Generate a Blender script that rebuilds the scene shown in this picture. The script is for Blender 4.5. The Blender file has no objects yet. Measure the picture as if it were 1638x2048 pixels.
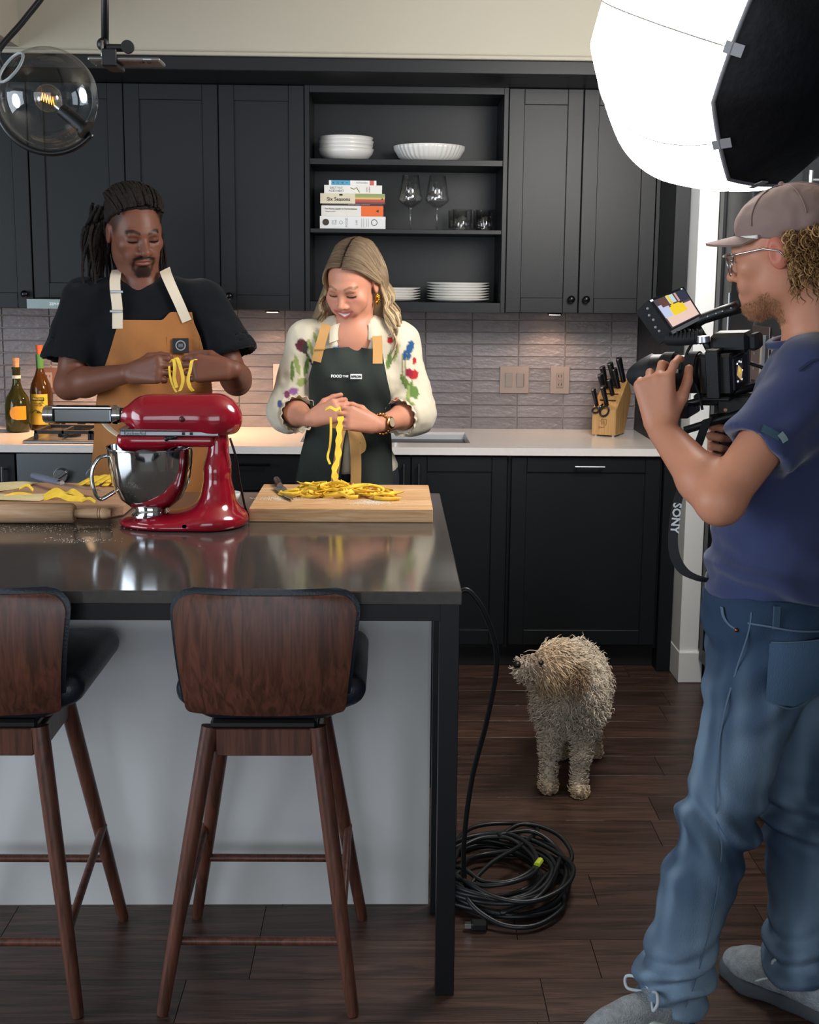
import bpy, bmesh, math, random
import numpy as np
from mathutils import Vector, Matrix

S = bpy.context.scene
COL = S.collection
PI = math.pi
random.seed(7)

# ------------------------------------------------------------------ camera
CAM = np.array([0.0, -5.4364, 1.5621])
c = bpy.data.cameras.new('camera')
c.sensor_fit = 'HORIZONTAL'; c.sensor_width = 36.0
c.lens = 2462.77 / 1638 * 36
c.shift_x = (819 - 836.94) / 1638
c.shift_y = (960.79 - 1024) / 1638
c.clip_start = .05
cam = bpy.data.objects.new('camera', c)
R_, U_, F_ = ((.99970232, -.02236121, .00975964), (-.00604593, .16049322, .98701843), (.02363729, .98678362, -.16031025))
M_ = Matrix.Identity(4)
for i in range(3):
    M_[i][0] = R_[i]; M_[i][1] = U_[i]; M_[i][2] = -F_[i]; M_[i][3] = CAM[i]
cam.matrix_world = M_
COL.objects.link(cam); S.camera = cam

# ------------------------------------------------------------------ world, window daylight, exposure
w = bpy.data.worlds.new('daylight'); S.world = w; w.use_nodes = True
w.node_tree.nodes['Background'].inputs[0].default_value = (.62, .74, .95, 1)
w.node_tree.nodes['Background'].inputs[1].default_value = .6
vs = S.view_settings
vs.view_transform = 'Standard'; vs.look = 'None'; vs.gamma = 1; vs.exposure = 0.6; vs.use_curve_mapping = False

cy = S.cycles; cy.max_bounces = 6; cy.diffuse_bounces = 3; cy.glossy_bounces = 3; cy.transmission_bounces = 4; cy.transparent_max_bounces = 10; cy.caustics_reflective = False; cy.caustics_refractive = False

def area(name, loc, aim, sx, sy, power, col):
    l = bpy.data.lights.new(name, 'AREA'); l.shape = 'RECTANGLE'; l.size = sx; l.size_y = sy
    l.energy = power; l.color = col
    o = bpy.data.objects.new(name, l); o.location = loc
    o.rotation_euler = (Vector(aim) - Vector(loc)).to_track_quat('-Z', 'Y').to_euler()
    COL.objects.link(o); return o
# daylight entering by the windows of the room behind and to the left of the camera
area('window_daylight_left', (-4.05, -4.2, 1.55), (0, -4.2, 1.55), 3.4, 1.9, 100, (.80, .90, 1.0))
area('window_daylight_rear', (-.6, -8.75, 1.55), (-.6, 0, 1.55), 4.4, 2.0, 58, (.86, .93, 1.0))

# ------------------------------------------------------------------ helpers
def lin(h):
    h = h.lstrip('#'); v = [int(h[i:i+2], 16) / 255 for i in (0, 2, 4)]
    return tuple((x / 12.92 if x <= .04045 else ((x + .055) / 1.055) ** 2.4) for x in v)

MATS = {}
def mat(name, col, rough=.5, metal=0., spec=.5, noise=None, bump=None, rnd=0., coat=0., attr=None, emis=None, trans=0., ior=1.45, sheen=0., wave=None, alpha=1., sss=0.):
    """principled material; noise=(scale,amount,stretch) tints the colour, bump=(scale,strength,stretch), rnd=per object tint,
    wave=(hexdark,scale,stretch) wood grain"""
    if name in MATS: return MATS[name]
    m = bpy.data.materials.new(name); m.use_nodes = True
    nt = m.node_tree; N = nt.nodes; L = nt.links; b = N['Principled BSDF']
    if isinstance(col, str): col = lin(col)
    b.inputs['Roughness'].default_value = rough; b.inputs['Metallic'].default_value = metal
    b.inputs['Specular IOR Level'].default_value = spec
    b.inputs['Coat Weight'].default_value = coat; b.inputs['Coat Roughness'].default_value = .06
    b.inputs['Transmission Weight'].default_value = trans; b.inputs['IOR'].default_value = ior
    b.inputs['Sheen Weight'].default_value = sheen; b.inputs['Alpha'].default_value = alpha
    if sss: b.inputs['Subsurface Weight'].default_value = sss; b.inputs['Subsurface Radius'].default_value = (.012, .005, .003); b.inputs['Subsurface Scale'].default_value = .6
    tc = N.new('ShaderNodeTexCoord')
    def mapped(st):
        mp = N.new('ShaderNodeMapping'); mp.inputs['Scale'].default_value = st
        L.new(tc.outputs['Object'], mp.inputs['Vector']); return mp.outputs[0]
    src = None
    if attr:
        a = N.new('ShaderNodeAttribute'); a.attribute_name = attr; src = a.outputs['Color']
    else:
        r = N.new('ShaderNodeRGB'); r.outputs[0].default_value = (*col, 1); src = r.outputs[0]
    if wave:
        hexd, sc, st = wave
        n1 = N.new('ShaderNodeTexNoise'); n1.inputs['Scale'].default_value = sc; n1.inputs['Detail'].default_value = 6; n1.inputs['Distortion'].default_value = 1.2
        L.new(mapped(st), n1.inputs['Vector'])
        if rnd:
            oi0 = N.new('ShaderNodeObjectInfo'); ad = N.new('ShaderNodeVectorMath'); ad.operation = 'ADD'
            mu0 = N.new('ShaderNodeMath'); mu0.operation = 'MULTIPLY'; mu0.inputs[1].default_value = 37.
            L.new(oi0.outputs['Random'], mu0.inputs[0]); L.new(n1.inputs['Vector'].links[0].from_socket, ad.inputs[0]); L.new(mu0.outputs[0], ad.inputs[1]); L.new(ad.outputs[0], n1.inputs['Vector'])
        rp = N.new('ShaderNodeValToRGB'); rp.color_ramp.elements[0].position = .36; rp.color_ramp.elements[1].position = .66
        L.new(n1.outputs['Fac'], rp.inputs[0])
        mx = N.new('ShaderNodeMix'); mx.data_type = 'RGBA'; L.new(rp.outputs[0], mx.inputs[0])
        mx.inputs[6].default_value = (*lin(hexd), 1); L.new(src, mx.inputs[7]); src = mx.outputs[2]
    if noise:
        sc, am, st = noise
        n1 = N.new('ShaderNodeTexNoise'); n1.inputs['Scale'].default_value = sc; n1.inputs['Detail'].default_value = 5
        L.new(mapped(st), n1.inputs['Vector'])
        mr = N.new('ShaderNodeMapRange'); mr.inputs['From Min'].default_value = .3; mr.inputs['From Max'].default_value = .7
        mr.inputs['To Min'].default_value = 1 - am; mr.inputs['To Max'].default_value = 1 + am
        L.new(n1.outputs['Fac'], mr.inputs[0])
        vm = N.new('ShaderNodeVectorMath'); vm.operation = 'SCALE'; L.new(src, vm.inputs[0]); L.new(mr.outputs[0], vm.inputs['Scale']); src = vm.outputs[0]
    if rnd:
        oi = N.new('ShaderNodeObjectInfo'); mr = N.new('ShaderNodeMapRange')
        mr.inputs['To Min'].default_value = 1 - rnd; mr.inputs['To Max'].default_value = 1 + rnd
        L.new(oi.outputs['Random'], mr.inputs[0])
        vm = N.new('ShaderNodeVectorMath'); vm.operation = 'SCALE'; L.new(src, vm.inputs[0]); L.new(mr.outputs[0], vm.inputs['Scale']); src = vm.outputs[0]
    L.new(src, b.inputs['Base Color'])
    if bump:
        sc, stg, st = bump
        n2 = N.new('ShaderNodeTexNoise'); n2.inputs['Scale'].default_value = sc; n2.inputs['Detail'].default_value = 4
        L.new(mapped(st), n2.inputs['Vector'])
        bp = N.new('ShaderNodeBump'); bp.inputs['Strength'].default_value = stg; bp.inputs['Distance'].default_value = .01
        L.new(n2.outputs['Fac'], bp.inputs['Height']); L.new(bp.outputs[0], b.inputs['Normal'])
    if emis:
        ec, es = emis
        b.inputs['Emission Color'].default_value = (*(lin(ec) if isinstance(ec, str) else ec), 1); b.inputs['Emission Strength'].default_value = es
    MATS[name] = m; return m

def thin_glass(name, tint='#ffffff', ior=1.5, rough=.0):
    """thin clear glass: what lies behind shows through, the surface mirrors by its Fresnel share"""
    if name in MATS: return MATS[name]
    m = bpy.data.materials.new(name); m.use_nodes = True; nt = m.node_tree; N = nt.nodes; N.clear()
    o = N.new('ShaderNodeOutputMaterial'); mx_ = N.new('ShaderNodeMixShader'); t = N.new('ShaderNodeBsdfTransparent'); g = N.new('ShaderNodeBsdfGlossy'); fr = N.new('ShaderNodeFresnel')
    fr.inputs['IOR'].default_value = ior; t.inputs[0].default_value = (*lin(tint), 1); g.inputs['Roughness'].default_value = rough
    ge = N.new('ShaderNodeNewGeometry'); ma = N.new('ShaderNodeMath'); ma.operation = 'MULTIPLY_ADD'; ma.inputs[1].default_value = 1 / ior - ior; ma.inputs[2].default_value = ior
    nt.links.new(ge.outputs['Backfacing'], ma.inputs[0]); nt.links.new(ma.outputs[0], fr.inputs['IOR'])
    nt.links.new(fr.outputs[0], mx_.inputs[0]); nt.links.new(t.outputs[0], mx_.inputs[1]); nt.links.new(g.outputs[0], mx_.inputs[2]); nt.links.new(mx_.outputs[0], o.inputs[0])
    MATS[name] = m; return m
ORG = {}
def V(*a): return Vector(a)
def thing(name, label, cat, loc=(0, 0, 0), group=None, rot=None):
    o = bpy.data.objects.new(name, None); o.empty_display_size = .05; COL.objects.link(o)
    o.location = loc; ORG[o.name] = Vector(loc)
    if rot is not None: o.rotation_euler = rot; ORG[o.name] = Vector((0, 0, 0))
    o['label'] = label; o['category'] = cat
    if group: o['group'] = group
    return o
def tag(o, label, cat, group=None):
    o['label'] = label; o['category'] = cat
    if group: o['group'] = group
    return o
def obj(name, bm, m, parent=None, smooth=False, local=False, org=None, angle=None):
    """bm: bmesh, or (verts, faces). Mesh coordinates are world ones unless local."""
    me = bpy.data.meshes.new(name)
    if isinstance(bm, tuple): me.from_pydata([tuple(v) for v in bm[0]], [], [tuple(f) for f in bm[1]])
    else:
        bm.normal_update(); bm.to_mesh(me); bm.free()
    o = bpy.data.objects.new(name, me); COL.objects.link(o)
    off = Vector((0, 0, 0))
    if parent is not None:
        o.parent = parent; off = ORG.get(parent.name, off)
        if local: off = Vector((0, 0, 0))
    elif org is not None:
        off = Vector(org); o.location = off
    ORG[o.name] = off
    if off.length: me.transform(Matrix.Translation(-off))
    for mm in (m if isinstance(m, (list, tuple)) else [m]): me.materials.append(mm)
    if smooth:
        me.polygons.foreach_set('use_smooth', [True] * len(me.polygons))
        if angle: me.set_sharp_from_angle(angle=math.radians(angle))
    me.update(); return o
def struct(name, bm, m, **k):
    o = obj(name, bm, m, **k)
    if o.parent is None: o['kind'] = 'structure'
    return o
def link_copy(o, parent=None, name=None):
    r = o.copy(); COL.objects.link(r); r.parent = parent; ORG[r.name] = ORG.get(o.name, Vector((0, 0, 0))).copy(); return r
def copy_tree(o, parent=None):
    r = link_copy(o, parent)
    for ch in list(o.children): copy_tree(ch, r)
    return r

def newbm(): return bmesh.new()
def box(lo, hi, bev=0., bm=None, seg=1):
    bm = bm or newbm()
    x0, y0, z0 = lo; x1, y1, z1 = hi
    vs_ = [bm.verts.new(p) for p in ((x0,y0,z0),(x1,y0,z0),(x1,y1,z0),(x0,y1,z0),(x0,y0,z1),(x1,y0,z1),(x1,y1,z1),(x0,y1,z1))]
    fs = [bm.faces.new([vs_[i] for i in f]) for f in ((0,3,2,1),(4,5,6,7),(0,1,5,4),(1,2,6,5),(2,3,7,6),(3,0,4,7))]
    if bev:
        es = list({e for f in fs for e in f.edges})
        bmesh.ops.bevel(bm, geom=es, offset=bev, segments=seg, profile=.5, affect='EDGES')
    return bm
def frame_from(d):
    d = Vector(d).normalized(); u = d.cross(V(0, 0, 1))
    if u.length < 1e-3: u = V(1, 0, 0)
    u.normalize(); return u, d.cross(u).normalized()
def tube(pts, r, n=8, bm=None, caps=True, flat=None):
    """tube through points; r scalar or list; flat=(ratio) flattens the second axis"""
    bm = bm or newbm(); pts = [Vector(p) for p in pts]
    rs = r if hasattr(r, '__len__') else [r] * len(pts)
    rings = []; u = None
    for i, p in enumerate(pts):
        d = (pts[min(i+1, len(pts)-1)] - pts[max(i-1, 0)])
        if d.length < 1e-9: d = V(0, 0, 1)
        d.normalize()
        if u is None: u, v = frame_from(d)
        else:
            u = (u - d * u.dot(d)); u.normalize() if u.length > 1e-6 else None
        v = d.cross(u)
        fl = flat if flat else 1.
        rings.append([bm.verts.new(p + (u * math.cos(2*PI*k/n) + v * math.sin(2*PI*k/n) * fl) * rs[i]) for k in range(n)])
    for a, b in zip(rings, rings[1:]):
        for k in range(n): bm.faces.new((a[k], a[(k+1) % n], b[(k+1) % n], b[k]))
    if caps:
        bm.faces.new(rings[0][::-1]); bm.faces.new(rings[-1])
    return bm
def lathe(prof, c=(0, 0, 0), n=32, axis=(0, 0, 1), bm=None, flute=None):
    """prof: list of (r, h) along axis from c"""
    bm = bm or newbm(); d = Vector(axis).normalized(); u, v = frame_from(d) if abs(d.z) < .999 else (V(1, 0, 0), V(0, 1, 0) if d.z > 0 else V(0, -1, 0))
    c = Vector(c); rings = []
    for r, h in prof:
        if r < 1e-6: rings.append([bm.verts.new(c + d * h)])
        else:
            rings.append([bm.verts.new(c + d * h + (u * math.cos(2*PI*k/n) + v * math.sin(2*PI*k/n)) * (r * (flute(k, h) if flute else 1))) for k in range(n)])
    for a, b in zip(rings, rings[1:]):
        if len(a) == 1 and len(b) == 1: continue
        for k in range(n):
            k2 = (k+1) % n
            if len(a) == 1: bm.faces.new((a[0], b[k2], b[k]))
            elif len(b) == 1: bm.faces.new((a[k], a[k2], b[0]))
            else: bm.faces.new((a[k], a[k2], b[k2], b[k]))
    return bm
def cyl(a, b, r, n=16, bm=None, r2=None):
    a = Vector(a); d = Vector(b) - a
    return lathe([(0, 0), (r, 0), (r2 or r, d.length), (0, d.length)], a, n, d, bm)
def ball(c, r, n=16, m=10, bm=None):
    r = r if hasattr(r, '__len__') else (r, r, r)
    bm = bm or newbm(); b0 = len(bm.verts)
    lathe([(math.sin(PI*i/m), -math.cos(PI*i/m)) for i in range(m+1)], (0, 0, 0), n, (0, 0, 1), bm)
    bm.verts.ensure_lookup_table()
    for v in bm.verts[b0:]: v.co = Vector((v.co.x*r[0], v.co.y*r[1], v.co.z*r[2])) + Vector(c)
    return bm
def prism(poly, axis, a0, a1, bev=0., bm=None, seg=1):
    """extrude 2-D polygon; axis 'x': poly=(y,z), 'y': (x,z), 'z': (x,y)"""
    bm = bm or newbm()
    def P(q, a): return {'x': (a, q[0], q[1]), 'y': (q[0], a, q[1]), 'z': (q[0], q[1], a)}[axis]
    A = [bm.verts.new(P(q, a0)) for q in poly]; B = [bm.verts.new(P(q, a1)) for q in poly]
    n = len(poly); fs = [bm.faces.new(A), bm.faces.new(B[::-1])]
    for k in range(n): fs.append(bm.faces.new((A[k], B[k], B[(k+1) % n], A[(k+1) % n])))
    bmesh.ops.recalc_face_normals(bm, faces=fs)
    if bev: bmesh.ops.bevel(bm, geom=list({e for f in fs for e in f.edges}), offset=bev, segments=seg, profile=.5, affect='EDGES')
    return bm
def xf(bm, M):
    bmesh.ops.transform(bm, matrix=M, verts=bm.verts); return bm
def rotz(a): return Matrix.Rotation(a, 4, 'Z')
def loft(rings, bm=None, caps=True):
    bm = bm or newbm(); R = [[bm.verts.new(p) for p in r] for r in rings]; n = len(R[0])
    fs = []
    for a, b in zip(R, R[1:]):
        for k in range(n): fs.append(bm.faces.new((a[k], a[(k+1) % n], b[(k+1) % n], b[k])))
    if caps: fs.append(bm.faces.new(R[0][::-1])); fs.append(bm.faces.new(R[-1]))
    bmesh.ops.recalc_face_normals(bm, faces=fs); return bm
def bez(p, n=16):
    """catmull-rom through points"""
    p = [Vector(q) for q in p]; out = []
    q = [p[0]*2 - p[1]] + p + [p[-1]*2 - p[-2]]
    for i in range(1, len(q) - 2):
        a, b, c_, d = q[i-1:i+3]
        for k in range(n):
            t = k / n; out.append(.5*((2*b) + (c_-a)*t + (2*a-5*b+4*c_-d)*t*t + (3*b-a-3*c_+d)*t**3))
    out.append(p[-1]); return out
def text(body, size, m, loc, rot, parent=None, name='lettering', ext=.0006, align='CENTER', bold=0., xs=1.):
    cu = bpy.data.curves.new(name, 'FONT'); cu.body = body; cu.size = size; cu.extrude = ext; cu.align_x = align; cu.align_y = 'CENTER'; cu.offset = bold; cu.resolution_u = 2
    t = bpy.data.objects.new('tmp_text', cu); COL.objects.link(t)
    dg = bpy.context.evaluated_depsgraph_get(); me = bpy.data.meshes.new_from_object(t.evaluated_get(dg)); bpy.data.objects.remove(t); bpy.data.curves.remove(cu)
    Mx = Matrix.Translation(Vector(loc)) @ (rot.to_4x4() if hasattr(rot, 'to_4x4') and not isinstance(rot, Matrix) else rot if isinstance(rot, Matrix) else Matrix.Identity(4)) @ Matrix.Diagonal((xs, 1, 1, 1))
    me.transform(Mx); o = bpy.data.objects.new(name, me); COL.objects.link(o)
    off = Vector((0, 0, 0))
    if parent is not None: o.parent = parent; off = ORG.get(parent.name, off); me.transform(Matrix.Translation(-off))
    ORG[o.name] = off; me.materials.clear(); me.materials.append(m); return o
FRONT = Matrix.Rotation(PI/2, 4, 'X')      # lettering that faces the camera side (-Y)
# ------------------------------------------------------------------ materials of the room
M_CAB = mat('cabinet paint', '#121518', .42, spec=.36, noise=(9, .05, (1, 1, 1)), bump=(160, .03, (1, 1, 1)))
M_CABD = M_CAB
M_WALL = mat('wall paint', '#a09b8e', .85, noise=(3, .02, (1, 1, 1)))
M_WHITE = mat('trim paint', '#e6e7e6', .45)
M_QUARTZ = mat('white quartz', '#e9e4e1', .16, spec=.5, noise=(40, .02, (1, 1, 1)))
M_TILE = mat('glazed tile', '#7c7678', .38, spec=.6, noise=(14, .12, (1, 1, 2)), bump=(38, .45, (1, 1, 2)), rnd=.10)
M_GROUT = mat('grout', '#9d948f', .9)
M_PLANK = mat('dark oak plank', '#523d34', .32, spec=.5, wave=('#33251f', 3.2, (1.2, 14, 14)), rnd=.22, bump=(9, .12, (1.5, 30, 30)))
M_FLOORB = mat('floor gap', '#120c0a', .7)
M_BLACKM = mat('black steel', '#0b0c10', .38, spec=.4)
M_CHROME = mat('chrome', '#d8dade', .12, metal=1.)
M_STEEL = mat('brushed steel', '#9a9ea2', .32, metal=1., bump=(200, .05, (1, 1, 30)))
M_KNOB = mat('dark bronze metal', '#2b2c30', .25, metal=.9)
M_DARK = mat('black plastic', '#0c0d0f', .45)
M_BARD = mat('dull nickel', '#6f7275', .38, metal=1.)
M_HANDLE = mat('satin nickel', '#b9bcc0', .25, metal=1.)

# ------------------------------------------------------------------ floor: dark planks running along the cabinets
fl = struct('floor', box((-4.2, -9, -.06), (2.6, .05, -.006)), M_FLOORB)
PW = .1655; pl_mesh = {}
rnd = random.Random(3)
rows = []
y = -.62
while y > -3.75: rows.append(y); y -= PW
def plank_mesh(L):
    bm = box((0, 0, -.012), (L - .0016, PW - .0016, 0), .0004); return bm
shared = {}
def plank(x0, y0, L):
    if L not in shared:
        o = obj('plank', plank_mesh(L), M_PLANK, fl); shared[L] = o.data
    else:
        o = bpy.data.objects.new('plank', shared[L]); COL.objects.link(o); o.parent = fl
    o.location = (x0, y0, 0)
LEN = (.62, .8, 1.0, 1.24)
off0 = -2.863 - rows[0]
for r, y0 in enumerate(rows):
    yy = -2.863 + PW * round((y0 + 2.863) / PW) - PW
    x = -1.95 - rnd.random() * .5
    if abs(yy - (-2.863 - PW)) < .01: x = .35 - .8 - 1.24
    while x < 1.6:
        L = rnd.choice(LEN)
        if abs(yy - (-2.863 - PW)) < .01: L = .8 if x > -1.4 else 1.24
        plank(x, yy, L); x += L
# planks away from the picture are one surface
M_PLANKFAR = mat('dark oak floor far', '#4a3730', .36, wave=('#2c201c', 3.0, (1.2, 9, 14)))
struct('floor_far', box((-4.2, -9, -.012), (2.6, -3.86, -.001)), M_PLANKFAR)['kind'] = 'structure'
struct('floor_left', box((-4.2, -3.86, -.012), (-2.5, .0, -.001)), M_PLANKFAR)

# ------------------------------------------------------------------ walls, soffit, ceiling
wb = struct('wall_back', box((-4.2, -.0015, 0), (2.6, .15, 2.9)), M_GROUT)
T0, TP, Z0, ZP = .5646, .2046, 1.3953, .0537
def tile_bm(w_, h_, rr):
    bm = newbm(); nx = 4; nz = 2; g = .0016
    bm2 = box((g, -.008, g), (w_ - g, .004, h_ - g), .0018)
    for v in bm2.verts:
        v.co.z += rr.uniform(-.0006, .0006); v.co.x += rr.uniform(-.0006, .0006)
        if v.co.y < 0: v.co.y += rr.uniform(-.0012, .0012)
    bm.free(); return bm2
tv = {}
rr = random.Random(5)
for k in range(-15, 3):
    x0 = T0 + k * TP; wid = min(TP, 1.089 - x0)
    for j in range(-1, 9):
        z0 = Z0 - j * ZP - ZP; 
        key = (round(wid, 3), rr.randint(0, 3))
        if key not in tv:
            o = obj('tile', tile_bm(wid, ZP, rr), M_TILE, wb); tv[key] = o.data
        else:
            o = bpy.data.objects.new('tile', tv[key]); COL.objects.link(o); o.parent = wb
        o.location = (x0, 0, z0)
# upper white wall over the dark soffit, the drop ceiling at the left, ceiling and hidden walls that close the room
struct('wall_upper', box((-4.2, -.672, 2.384), (2.6, -.0, 2.92)), M_WALL)
struct('trim_1', box((-4.2, -.6811, 2.322), (1.15, -.0, 2.372), .003), M_CAB)
struct('trim_2', box((-4.2, -.70, 2.372), (1.15, -.66, 2.386), .003), M_WALL)
struct('ceiling', box((-4.2, -9, 2.9), (2.6, .05, 3.0)), M_WALL)
struct('ceiling_drop', box((-4.2, -3.2, 2.397), (-1.373, -.672, 2.9)), M_WALL)
struct('wall_right', box((2.5, -9, 0), (2.6, 0, 2.9)), M_WALL)
bm = newbm()
for lo, hi in (((-4.3, -9, 0), (-4.2, 0, .6)), ((-4.3, -9, 2.5), (-4.2, 0, 2.9)), ((-4.3, -2.5, .6), (-4.2, 0, 2.5)), ((-4.3, -9, .6), (-4.2, -5.9, 2.5))): box(lo, hi, 0, bm)
struct('wall_left', bm, M_WALL)
bm = newbm()
for lo, hi in (((-4.2, -9.1, 0), (2.6, -9, .55)), ((-4.2, -9.1, 2.55), (2.6, -9, 2.9)), ((-4.2, -9.1, .55), (-2.8, -9, 2.55)), ((1.6, -9.1, .55), (2.6, -9, 2.55))): box(lo, hi, 0, bm)
struct('wall_rear', bm, M_WALL)
for n, (lo, hi, ax) in enumerate((((-4.16, -5.9, .6), (-4.1, -2.5, 2.5), 1), ((-2.8, -8.9, .55), (1.6, -8.84, 2.55), 0))):
    bm = newbm(); a0, a1 = lo[ax], hi[ax]
    for k in range(5):
        a = a0 + (a1 - a0) * k / 4
        l2 = list(lo); h2 = list(hi); l2[ax] = a - .03; h2[ax] = a + .03; box(l2, h2, 0, bm)
    for z in (lo[2], (lo[2]*.35 + hi[2]*.65), hi[2]):
        l2 = list(lo); h2 = list(hi); l2[2] = z - .03; h2[2] = z + .03; box(l2, h2, 0, bm)
    struct('window_%d' % (n + 1), bm, M_WHITE)
# white wall end with its baseboard right of the kitchen run
struct('wall_stub', box((1.150, -.765, 0), (1.225, -.0, 2.9), .002), M_WHITE)
struct('baseboard_right', box((1.1465, -.780, 0), (1.240, -.60, .125), .003), M_WHITE)
# ------------------------------------------------------------------ shaker doors
def shaker(x0, x1, z0, z1, yf, parent, name='door', st=.062, th=.02, m=M_CAB, face='y', gap=.0016):
    """frame with a recessed panel; face plane at yf looking to -Y"""
    bm = newbm(); x0 += gap; x1 -= gap; z0 += gap; z1 -= gap
    box((x0, yf, z0), (x0 + st, yf + th, z1), .0022, bm); box((x1 - st, yf, z0), (x1, yf + th, z1), .0022, bm)
    box((x0 + st - .001, yf + .0004, z0), (x1 - st + .001, yf + th, z0 + st), .0022, bm); box((x0 + st - .001, yf + .0004, z1 - st), (x1 - st + .001, yf + th, z1), .0022, bm)
    d = obj(name, bm, m, parent)
    obj('door_panel', box((x0 + st - .004, yf + .009, z0 + st - .004), (x1 - st + .004, yf + th - .002, z1 - st + .004)), m, d)
    return d
def knob(d, x, y, z):
    obj('knob', lathe([(0, 0), (.005, 0), (.005, .012), (.012, .016), (.0155, .022), (.0145, .028), (.008, .033), (0, .034)], (x, y, z), 16, (0, -1, 0)), M_KNOB, d, True)
def bar(d, a, b, y, m=M_HANDLE, r=.0045, stand=.028):
    a = V(*a); b = V(*b); bm = tube([a + V(0, y - stand, 0), b + V(0, y - stand, 0)], r, 8)
    k = (b - a).normalized() * .012
    for q in (a + k, b - k): tube([q + V(0, y, 0), q + V(0, y - stand, 0)], r * .8, 6, bm)
    obj('handle', bm, m, d, True, angle=40)

UF = -.36                                                           # face of the wall cabinets
def wall_cab(x0, x1, z0, z1, label, kx=None):
    t = thing('wall_cabinet', label, 'cabinet', ((x0+x1)/2, -.17, z0), 'dark wall cabinets')
    obj('body', box((x0 + .0005, UF + .021, z0), (x1 - .0005, -.009, z1)), M_CAB, t)
    d = shaker(x0, x1, z0, z1, UF, t)
    if kx: knob(d, kx, UF, 1.492 if z0 < 1.45 else 1.492)
    return t
wall_cab(-1.90, -1.446, 1.434, 2.322, 'dark wall cabinet at the far left edge, left of the hood', -1.475)
wall_cab(-2.40, -1.902, 1.434, 2.322, 'dark wall cabinet beyond the left edge of the picture', -1.935)
wall_cab(-1.444, -1.064, 1.476, 2.322, 'dark wall cabinet above the steel hood, mostly behind the glass globe')
wall_cab(-1.064, -.689, 1.476, 2.322, 'dark wall cabinet straight above the head of the man with dreadlocks')
wall_cab(-.689, -.347, 1.434, 2.322, 'dark wall cabinet with a knob at lower left, directly left of the open shelves', -.652)
wall_cab(.468, .768, 1.434, 2.322, 'dark wall cabinet directly right of the open shelves, knob at lower right', .737)
wall_cab(.768, 1.072, 1.434, 2.322, 'dark wall cabinet at the right end under the lantern light, knob at lower left', .798)
struct('trim_3', box((1.0735, UF, 1.434), (1.088, -.009, 2.322)), M_CAB)
# open shelf unit
t = thing('shelf_unit', 'dark open shelf unit holding dishes, books and glasses', 'shelf', (.06, -.18, 1.434))
bm = newbm()
box((-.346, UF, 1.434), (-.327, -.012, 2.322), .001, bm); box((.449, UF, 1.434), (.467, -.012, 2.322), .001, bm)
box((-.327, UF, 2.295), (.449, -.012, 2.322), .001, bm)
obj('case', bm, M_CAB, t)
obj('bottom_board', box((-.327, UF, 1.434), (.449, -.012, 1.474), .001), M_CAB, t)
obj('back_panel', box((-.327, -.026, 1.474), (.449, -.0105, 2.295)), M_CAB, t)
for z0, z1 in ((2.018, 2.041), (1.749, 1.766)): obj('shelf_board', box((-.3265, UF + .008, z0), (.4485, -.027, z1), .001), M_CAB, t)

# range hood under the two cabinets
t = thing('range_hood', 'slim steel range hood under the wall cabinets at the left', 'hood', (-1.06, -.25, 1.437))
obj('hood_body', box((-1.43, -.50, 1.4385), (-.700, -.012, 1.4755), .002), M_STEEL, t)
obj('front_strip', box((-1.432, -.506, 1.4375), (-.698, -.500, 1.4755), .001), mat('hood front steel', '#7f8a88', .38, metal=.9), t)
text('ZEPHYR', .014, mat('white print', '#e8ecec', .5), (-1.318, -.5066, 1.456), FRONT, t, bold=.0004)
M_WARM = mat('warm lamp lens', '#fff0dc', .4, emis=((1., .62, .34), 12.))
for x in (-1.28, -.86): obj('hood_lamp', lathe([(0, 0), (.03, 0), (.03, .004), (0, .004)], (x, -.3, 1.4335), 20), M_WARM, t)
def spot(name, loc, aim, power, size, col, ang=2.4):
    l = bpy.data.lights.new(name, 'SPOT'); l.energy = power; l.color = col; l.spot_size = ang; l.spot_blend = .6; l.shadow_soft_size = size
    o = bpy.data.objects.new(name, l); o.location = loc; o.rotation_euler = (Vector(aim) - Vector(loc)).to_track_quat('-Z', 'Y').to_euler(); COL.objects.link(o)
for x in (-1.28, -.86): spot('hood_lamp_light', (x, -.3, 1.428), (x, -.28, .9), 24, .03, (1, .55, .28))
# small puck lamp under the cabinet right of the shelves
t = thing('puck_lamp', 'small puck lamp under the cabinet right of the shelves', 'lamp', (.70, -.16, 1.424))
obj('housing', lathe([(0, 0), (.03, 0), (.032, .010), (0, .010)], (.70, -.16, 1.424), 20), M_KNOB, t)
obj('lens', lathe([(0, -.002), (.024, -.002), (.024, .001), (0, .001)], (.70, -.16, 1.424), 20), M_WARM, t)
spot('puck_lamp_light', (.70, -.16, 1.416), (.70, -.14, .9), 2.4, .02, (1, .62, .38))
t = thing('puck_lamp', 'small puck lamp under the cabinet behind the woman with long hair', 'lamp', (-.5, -.16, 1.424))
obj('housing', lathe([(0, 0), (.03, 0), (.032, .010), (0, .010)], (-.5, -.16, 1.424), 20), M_KNOB, t)
obj('lens', lathe([(0, -.002), (.024, -.002), (.024, .001), (0, .001)], (-.5, -.16, 1.424), 20), M_WARM, t)
spot('puck_lamp_light', (-.5, -.16, 1.416), (-.5, -.14, .9), 2.4, .02, (1, .6, .36))

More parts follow.
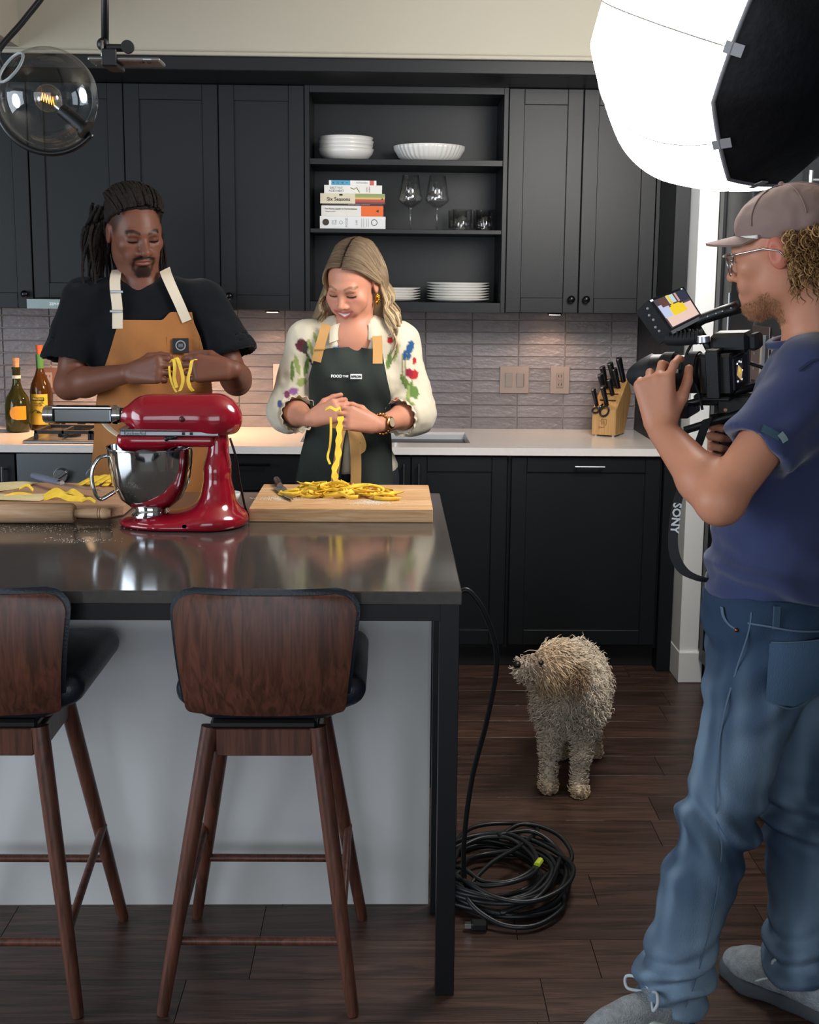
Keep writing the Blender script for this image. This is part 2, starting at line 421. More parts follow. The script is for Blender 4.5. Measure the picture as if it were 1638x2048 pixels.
# ------------------------------------------------------------------ base cabinets
BF = -.622
def base_body(t, x0, x1):
    obj('body', box((x0 + .001, BF + .021, .09), (x1 - .001, -.006, .884)), M_CAB, t)
    obj('toe_board', box((x0, -.555, .002), (x1, -.54, .09)), mat('toe kick', '#15181c', .6), t)
def slab_front(x0, x1, z0, z1, parent, name='drawer_front', m=M_CAB):
    return obj(name, box((x0 + .0016, BF, z0 + .0016), (x1 - .0016, BF + .02, z1 - .0016), .0012), m, parent)
t = thing('base_cabinet', 'dark base cabinet at the far left edge with a vertical handle', 'cabinet', (-1.7, -.3, .002), 'dark base cabinets')
base_body(t, -1.92, -1.468); d = shaker(-1.92, -1.468, .105, .878, BF, t); bar(d, (-1.512, 0, .72), (-1.512, 0, .828), BF)
t = thing('base_cabinet', 'dark base cabinet beyond the left edge of the picture', 'cabinet', (-2.15, -.3, .002), 'dark base cabinets')
base_body(t, -2.40, -1.922); d = shaker(-2.40, -1.922, .105, .878, BF, t); bar(d, (-1.965, 0, .72), (-1.965, 0, .828), BF)
t = thing('oven', 'steel front of the built-in range with a round knob, left behind the mixer', 'oven', (-1.08, -.3, .002))
obj('body', box((-1.462, BF + .02, .09), (-.703, -.006, .884)), M_DARK, t)
obj('toe_board', box((-1.462, -.555, .002), (-.703, -.54, .09)), M_DARK, t)
obj('control_panel', box((-1.462, BF - .006, .74), (-.703, BF + .02, .879), .002), mat('range steel', '#6d7274', .35, metal=.85), t)
obj('oven_door', box((-1.462, BF - .004, .105), (-.703, BF + .02, .733), .002), mat('range steel dark', '#54585a', .35, metal=.85), t)
for x in (-1.287, -1.16, -1.0, -.85):
    kb = obj('dial', lathe([(0, 0), (.031, 0), (.029, .02), (.026, .024), (0, .024)], (x, BF - .006, .793), 28, (0, -1, 0)), M_HANDLE, t, True, angle=35)
    obj('dial_ridge', xf(box((-.006, -.010, -.032), (.006, .002, .032), .002), Matrix.Translation((x, BF - .03, .793)) @ Matrix.Rotation(math.radians(55), 4, 'Y')), M_HANDLE, kb)
t = thing('drawer_cabinet', 'dark base cabinet with a drawer bar handle between the mixer and the woman', 'cabinet', (-.48, -.3, .002), 'dark base cabinets')
base_body(t, -.70, -.30)
for z0, z1 in ((.735, .878), (.42, .733), (.105, .418)):
    d = slab_front(-.70, -.30, z0, z1, t); bar(d, (-.588, 0, (z1 - .036)), (-.468, 0, (z1 - .036)), BF, M_KNOB)
t = thing('sink_cabinet', 'dark two-door sink cabinet behind the woman, pair of vertical handles', 'cabinet', (.08, -.3, .002), 'dark base cabinets')
base_body(t, -.30, .4716)
d = shaker(-.30, .0855, .105, .878, BF, t); bar(d, (.058, 0, .70), (.058, 0, .850), BF)
d = shaker(.0855, .469, .105, .878, BF, t); bar(d, (.117, 0, .70), (.117, 0, .850), BF)
t = thing('panel_dishwasher', 'dark panelled dishwasher front with a small bar handle, behind the dog', 'dishwasher', (.78, -.3, .002), 'dark base cabinets')
base_body(t, .4716, 1.0885)
d = shaker(.482, 1.080, .105, .878, BF, t); bar(d, (.731, 0, .842), (.850, 0, .842), BF, M_BARD)
struct('trim_4', box((1.0895, -.635, 0), (1.1455, -.0, 2.32), .001), M_CAB)

# ------------------------------------------------------------------ white worktop with the sink, faucet, cooktop
t = thing('worktop', 'white quartz worktop along the back wall with an undermount sink', 'worktop', (-.4, -.32, .885))
bm = newbm(); SX0, SX1, SY0, SY1 = -.36, .325, -.505, -.145
for lo, hi in (((-2.42, -.645, .8852), (SX0, -.0095, .915)), ((SX1, -.645, .8852), (1.088, -.0095, .915)), ((SX0, -.645, .8852), (SX1, SY0, .915)), ((SX0, SY1, .8852), (SX1, -.0095, .915))): box(lo, hi, 0, bm)
bmesh.ops.remove_doubles(bm, verts=bm.verts, dist=1e-5)
obj('slab', bm, M_QUARTZ, t)
bm = newbm()
for lo, hi in (((SX0 - .004, SY0 - .004, .70), (SX0 + .002, SY1 + .004, .905)), ((SX1 - .002, SY0 - .004, .70), (SX1 + .004, SY1 + .004, .905)), ((SX0, SY0 - .004, .70), (SX1, SY0 + .002, .905)), ((SX0, SY1 - .002, .70), (SX1, SY1 + .004, .905)), ((SX0, SY0, .70), (SX1, SY1, .706))): box(lo, hi, 0, bm)
obj('sink_basin', bm, mat('sink steel', '#d4d6d8', .35, metal=.4), t)
t = thing('faucet', 'chrome gooseneck faucet at the sink, half hidden by the woman', 'faucet', (.03, -.085, .916))
obj('base', lathe([(0, 0), (.027, 0), (.027, .006), (.02, .012), (.016, .03), (0, .03)], (.03, -.085, .916), 20), M_CHROME, t, True, angle=35)
obj('spout', tube(bez([(.03, -.085, .94), (.03, -.085, 1.10), (.055, -.10, 1.22), (.105, -.13, 1.225), (.148, -.16, 1.14), (.150, -.165, 1.06), (.142, -.165, 1.015), (.125, -.16, .99)], 8), .010, 10), M_CHROME, t, True)
t = thing('cooktop', 'steel gas cooktop with black cast grates behind the pasta roller', 'cooktop', (-1.08, -.33, .9155))
obj('tray', box((-1.44, -.61, .9155), (-.72, -.10, .927), .003), M_STEEL, t)
M_IRON = mat('cast iron', '#1d1a1c', .55, bump=(120, .2, (1, 1, 1)))
for k in range(3):
    x0 = -1.40 + k * .222; x1 = x0 + .212; bm = newbm()
    for (a, b) in (((x0, -.56), (x1, -.56)), ((x0, -.15), (x1, -.15)), ((x0, -.56), (x0, -.15)), ((x1, -.56), (x1, -.15)), ((x0, -.355), (x1, -.355)), (((x0+x1)/2, -.56), ((x0+x1)/2, -.41)), (((x0+x1)/2, -.15), ((x0+x1)/2, -.30))):
        box((min(a[0], b[0]) - .006, min(a[1], b[1]) - .006, .948), (max(a[0], b[0]) + .006, max(a[1], b[1]) + .006, .962), .002, bm)
    for x in (x0, x1):
        for yy in (-.56, -.15): box((x - .007, yy - .007, .9275), (x + .007, yy + .007, .95), 0, bm)
    obj('grate', bm, M_IRON, t)
    for yy in (-.46, -.25): obj('burner', lathe([(0, 0), (.045, 0), (.045, .012), (.03, .014), (.03, .02), (0, .02)], ((x0+x1)/2, yy, .927), 20), M_IRON, t, True, angle=35)

# ------------------------------------------------------------------ outlets and switches on the tiles
M_PLATE = mat('taupe plate', '#93847d', .45)
M_PLATE2 = mat('taupe rocker', '#8a7c74', .35)
def plate(name, label, cat, x0, x1, z0, z1, gangs, kind, m=M_PLATE):
    t = thing(name, label, cat, ((x0+x1)/2, -.009, z0))
    obj('cover_plate', box((x0, -.015, z0), (x1, -.0085, z1), .002), m, t)
    for g in range(gangs):
        cx_ = (x0 + x1) / 2 + (g - (gangs-1)/2) * .05; cz = (z0 + z1) / 2
        if kind == 's':
            r_ = obj('rocker', xf(box((-.0155, -.006, -.031), (.0155, .004, .031), .0015), Matrix.Translation((cx_, -.0145, cz)) @ Matrix.Rotation(math.radians(4), 4, 'X')), mat('satin rocker', '#9d948e', .25, metal=.3), t)
            if g == 1: obj('dimmer_slide', box((cx_ + .0165, -.020, cz - .026), (cx_ + .0205, -.0145, cz + .028), .001), M_PLATE2, t)
        else:
            obj('receptacle', box((cx_ - .0165, -.0175, cz - .034), (cx_ + .0165, -.0145, cz + .034), .0015), M_PLATE2, t)
            for dz in (-.019, .019):
                for dx in (-.006, .006): obj('slot', box((cx_ + dx - .0012, -.0186, cz + dz - .005), (cx_ + dx + .0012, -.0174, cz + dz + .005)), M_DARK, t)
            for dz in (-.004, .004): obj('test_button', box((cx_ - .006, -.0190, cz + dz - .003), (cx_ + .006, -.0174, cz + dz + .003), .0006), M_PLATE, t)
plate('light_switch', 'taupe double light switch plate on the tiles above the worktop', 'switch', .484, .613, 1.073, 1.192, 2, 's')
plate('wall_outlet', 'taupe wall outlet on the tiles between the switch and the knife block', 'outlet', .707, .793, 1.073, 1.193, 1, 'o')
plate('wall_outlet', 'pale wall outlet on the tiles beside the flowered sleeve', 'outlet', -.513, -.428, 1.074, 1.194, 1, 'o', mat('pale plate', '#cbb9ae', .45))
plate('wall_outlet', 'dark outlet on the warm tiles behind the two bottles', 'outlet', -1.53, -1.455, 1.06, 1.17, 1, 'o', mat('brown plate', '#6b4a3c', .45))

# ------------------------------------------------------------------ tall units at the right, mostly behind the cameraman
def shaker_x(y0, y1, z0, z1, xf_, parent, st=.055):
    bm = newbm()
    for lo, hi in (((y0, z0), (y0 + st, z1)), ((y1 - st, z0), (y1, z1)), ((y0 + st, z0), (y1 - st, z0 + st)), ((y0 + st, z1 - st), (y1 - st, z1))): box((xf_, lo[0], lo[1]), (xf_ + .02, hi[0], hi[1]), .0012, bm)
    d = obj('door', bm, M_CAB, parent); obj('door_panel', box((xf_ + .009, y0 + st - .003, z0 + st - .003), (xf_ + .018, y1 - st + .003, z1 - st + .003)), M_CAB, d); return d
def vbar(d, x, y, z0, z1, r=.006):
    bm = tube([(x - .035, y, z0), (x - .035, y, z1)], r, 8)
    for z in (z0 + .03, z1 - .03): tube([(x, y, z), (x - .035, y, z)], r * .8, 6, bm)
    obj('handle', bm, M_HANDLE, d, True, angle=40)
t = thing('tall_cabinet', 'tall dark pantry cabinet right of the white wall end, in front of the cap', 'cabinet', (1.45, -1.1, 0))
obj('body', box((1.245, -1.48, .0), (1.9, -.78, 2.6)), M_CAB, t)
for y0, y1, hy in ((-1.128, -.785, -1.098), (-1.475, -1.132, -1.162)):
    d = shaker_x(y0, y1, 1.32, 2.34, 1.222, t); vbar(d, 1.222, hy, 1.36, 1.53)
    d = shaker_x(y0, y1, .10, 1.30, 1.222, t)
    d = shaker_x(y0, y1, 2.35, 2.6, 1.222, t)
t = thing('refrigerator', 'tall dark built-in refrigerator with long steel handles behind the cameraman', 'refrigerator', (1.45, -2.1, 0))
obj('body', box((1.11, -3.6, .0), (1.9, -1.485, 1.74)), M_CAB, t); obj('upper_body', box((1.32, -3.6, 1.741), (1.9, -1.485, 2.6)), M_CAB, t)
d = obj('door', box((1.085, -2.03, .10), (1.108, -1.49, 1.735), .002), M_CAB, t); vbar(d, 1.085, -1.985, .75, 1.42, .011)
p_ = obj('control_panel', box((1.080, -1.93, 1.28), (1.0848, -1.76, 1.44), .001), mat('brown glass', '#2e2422', .15), d)
obj('panel_frame', box((1.082, -1.765, 1.27), (1.0846, -1.757, 1.45)), M_HANDLE, d)
for k in range(3): obj('key_mark', box((1.0793, -1.80, 1.40 - k*.045), (1.0801, -1.785, 1.407 - k*.045)), M_HANDLE, d)
d = obj('door', box((1.085, -2.6, .10), (1.108, -2.036, 1.735), .002), M_CAB, t); vbar(d, 1.085, -2.085, .75, 1.42, .011)
d = obj('door', box((1.297, -2.6, 1.76), (1.319, -1.49, 2.6), .002), M_CAB, t); vbar(d, 1.297, -1.66, 1.78, 1.90, .008)
# ------------------------------------------------------------------ island
isl = thing('kitchen_island', 'kitchen island with grey stone top, black steel legs and white panel', 'island', (-.8, -2.34, 0))
M_STONE = mat('grey stone', '#46423f', .11, spec=.6, noise=(60, .10, (1, 1, 1)), bump=(7, .02, (1, 1, 1)))
M_ISLW = mat('white panel', '#d4d4d3', .5, bump=(120, .02, (1, 1, 1)))
obj('stone_top', box((-1.9, -2.9427, .8935), (.1535, -1.7386, .922), .002), M_STONE, isl)
obj('cabinet_box', box((-1.85, -2.515, .0), (.100, -1.765, .853)), M_ISLW, isl)
obj('back_panel', box((-1.85, -2.525, .0), (.105, -2.5155, .852)), M_ISLW, isl)
for lo, hi in (((-1.88, -2.930, .855), (.148, -2.890, .893)), ((-1.88, -1.79, .855), (.148, -1.755, .893)), ((.108, -2.89, .855), (.148, -1.79, .893))): obj('rail', box(lo, hi, .001), M_BLACKM, isl)
for lo, hi in (((.108, -2.931, 0), (.1495, -2.891, .893)), ((.108, -2.575, 0), (.1495, -2.535, .855)), ((.108, -1.80, 0), (.1495, -1.76, .893)), ((-1.88, -2.931, 0), (-1.84, -2.891, .893))): obj('leg', box(lo, hi, .001), M_BLACKM, isl)
# ------------------------------------------------------------------ counter stools
M_WALN = mat('walnut', '#653d30', .36, spec=.45, wave=('#452a21', 5.0, (14, 14, .9)), bump=(60, .03, (8, 8, 1)))
M_LEA = mat('navy leather', '#1a212b', .38, spec=.45, bump=(220, .12, (1, 1, 1)))
def stool(dx, label):
    t = thing('counter_stool', label, 'stool', (-.268 + dx, -2.80, 0), 'counter stools at the island')
    X = lambda x, y, z: (x + dx, y, z)
    for a, b in (((-.378, -2.925, .622), (-.481, -2.998, 0)), ((-.150, -2.925, .622), (-.071, -3.004, 0)), ((-.372, -2.685, .60), (-.470, -2.590, 0)), ((-.158, -2.685, .60), (-.060, -2.598, 0))):
        bm = tube([X(*a), X(*lerp(a, b, .5)), X(*lerp(a, b, .985)), X(*b)], [.0190, .0172, .0135, .0115], 16); obj('leg', bm, M_WALN, t, True, angle=40)
    for a, b in (((-.446, -2.966, .153), (-.101, -2.970, .153)), ((-.442, -2.618, .172), (-.088, -2.622, .172)), ((-.450, -2.960, .168), (-.438, -2.630, .262)), ((-.098, -2.965, .168), (-.094, -2.632, .262))):
        obj('stretcher', tube([X(*a), X(*b)], .0095, 10), M_WALN, t, True, angle=40)
    for lo, hi in (((-.365, -2.938, .560), (-.162, -2.915, .620)), ((-.360, -2.70, .560), (-.168, -2.678, .615)), ((-.383, -2.915, .560), (-.362, -2.70, .615)), ((-.168, -2.915, .560), (-.147, -2.70, .615))): obj('seat_rail', box(X(*lo), X(*hi), .002), M_WALN, t)
    obj('swivel_plate', box(X(-.375, -2.945, .622), X(-.150, -2.68, .642), .006), M_DARK, t)
    # cushion
    s1 = Sdf(); s1.box(X(-.246, -2.780, .712), (.200, .195, .032), .030, .02); s1.box(X(-.250, -2.82, .682), (.140, .15, .030), .028, .06); s1.ell(X(-.246, -2.79, .732), (.16, .16, .020), .03)
    v, f = mesh_sdf(s1, .010); v = relax(v, f, 2, .5); obj_ = npmesh('seat_cushion', v, f, M_LEA, t)
    # bent walnut shell with its leather pad
    def shell(w0, w1, zt, zb, rc, yoff, th, name, m):
        g = []; n = 34
        for q in np.concatenate([np.linspace(0, .14, 10), np.linspace(.17, .86, 12), np.linspace(.90, 1, 8)]):
            z = zt + (zb - zt) * q; w_ = w0 + (w1 - w0) * q; dt = zt - z; db = z - zb
            for dd, r_ in ((dt, rc), (db, rc * .35)):
                if dd < r_: w_ = min(w_, (w0 + (w1 - w0) * q) - r_ + math.sqrt(max(0, r_ * r_ - (r_ - dd) ** 2)))
            g.append([X(-.2505 - .004 * q + w_ * s_, -3.022 + yoff + .020 * s_ * s_ - .012 * math.sin(q * PI) + .030 * q ** 3, z) for s_ in np.sin(np.linspace(-PI/2, PI/2, n))])
        o = sheet(name, np.array(g), m, t, th); return o
    shell(.190, .165, .931, .668, .045, 0, .012, 'back_shell', M_WALN)
    shell(.199, .172, .942, .676, .055, .0128, .032, 'back_pad', M_LEA)
    return t
# ------------------------------------------------------------------ sculpting by blended volumes (signed distances -> surface nets)
def npv(a): return np.array(a, dtype=float)
def n32(a): return np.array(a, dtype=np.float32)
def unit(a): a = npv(a); return a / np.linalg.norm(a)
def sd_ell(P, c_, r, R):
    q = P - c_
    if R is not None: q = q @ R
    k0 = np.linalg.norm(q / r, axis=1); k1 = np.linalg.norm(q / (r * r), axis=1) + 1e-9
    return k0 * (k0 - 1) / k1
def sd_cap(P, a, b, ra, rb, n, q):
    ab = b - a; t = np.clip((P - a) @ ab / max(ab @ ab, 1e-12), 0, 1)
    d = P - a - t[:, None] * ab
    if n is not None: d = d + np.outer((d @ n) * (1 / q - 1), n)
    return np.linalg.norm(d, axis=1) - (ra + (rb - ra) * t)
def sd_box(P, c_, h, r, R):
    q = P - c_
    if R is not None: q = q @ R
    q = np.abs(q) - (h - np.float32(r))
    return np.linalg.norm(np.maximum(q, 0), axis=1) + np.minimum(q.max(axis=1), 0) - r
class Sdf:
    def __init__(s): s.ops = []
    def _add(s, f, c_, rad, k, sub): s.ops.append((f, npv(c_), rad, k, sub)); return s
    def ell(s, c_, r, k=.02, R=None, sub=False):
        c_ = n32(c_); r = n32(r if hasattr(r, '__len__') else (r, r, r)); R = None if R is None else n32(R); return s._add(lambda P: sd_ell(P, c_, r, R), c_, r.max(), k, sub)
    def cap(s, a, b, ra, rb=None, k=.02, n=None, q=1., sub=False):
        a = n32(a); b = n32(b); rb = float(ra if rb is None else rb); ra = float(ra); n = None if n is None else n32(unit(n))
        return s._add(lambda P: sd_cap(P, a, b, ra, rb, n, q), (a + b) / 2, np.linalg.norm(b - a) / 2 + max(ra, rb), k, sub)
    def chain(s, pts, rs, k=.02, n=None, q=1.):
        for i in range(len(pts) - 1): s.cap(pts[i], pts[i+1], rs[i], rs[i+1], k, n, q)
        return s
    def box(s, c_, h, r=.01, k=.02, R=None, sub=False):
        c_ = n32(c_); h = n32(h); R = None if R is None else n32(R); return s._add(lambda P: sd_box(P, c_, h, r, R), c_, np.linalg.norm(h), k, sub)
    def fn(s, f, c_, rad, k=.01, sub=False): return s._add(f, c_, rad, k, sub)
    def bounds(s, pad=.03):
        lo = np.min([o[1] - o[2] for o in s.ops if not o[4]], axis=0) - pad; hi = np.max([o[1] + o[2] for o in s.ops if not o[4]], axis=0) + pad
        return lo, hi
    def ev(s, P, ops=None, warp=None):
        d = np.full(len(P), 1., np.float32); P = P.astype(np.float32, copy=False)
        for f, c_, rad, k, sub in (ops or s.ops):
            e = f(P)
            if sub:
                h = np.clip(.5 - .5 * (d + e) / k, 0, 1); d = d * (1 - h) - e * h + k * h * (1 - h)
            else:
                h = np.clip(.5 + .5 * (d - e) / k, 0, 1); d = d * (1 - h) + e * h - k * h * (1 - h)
        if warp is not None: d = d + warp(P)
        return d
def axis_steps(lo, hi, fine, coarse):
    """grid coordinates: coarse steps, fine inside the given list of (a,b,step) ranges"""
    out = [lo]
    while out[-1] < hi:
        x = out[-1]; st = coarse
        for a, b, h in fine:
            m = .05
            if a - m < x < b + m:
                t = 1 if a <= x <= b else 1 - (min(abs(x - a), abs(x - b)) / m)
                st = min(st, coarse + (h - coarse) * t)
        out.append(x + st)
    return np.array(out)
def mesh_sdf(s, step=.005, fine=((), (), ()), warp=None, pad=.03, B=14, post=None, clip=None):
    lo, hi = s.bounds(pad)
    if clip is not None: lo = np.maximum(lo, clip[0]); hi = np.minimum(hi, clip[1])
    ax = [axis_steps(lo[i], hi[i], fine[i], step) for i in range(3)]
    n = [len(a) for a in ax]; NX, NY, NZ = n
    mxk = max(o[3] for o in s.ops) + .02; kk_ = np.array([o[3] for o in s.ops]) + .012
    ids, pos, quads = [], [], []
    gid = lambda i, j, k: (i * NY + j) * NZ + k
    cen = np.array([o[1] for o in s.ops]); rad = np.array([o[2] for o in s.ops])
    for i0 in range(0, NX - 1, B):
        for j0 in range(0, NY - 1, B):
            for k0 in range(0, NZ - 1, B):
                i1, j1, k1 = min(i0 + B, NX - 1), min(j0 + B, NY - 1), min(k0 + B, NZ - 1)
                X, Y, Z = ax[0][i0:i1+1], ax[1][j0:j1+1], ax[2][k0:k1+1]
                c_ = np.array([(X[0]+X[-1])/2, (Y[0]+Y[-1])/2, (Z[0]+Z[-1])/2]); R = math.sqrt((X[-1]-X[0])**2 + (Y[-1]-Y[0])**2 + (Z[-1]-Z[0])**2) / 2
                near = np.linalg.norm(cen - c_, axis=1) < rad + R + kk_
                ops = [o for o, t in zip(s.ops, near) if t]
                if not any(not o[4] for o in ops): continue
                dc = s.ev(c_[None], ops, warp)[0]
                if abs(dc) > R * 1.35 + .02: continue
                G = np.stack(np.meshgrid(X, Y, Z, indexing='ij'), -1).reshape(-1, 3).astype(np.float32)
                D = s.ev(G, ops, warp)
                if post is not None: D = post(G, D)
                D = D.reshape(len(X), len(Y), len(Z))
                if (D > 0).all() or (D < 0).all(): continue
                neg = D < 0
                a = [neg[dx:len(X)-1+dx, dy:len(Y)-1+dy, dz:len(Z)-1+dz] for dx in (0, 1) for dy in (0, 1) for dz in (0, 1)]
                sm = sum(q.astype(int) for q in a); act = (sm > 0) & (sm < 8)
                I, J, K = np.nonzero(act)
                if not len(I): continue
                acc = np.zeros((len(I), 3)); cnt = np.zeros(len(I))
                for e in range(12):
                    axn = e // 4; o1, o2 = (e % 4) // 2, e % 2
                    p0 = [0, 0, 0]; oth = [q for q in range(3) if q != axn]; p0[oth[0]] = o1; p0[oth[1]] = o2
                    p1 = list(p0); p1[axn] = 1
                    d0 = D[I+p0[0], J+p0[1], K+p0[2]]; d1 = D[I+p1[0], J+p1[1], K+p1[2]]
                    cr = (d0 < 0) != (d1 < 0); t = np.where(cr, d0 / np.where(cr, d0 - d1, 1), 0)
                    q0 = np.stack([X[I+p0[0]], Y[J+p0[1]], Z[K+p0[2]]], -1); q1 = np.stack([X[I+p1[0]], Y[J+p1[1]], Z[K+p1[2]]], -1)
                    acc += np.where(cr[:, None], q0 + (q1 - q0) * t[:, None], 0); cnt += cr
                ids.append(gid(I + i0, J + j0, K + k0)); pos.append(acc / cnt[:, None])
                for axn in range(3):
                    sl0 = [slice(0, m_ - 1) for m_ in D.shape]; sl1 = list(sl0); sl1[axn] = slice(1, D.shape[axn])
                    n0 = neg[tuple(sl0)]; n1 = neg[tuple(sl1)]
                    I, J, K = np.nonzero(n0 != n1)
                    if not len(I): continue
                    fl = n0[I, J, K]; g = np.stack([I + i0, J + j0, K + k0], -1)
                    u, v = (axn + 1) % 3, (axn + 2) % 3
                    ok = (g[:, u] > 0) & (g[:, v] > 0); g = g[ok]; fl = fl[ok]
                    def cell(du, dv):
                        h = g.copy(); h[:, u] -= du; h[:, v] -= dv; return gid(h[:, 0], h[:, 1], h[:, 2])
                    q = np.stack([cell(1, 1), cell(0, 1), cell(0, 0), cell(1, 0)], -1)
                    q[~fl] = q[~fl][:, ::-1]; quads.append(q)
    ids = np.concatenate(ids); pos = np.concatenate(pos); quads = np.concatenate(quads)
    o = np.argsort(ids); ids = ids[o]; pos = pos[o]
    f = np.searchsorted(ids, quads); f[f >= len(ids)] = 0
    ok = (ids[f] == quads).all(axis=1)
    return pos, f[ok]
def relax(v, f, it=2, lam=.5):
    n = len(v); e = np.concatenate([f[:, [0, 1]], f[:, [1, 2]], f[:, [2, 3]], f[:, [3, 0]]])
    deg = np.bincount(e[:, 0], minlength=n) + np.bincount(e[:, 1], minlength=n)
    for _ in range(it):
        acc = np.zeros_like(v)
        for q in range(3):
            acc[:, q] = np.bincount(e[:, 0], weights=v[e[:, 1], q], minlength=n) + np.bincount(e[:, 1], weights=v[e[:, 0], q], minlength=n)
        v = v + lam * (acc / np.maximum(deg, 1)[:, None] - v)
    return v
def vnormals(v, f):
    n = np.cross(v[f[:, 2]] - v[f[:, 0]], v[f[:, 3]] - v[f[:, 1]]); o = np.zeros_like(v)
    for k in range(4):
        for q in range(3): o[:, q] += np.bincount(f[:, k], weights=n[:, q], minlength=len(v))
    return o / (np.linalg.norm(o, axis=1, keepdims=True) + 1e-12)
def puff(v, f, fn): return v + vnormals(v, f) * fn(v)[:, None]
def npmesh(name, v, f, m, parent=None, colors=None, smooth=True, org=None):
    me = bpy.data.meshes.new(name); off = Vector((0, 0, 0))
    if parent is not None: off = ORG.get(parent.name, off)
    elif org is not None: off = Vector(org)
    v = v - np.array(off)
    me.vertices.add(len(v)); me.vertices.foreach_set('co', v.astype(np.float32).ravel())
    k = f.shape[1]; me.loops.add(len(f) * k); me.loops.foreach_set('vertex_index', f.astype(np.int32).ravel())
    me.polygons.add(len(f)); me.polygons.foreach_set('loop_start', np.arange(0, len(f) * k, k, dtype=np.int32)); me.polygons.foreach_set('loop_total', np.full(len(f), k, dtype=np.int32))
    me.update(calc_edges=True)
    if colors is not None:
        ca = me.color_attributes.new('Col', 'FLOAT_COLOR', 'POINT'); cc = np.ones((len(v), 4), np.float32); cc[:, :3] = colors; ca.data.foreach_set('color', cc.ravel())
    if smooth: me.polygons.foreach_set('use_smooth', np.ones(len(f), bool))
    me.materials.append(m)
    o = bpy.data.objects.new(name, me); COL.objects.link(o); ORG[o.name] = off
    if parent is not None: o.parent = parent
    elif org is not None: o.location = off
    return o
def vnoise(P, sc, seed=0):
    """smooth value noise in [-1,1]"""
    q = P * sc + seed * 17.13; i = np.floor(q).astype(np.int64); t = q - i; t = t * t * (3 - 2 * t)
    def h(a): 
        n_ = (a[:, 0] * 374761393 + a[:, 1] * 668265263 + a[:, 2] * 2147483647 + seed * 1442695041) & 0xffffffff
        n_ = ((n_ ^ (n_ >> 13)) * 1274126177) & 0xffffffff; n_ = n_ ^ (n_ >> 16); return (n_ & 0xffff) / 32767.5 - 1
    r = 0
    for dx in (0, 1):
        for dy in (0, 1):
            for dz in (0, 1):
                w_ = (t[:, 0] if dx else 1 - t[:, 0]) * (t[:, 1] if dy else 1 - t[:, 1]) * (t[:, 2] if dz else 1 - t[:, 2]); r = r + w_ * h(i + np.array([dx, dy, dz]))
    return r
def strands(name, paths, radii, m, parent, n=4, colors=None):
    """many tapered tubes as one mesh. paths: (S,K,3) array, radii: (S,K)"""
    P = np.asarray(paths, float); S_, K, _ = P.shape; T = np.gradient(P, axis=1); T /= np.linalg.norm(T, axis=2, keepdims=True) + 1e-9
    ref = np.where(np.abs(T[..., 2:3]) > .9, np.array([1., 0, 0]), np.array([0, 0, 1.])); U = np.cross(T, ref); U /= np.linalg.norm(U, axis=2, keepdims=True) + 1e-9; W = np.cross(T, U)
    an = np.arange(n) * 2 * PI / n
    v = P[:, :, None, :] + (U[:, :, None, :] * np.cos(an)[None, None, :, None] + W[:, :, None, :] * np.sin(an)[None, None, :, None]) * np.asarray(radii)[:, :, None, None]
    base = (np.arange(S_) * K * n)[:, None, None] + (np.arange(K - 1) * n)[None, :, None]; a = np.arange(n)[None, None, :]; b = (a + 1) % n
    f = np.stack([base + a, base + b, base + n + b, base + n + a], -1).reshape(-1, 4)
    cc = None
    if colors is not None: cc = np.repeat(np.asarray(colors).reshape(S_, -1, 3), K * n, axis=1).reshape(-1, 3) if np.asarray(colors).ndim == 2 else np.repeat(np.asarray(colors), n, axis=1).reshape(-1, 3)
    return npmesh(name, v.reshape(-1, 3), f, m, parent, cc)

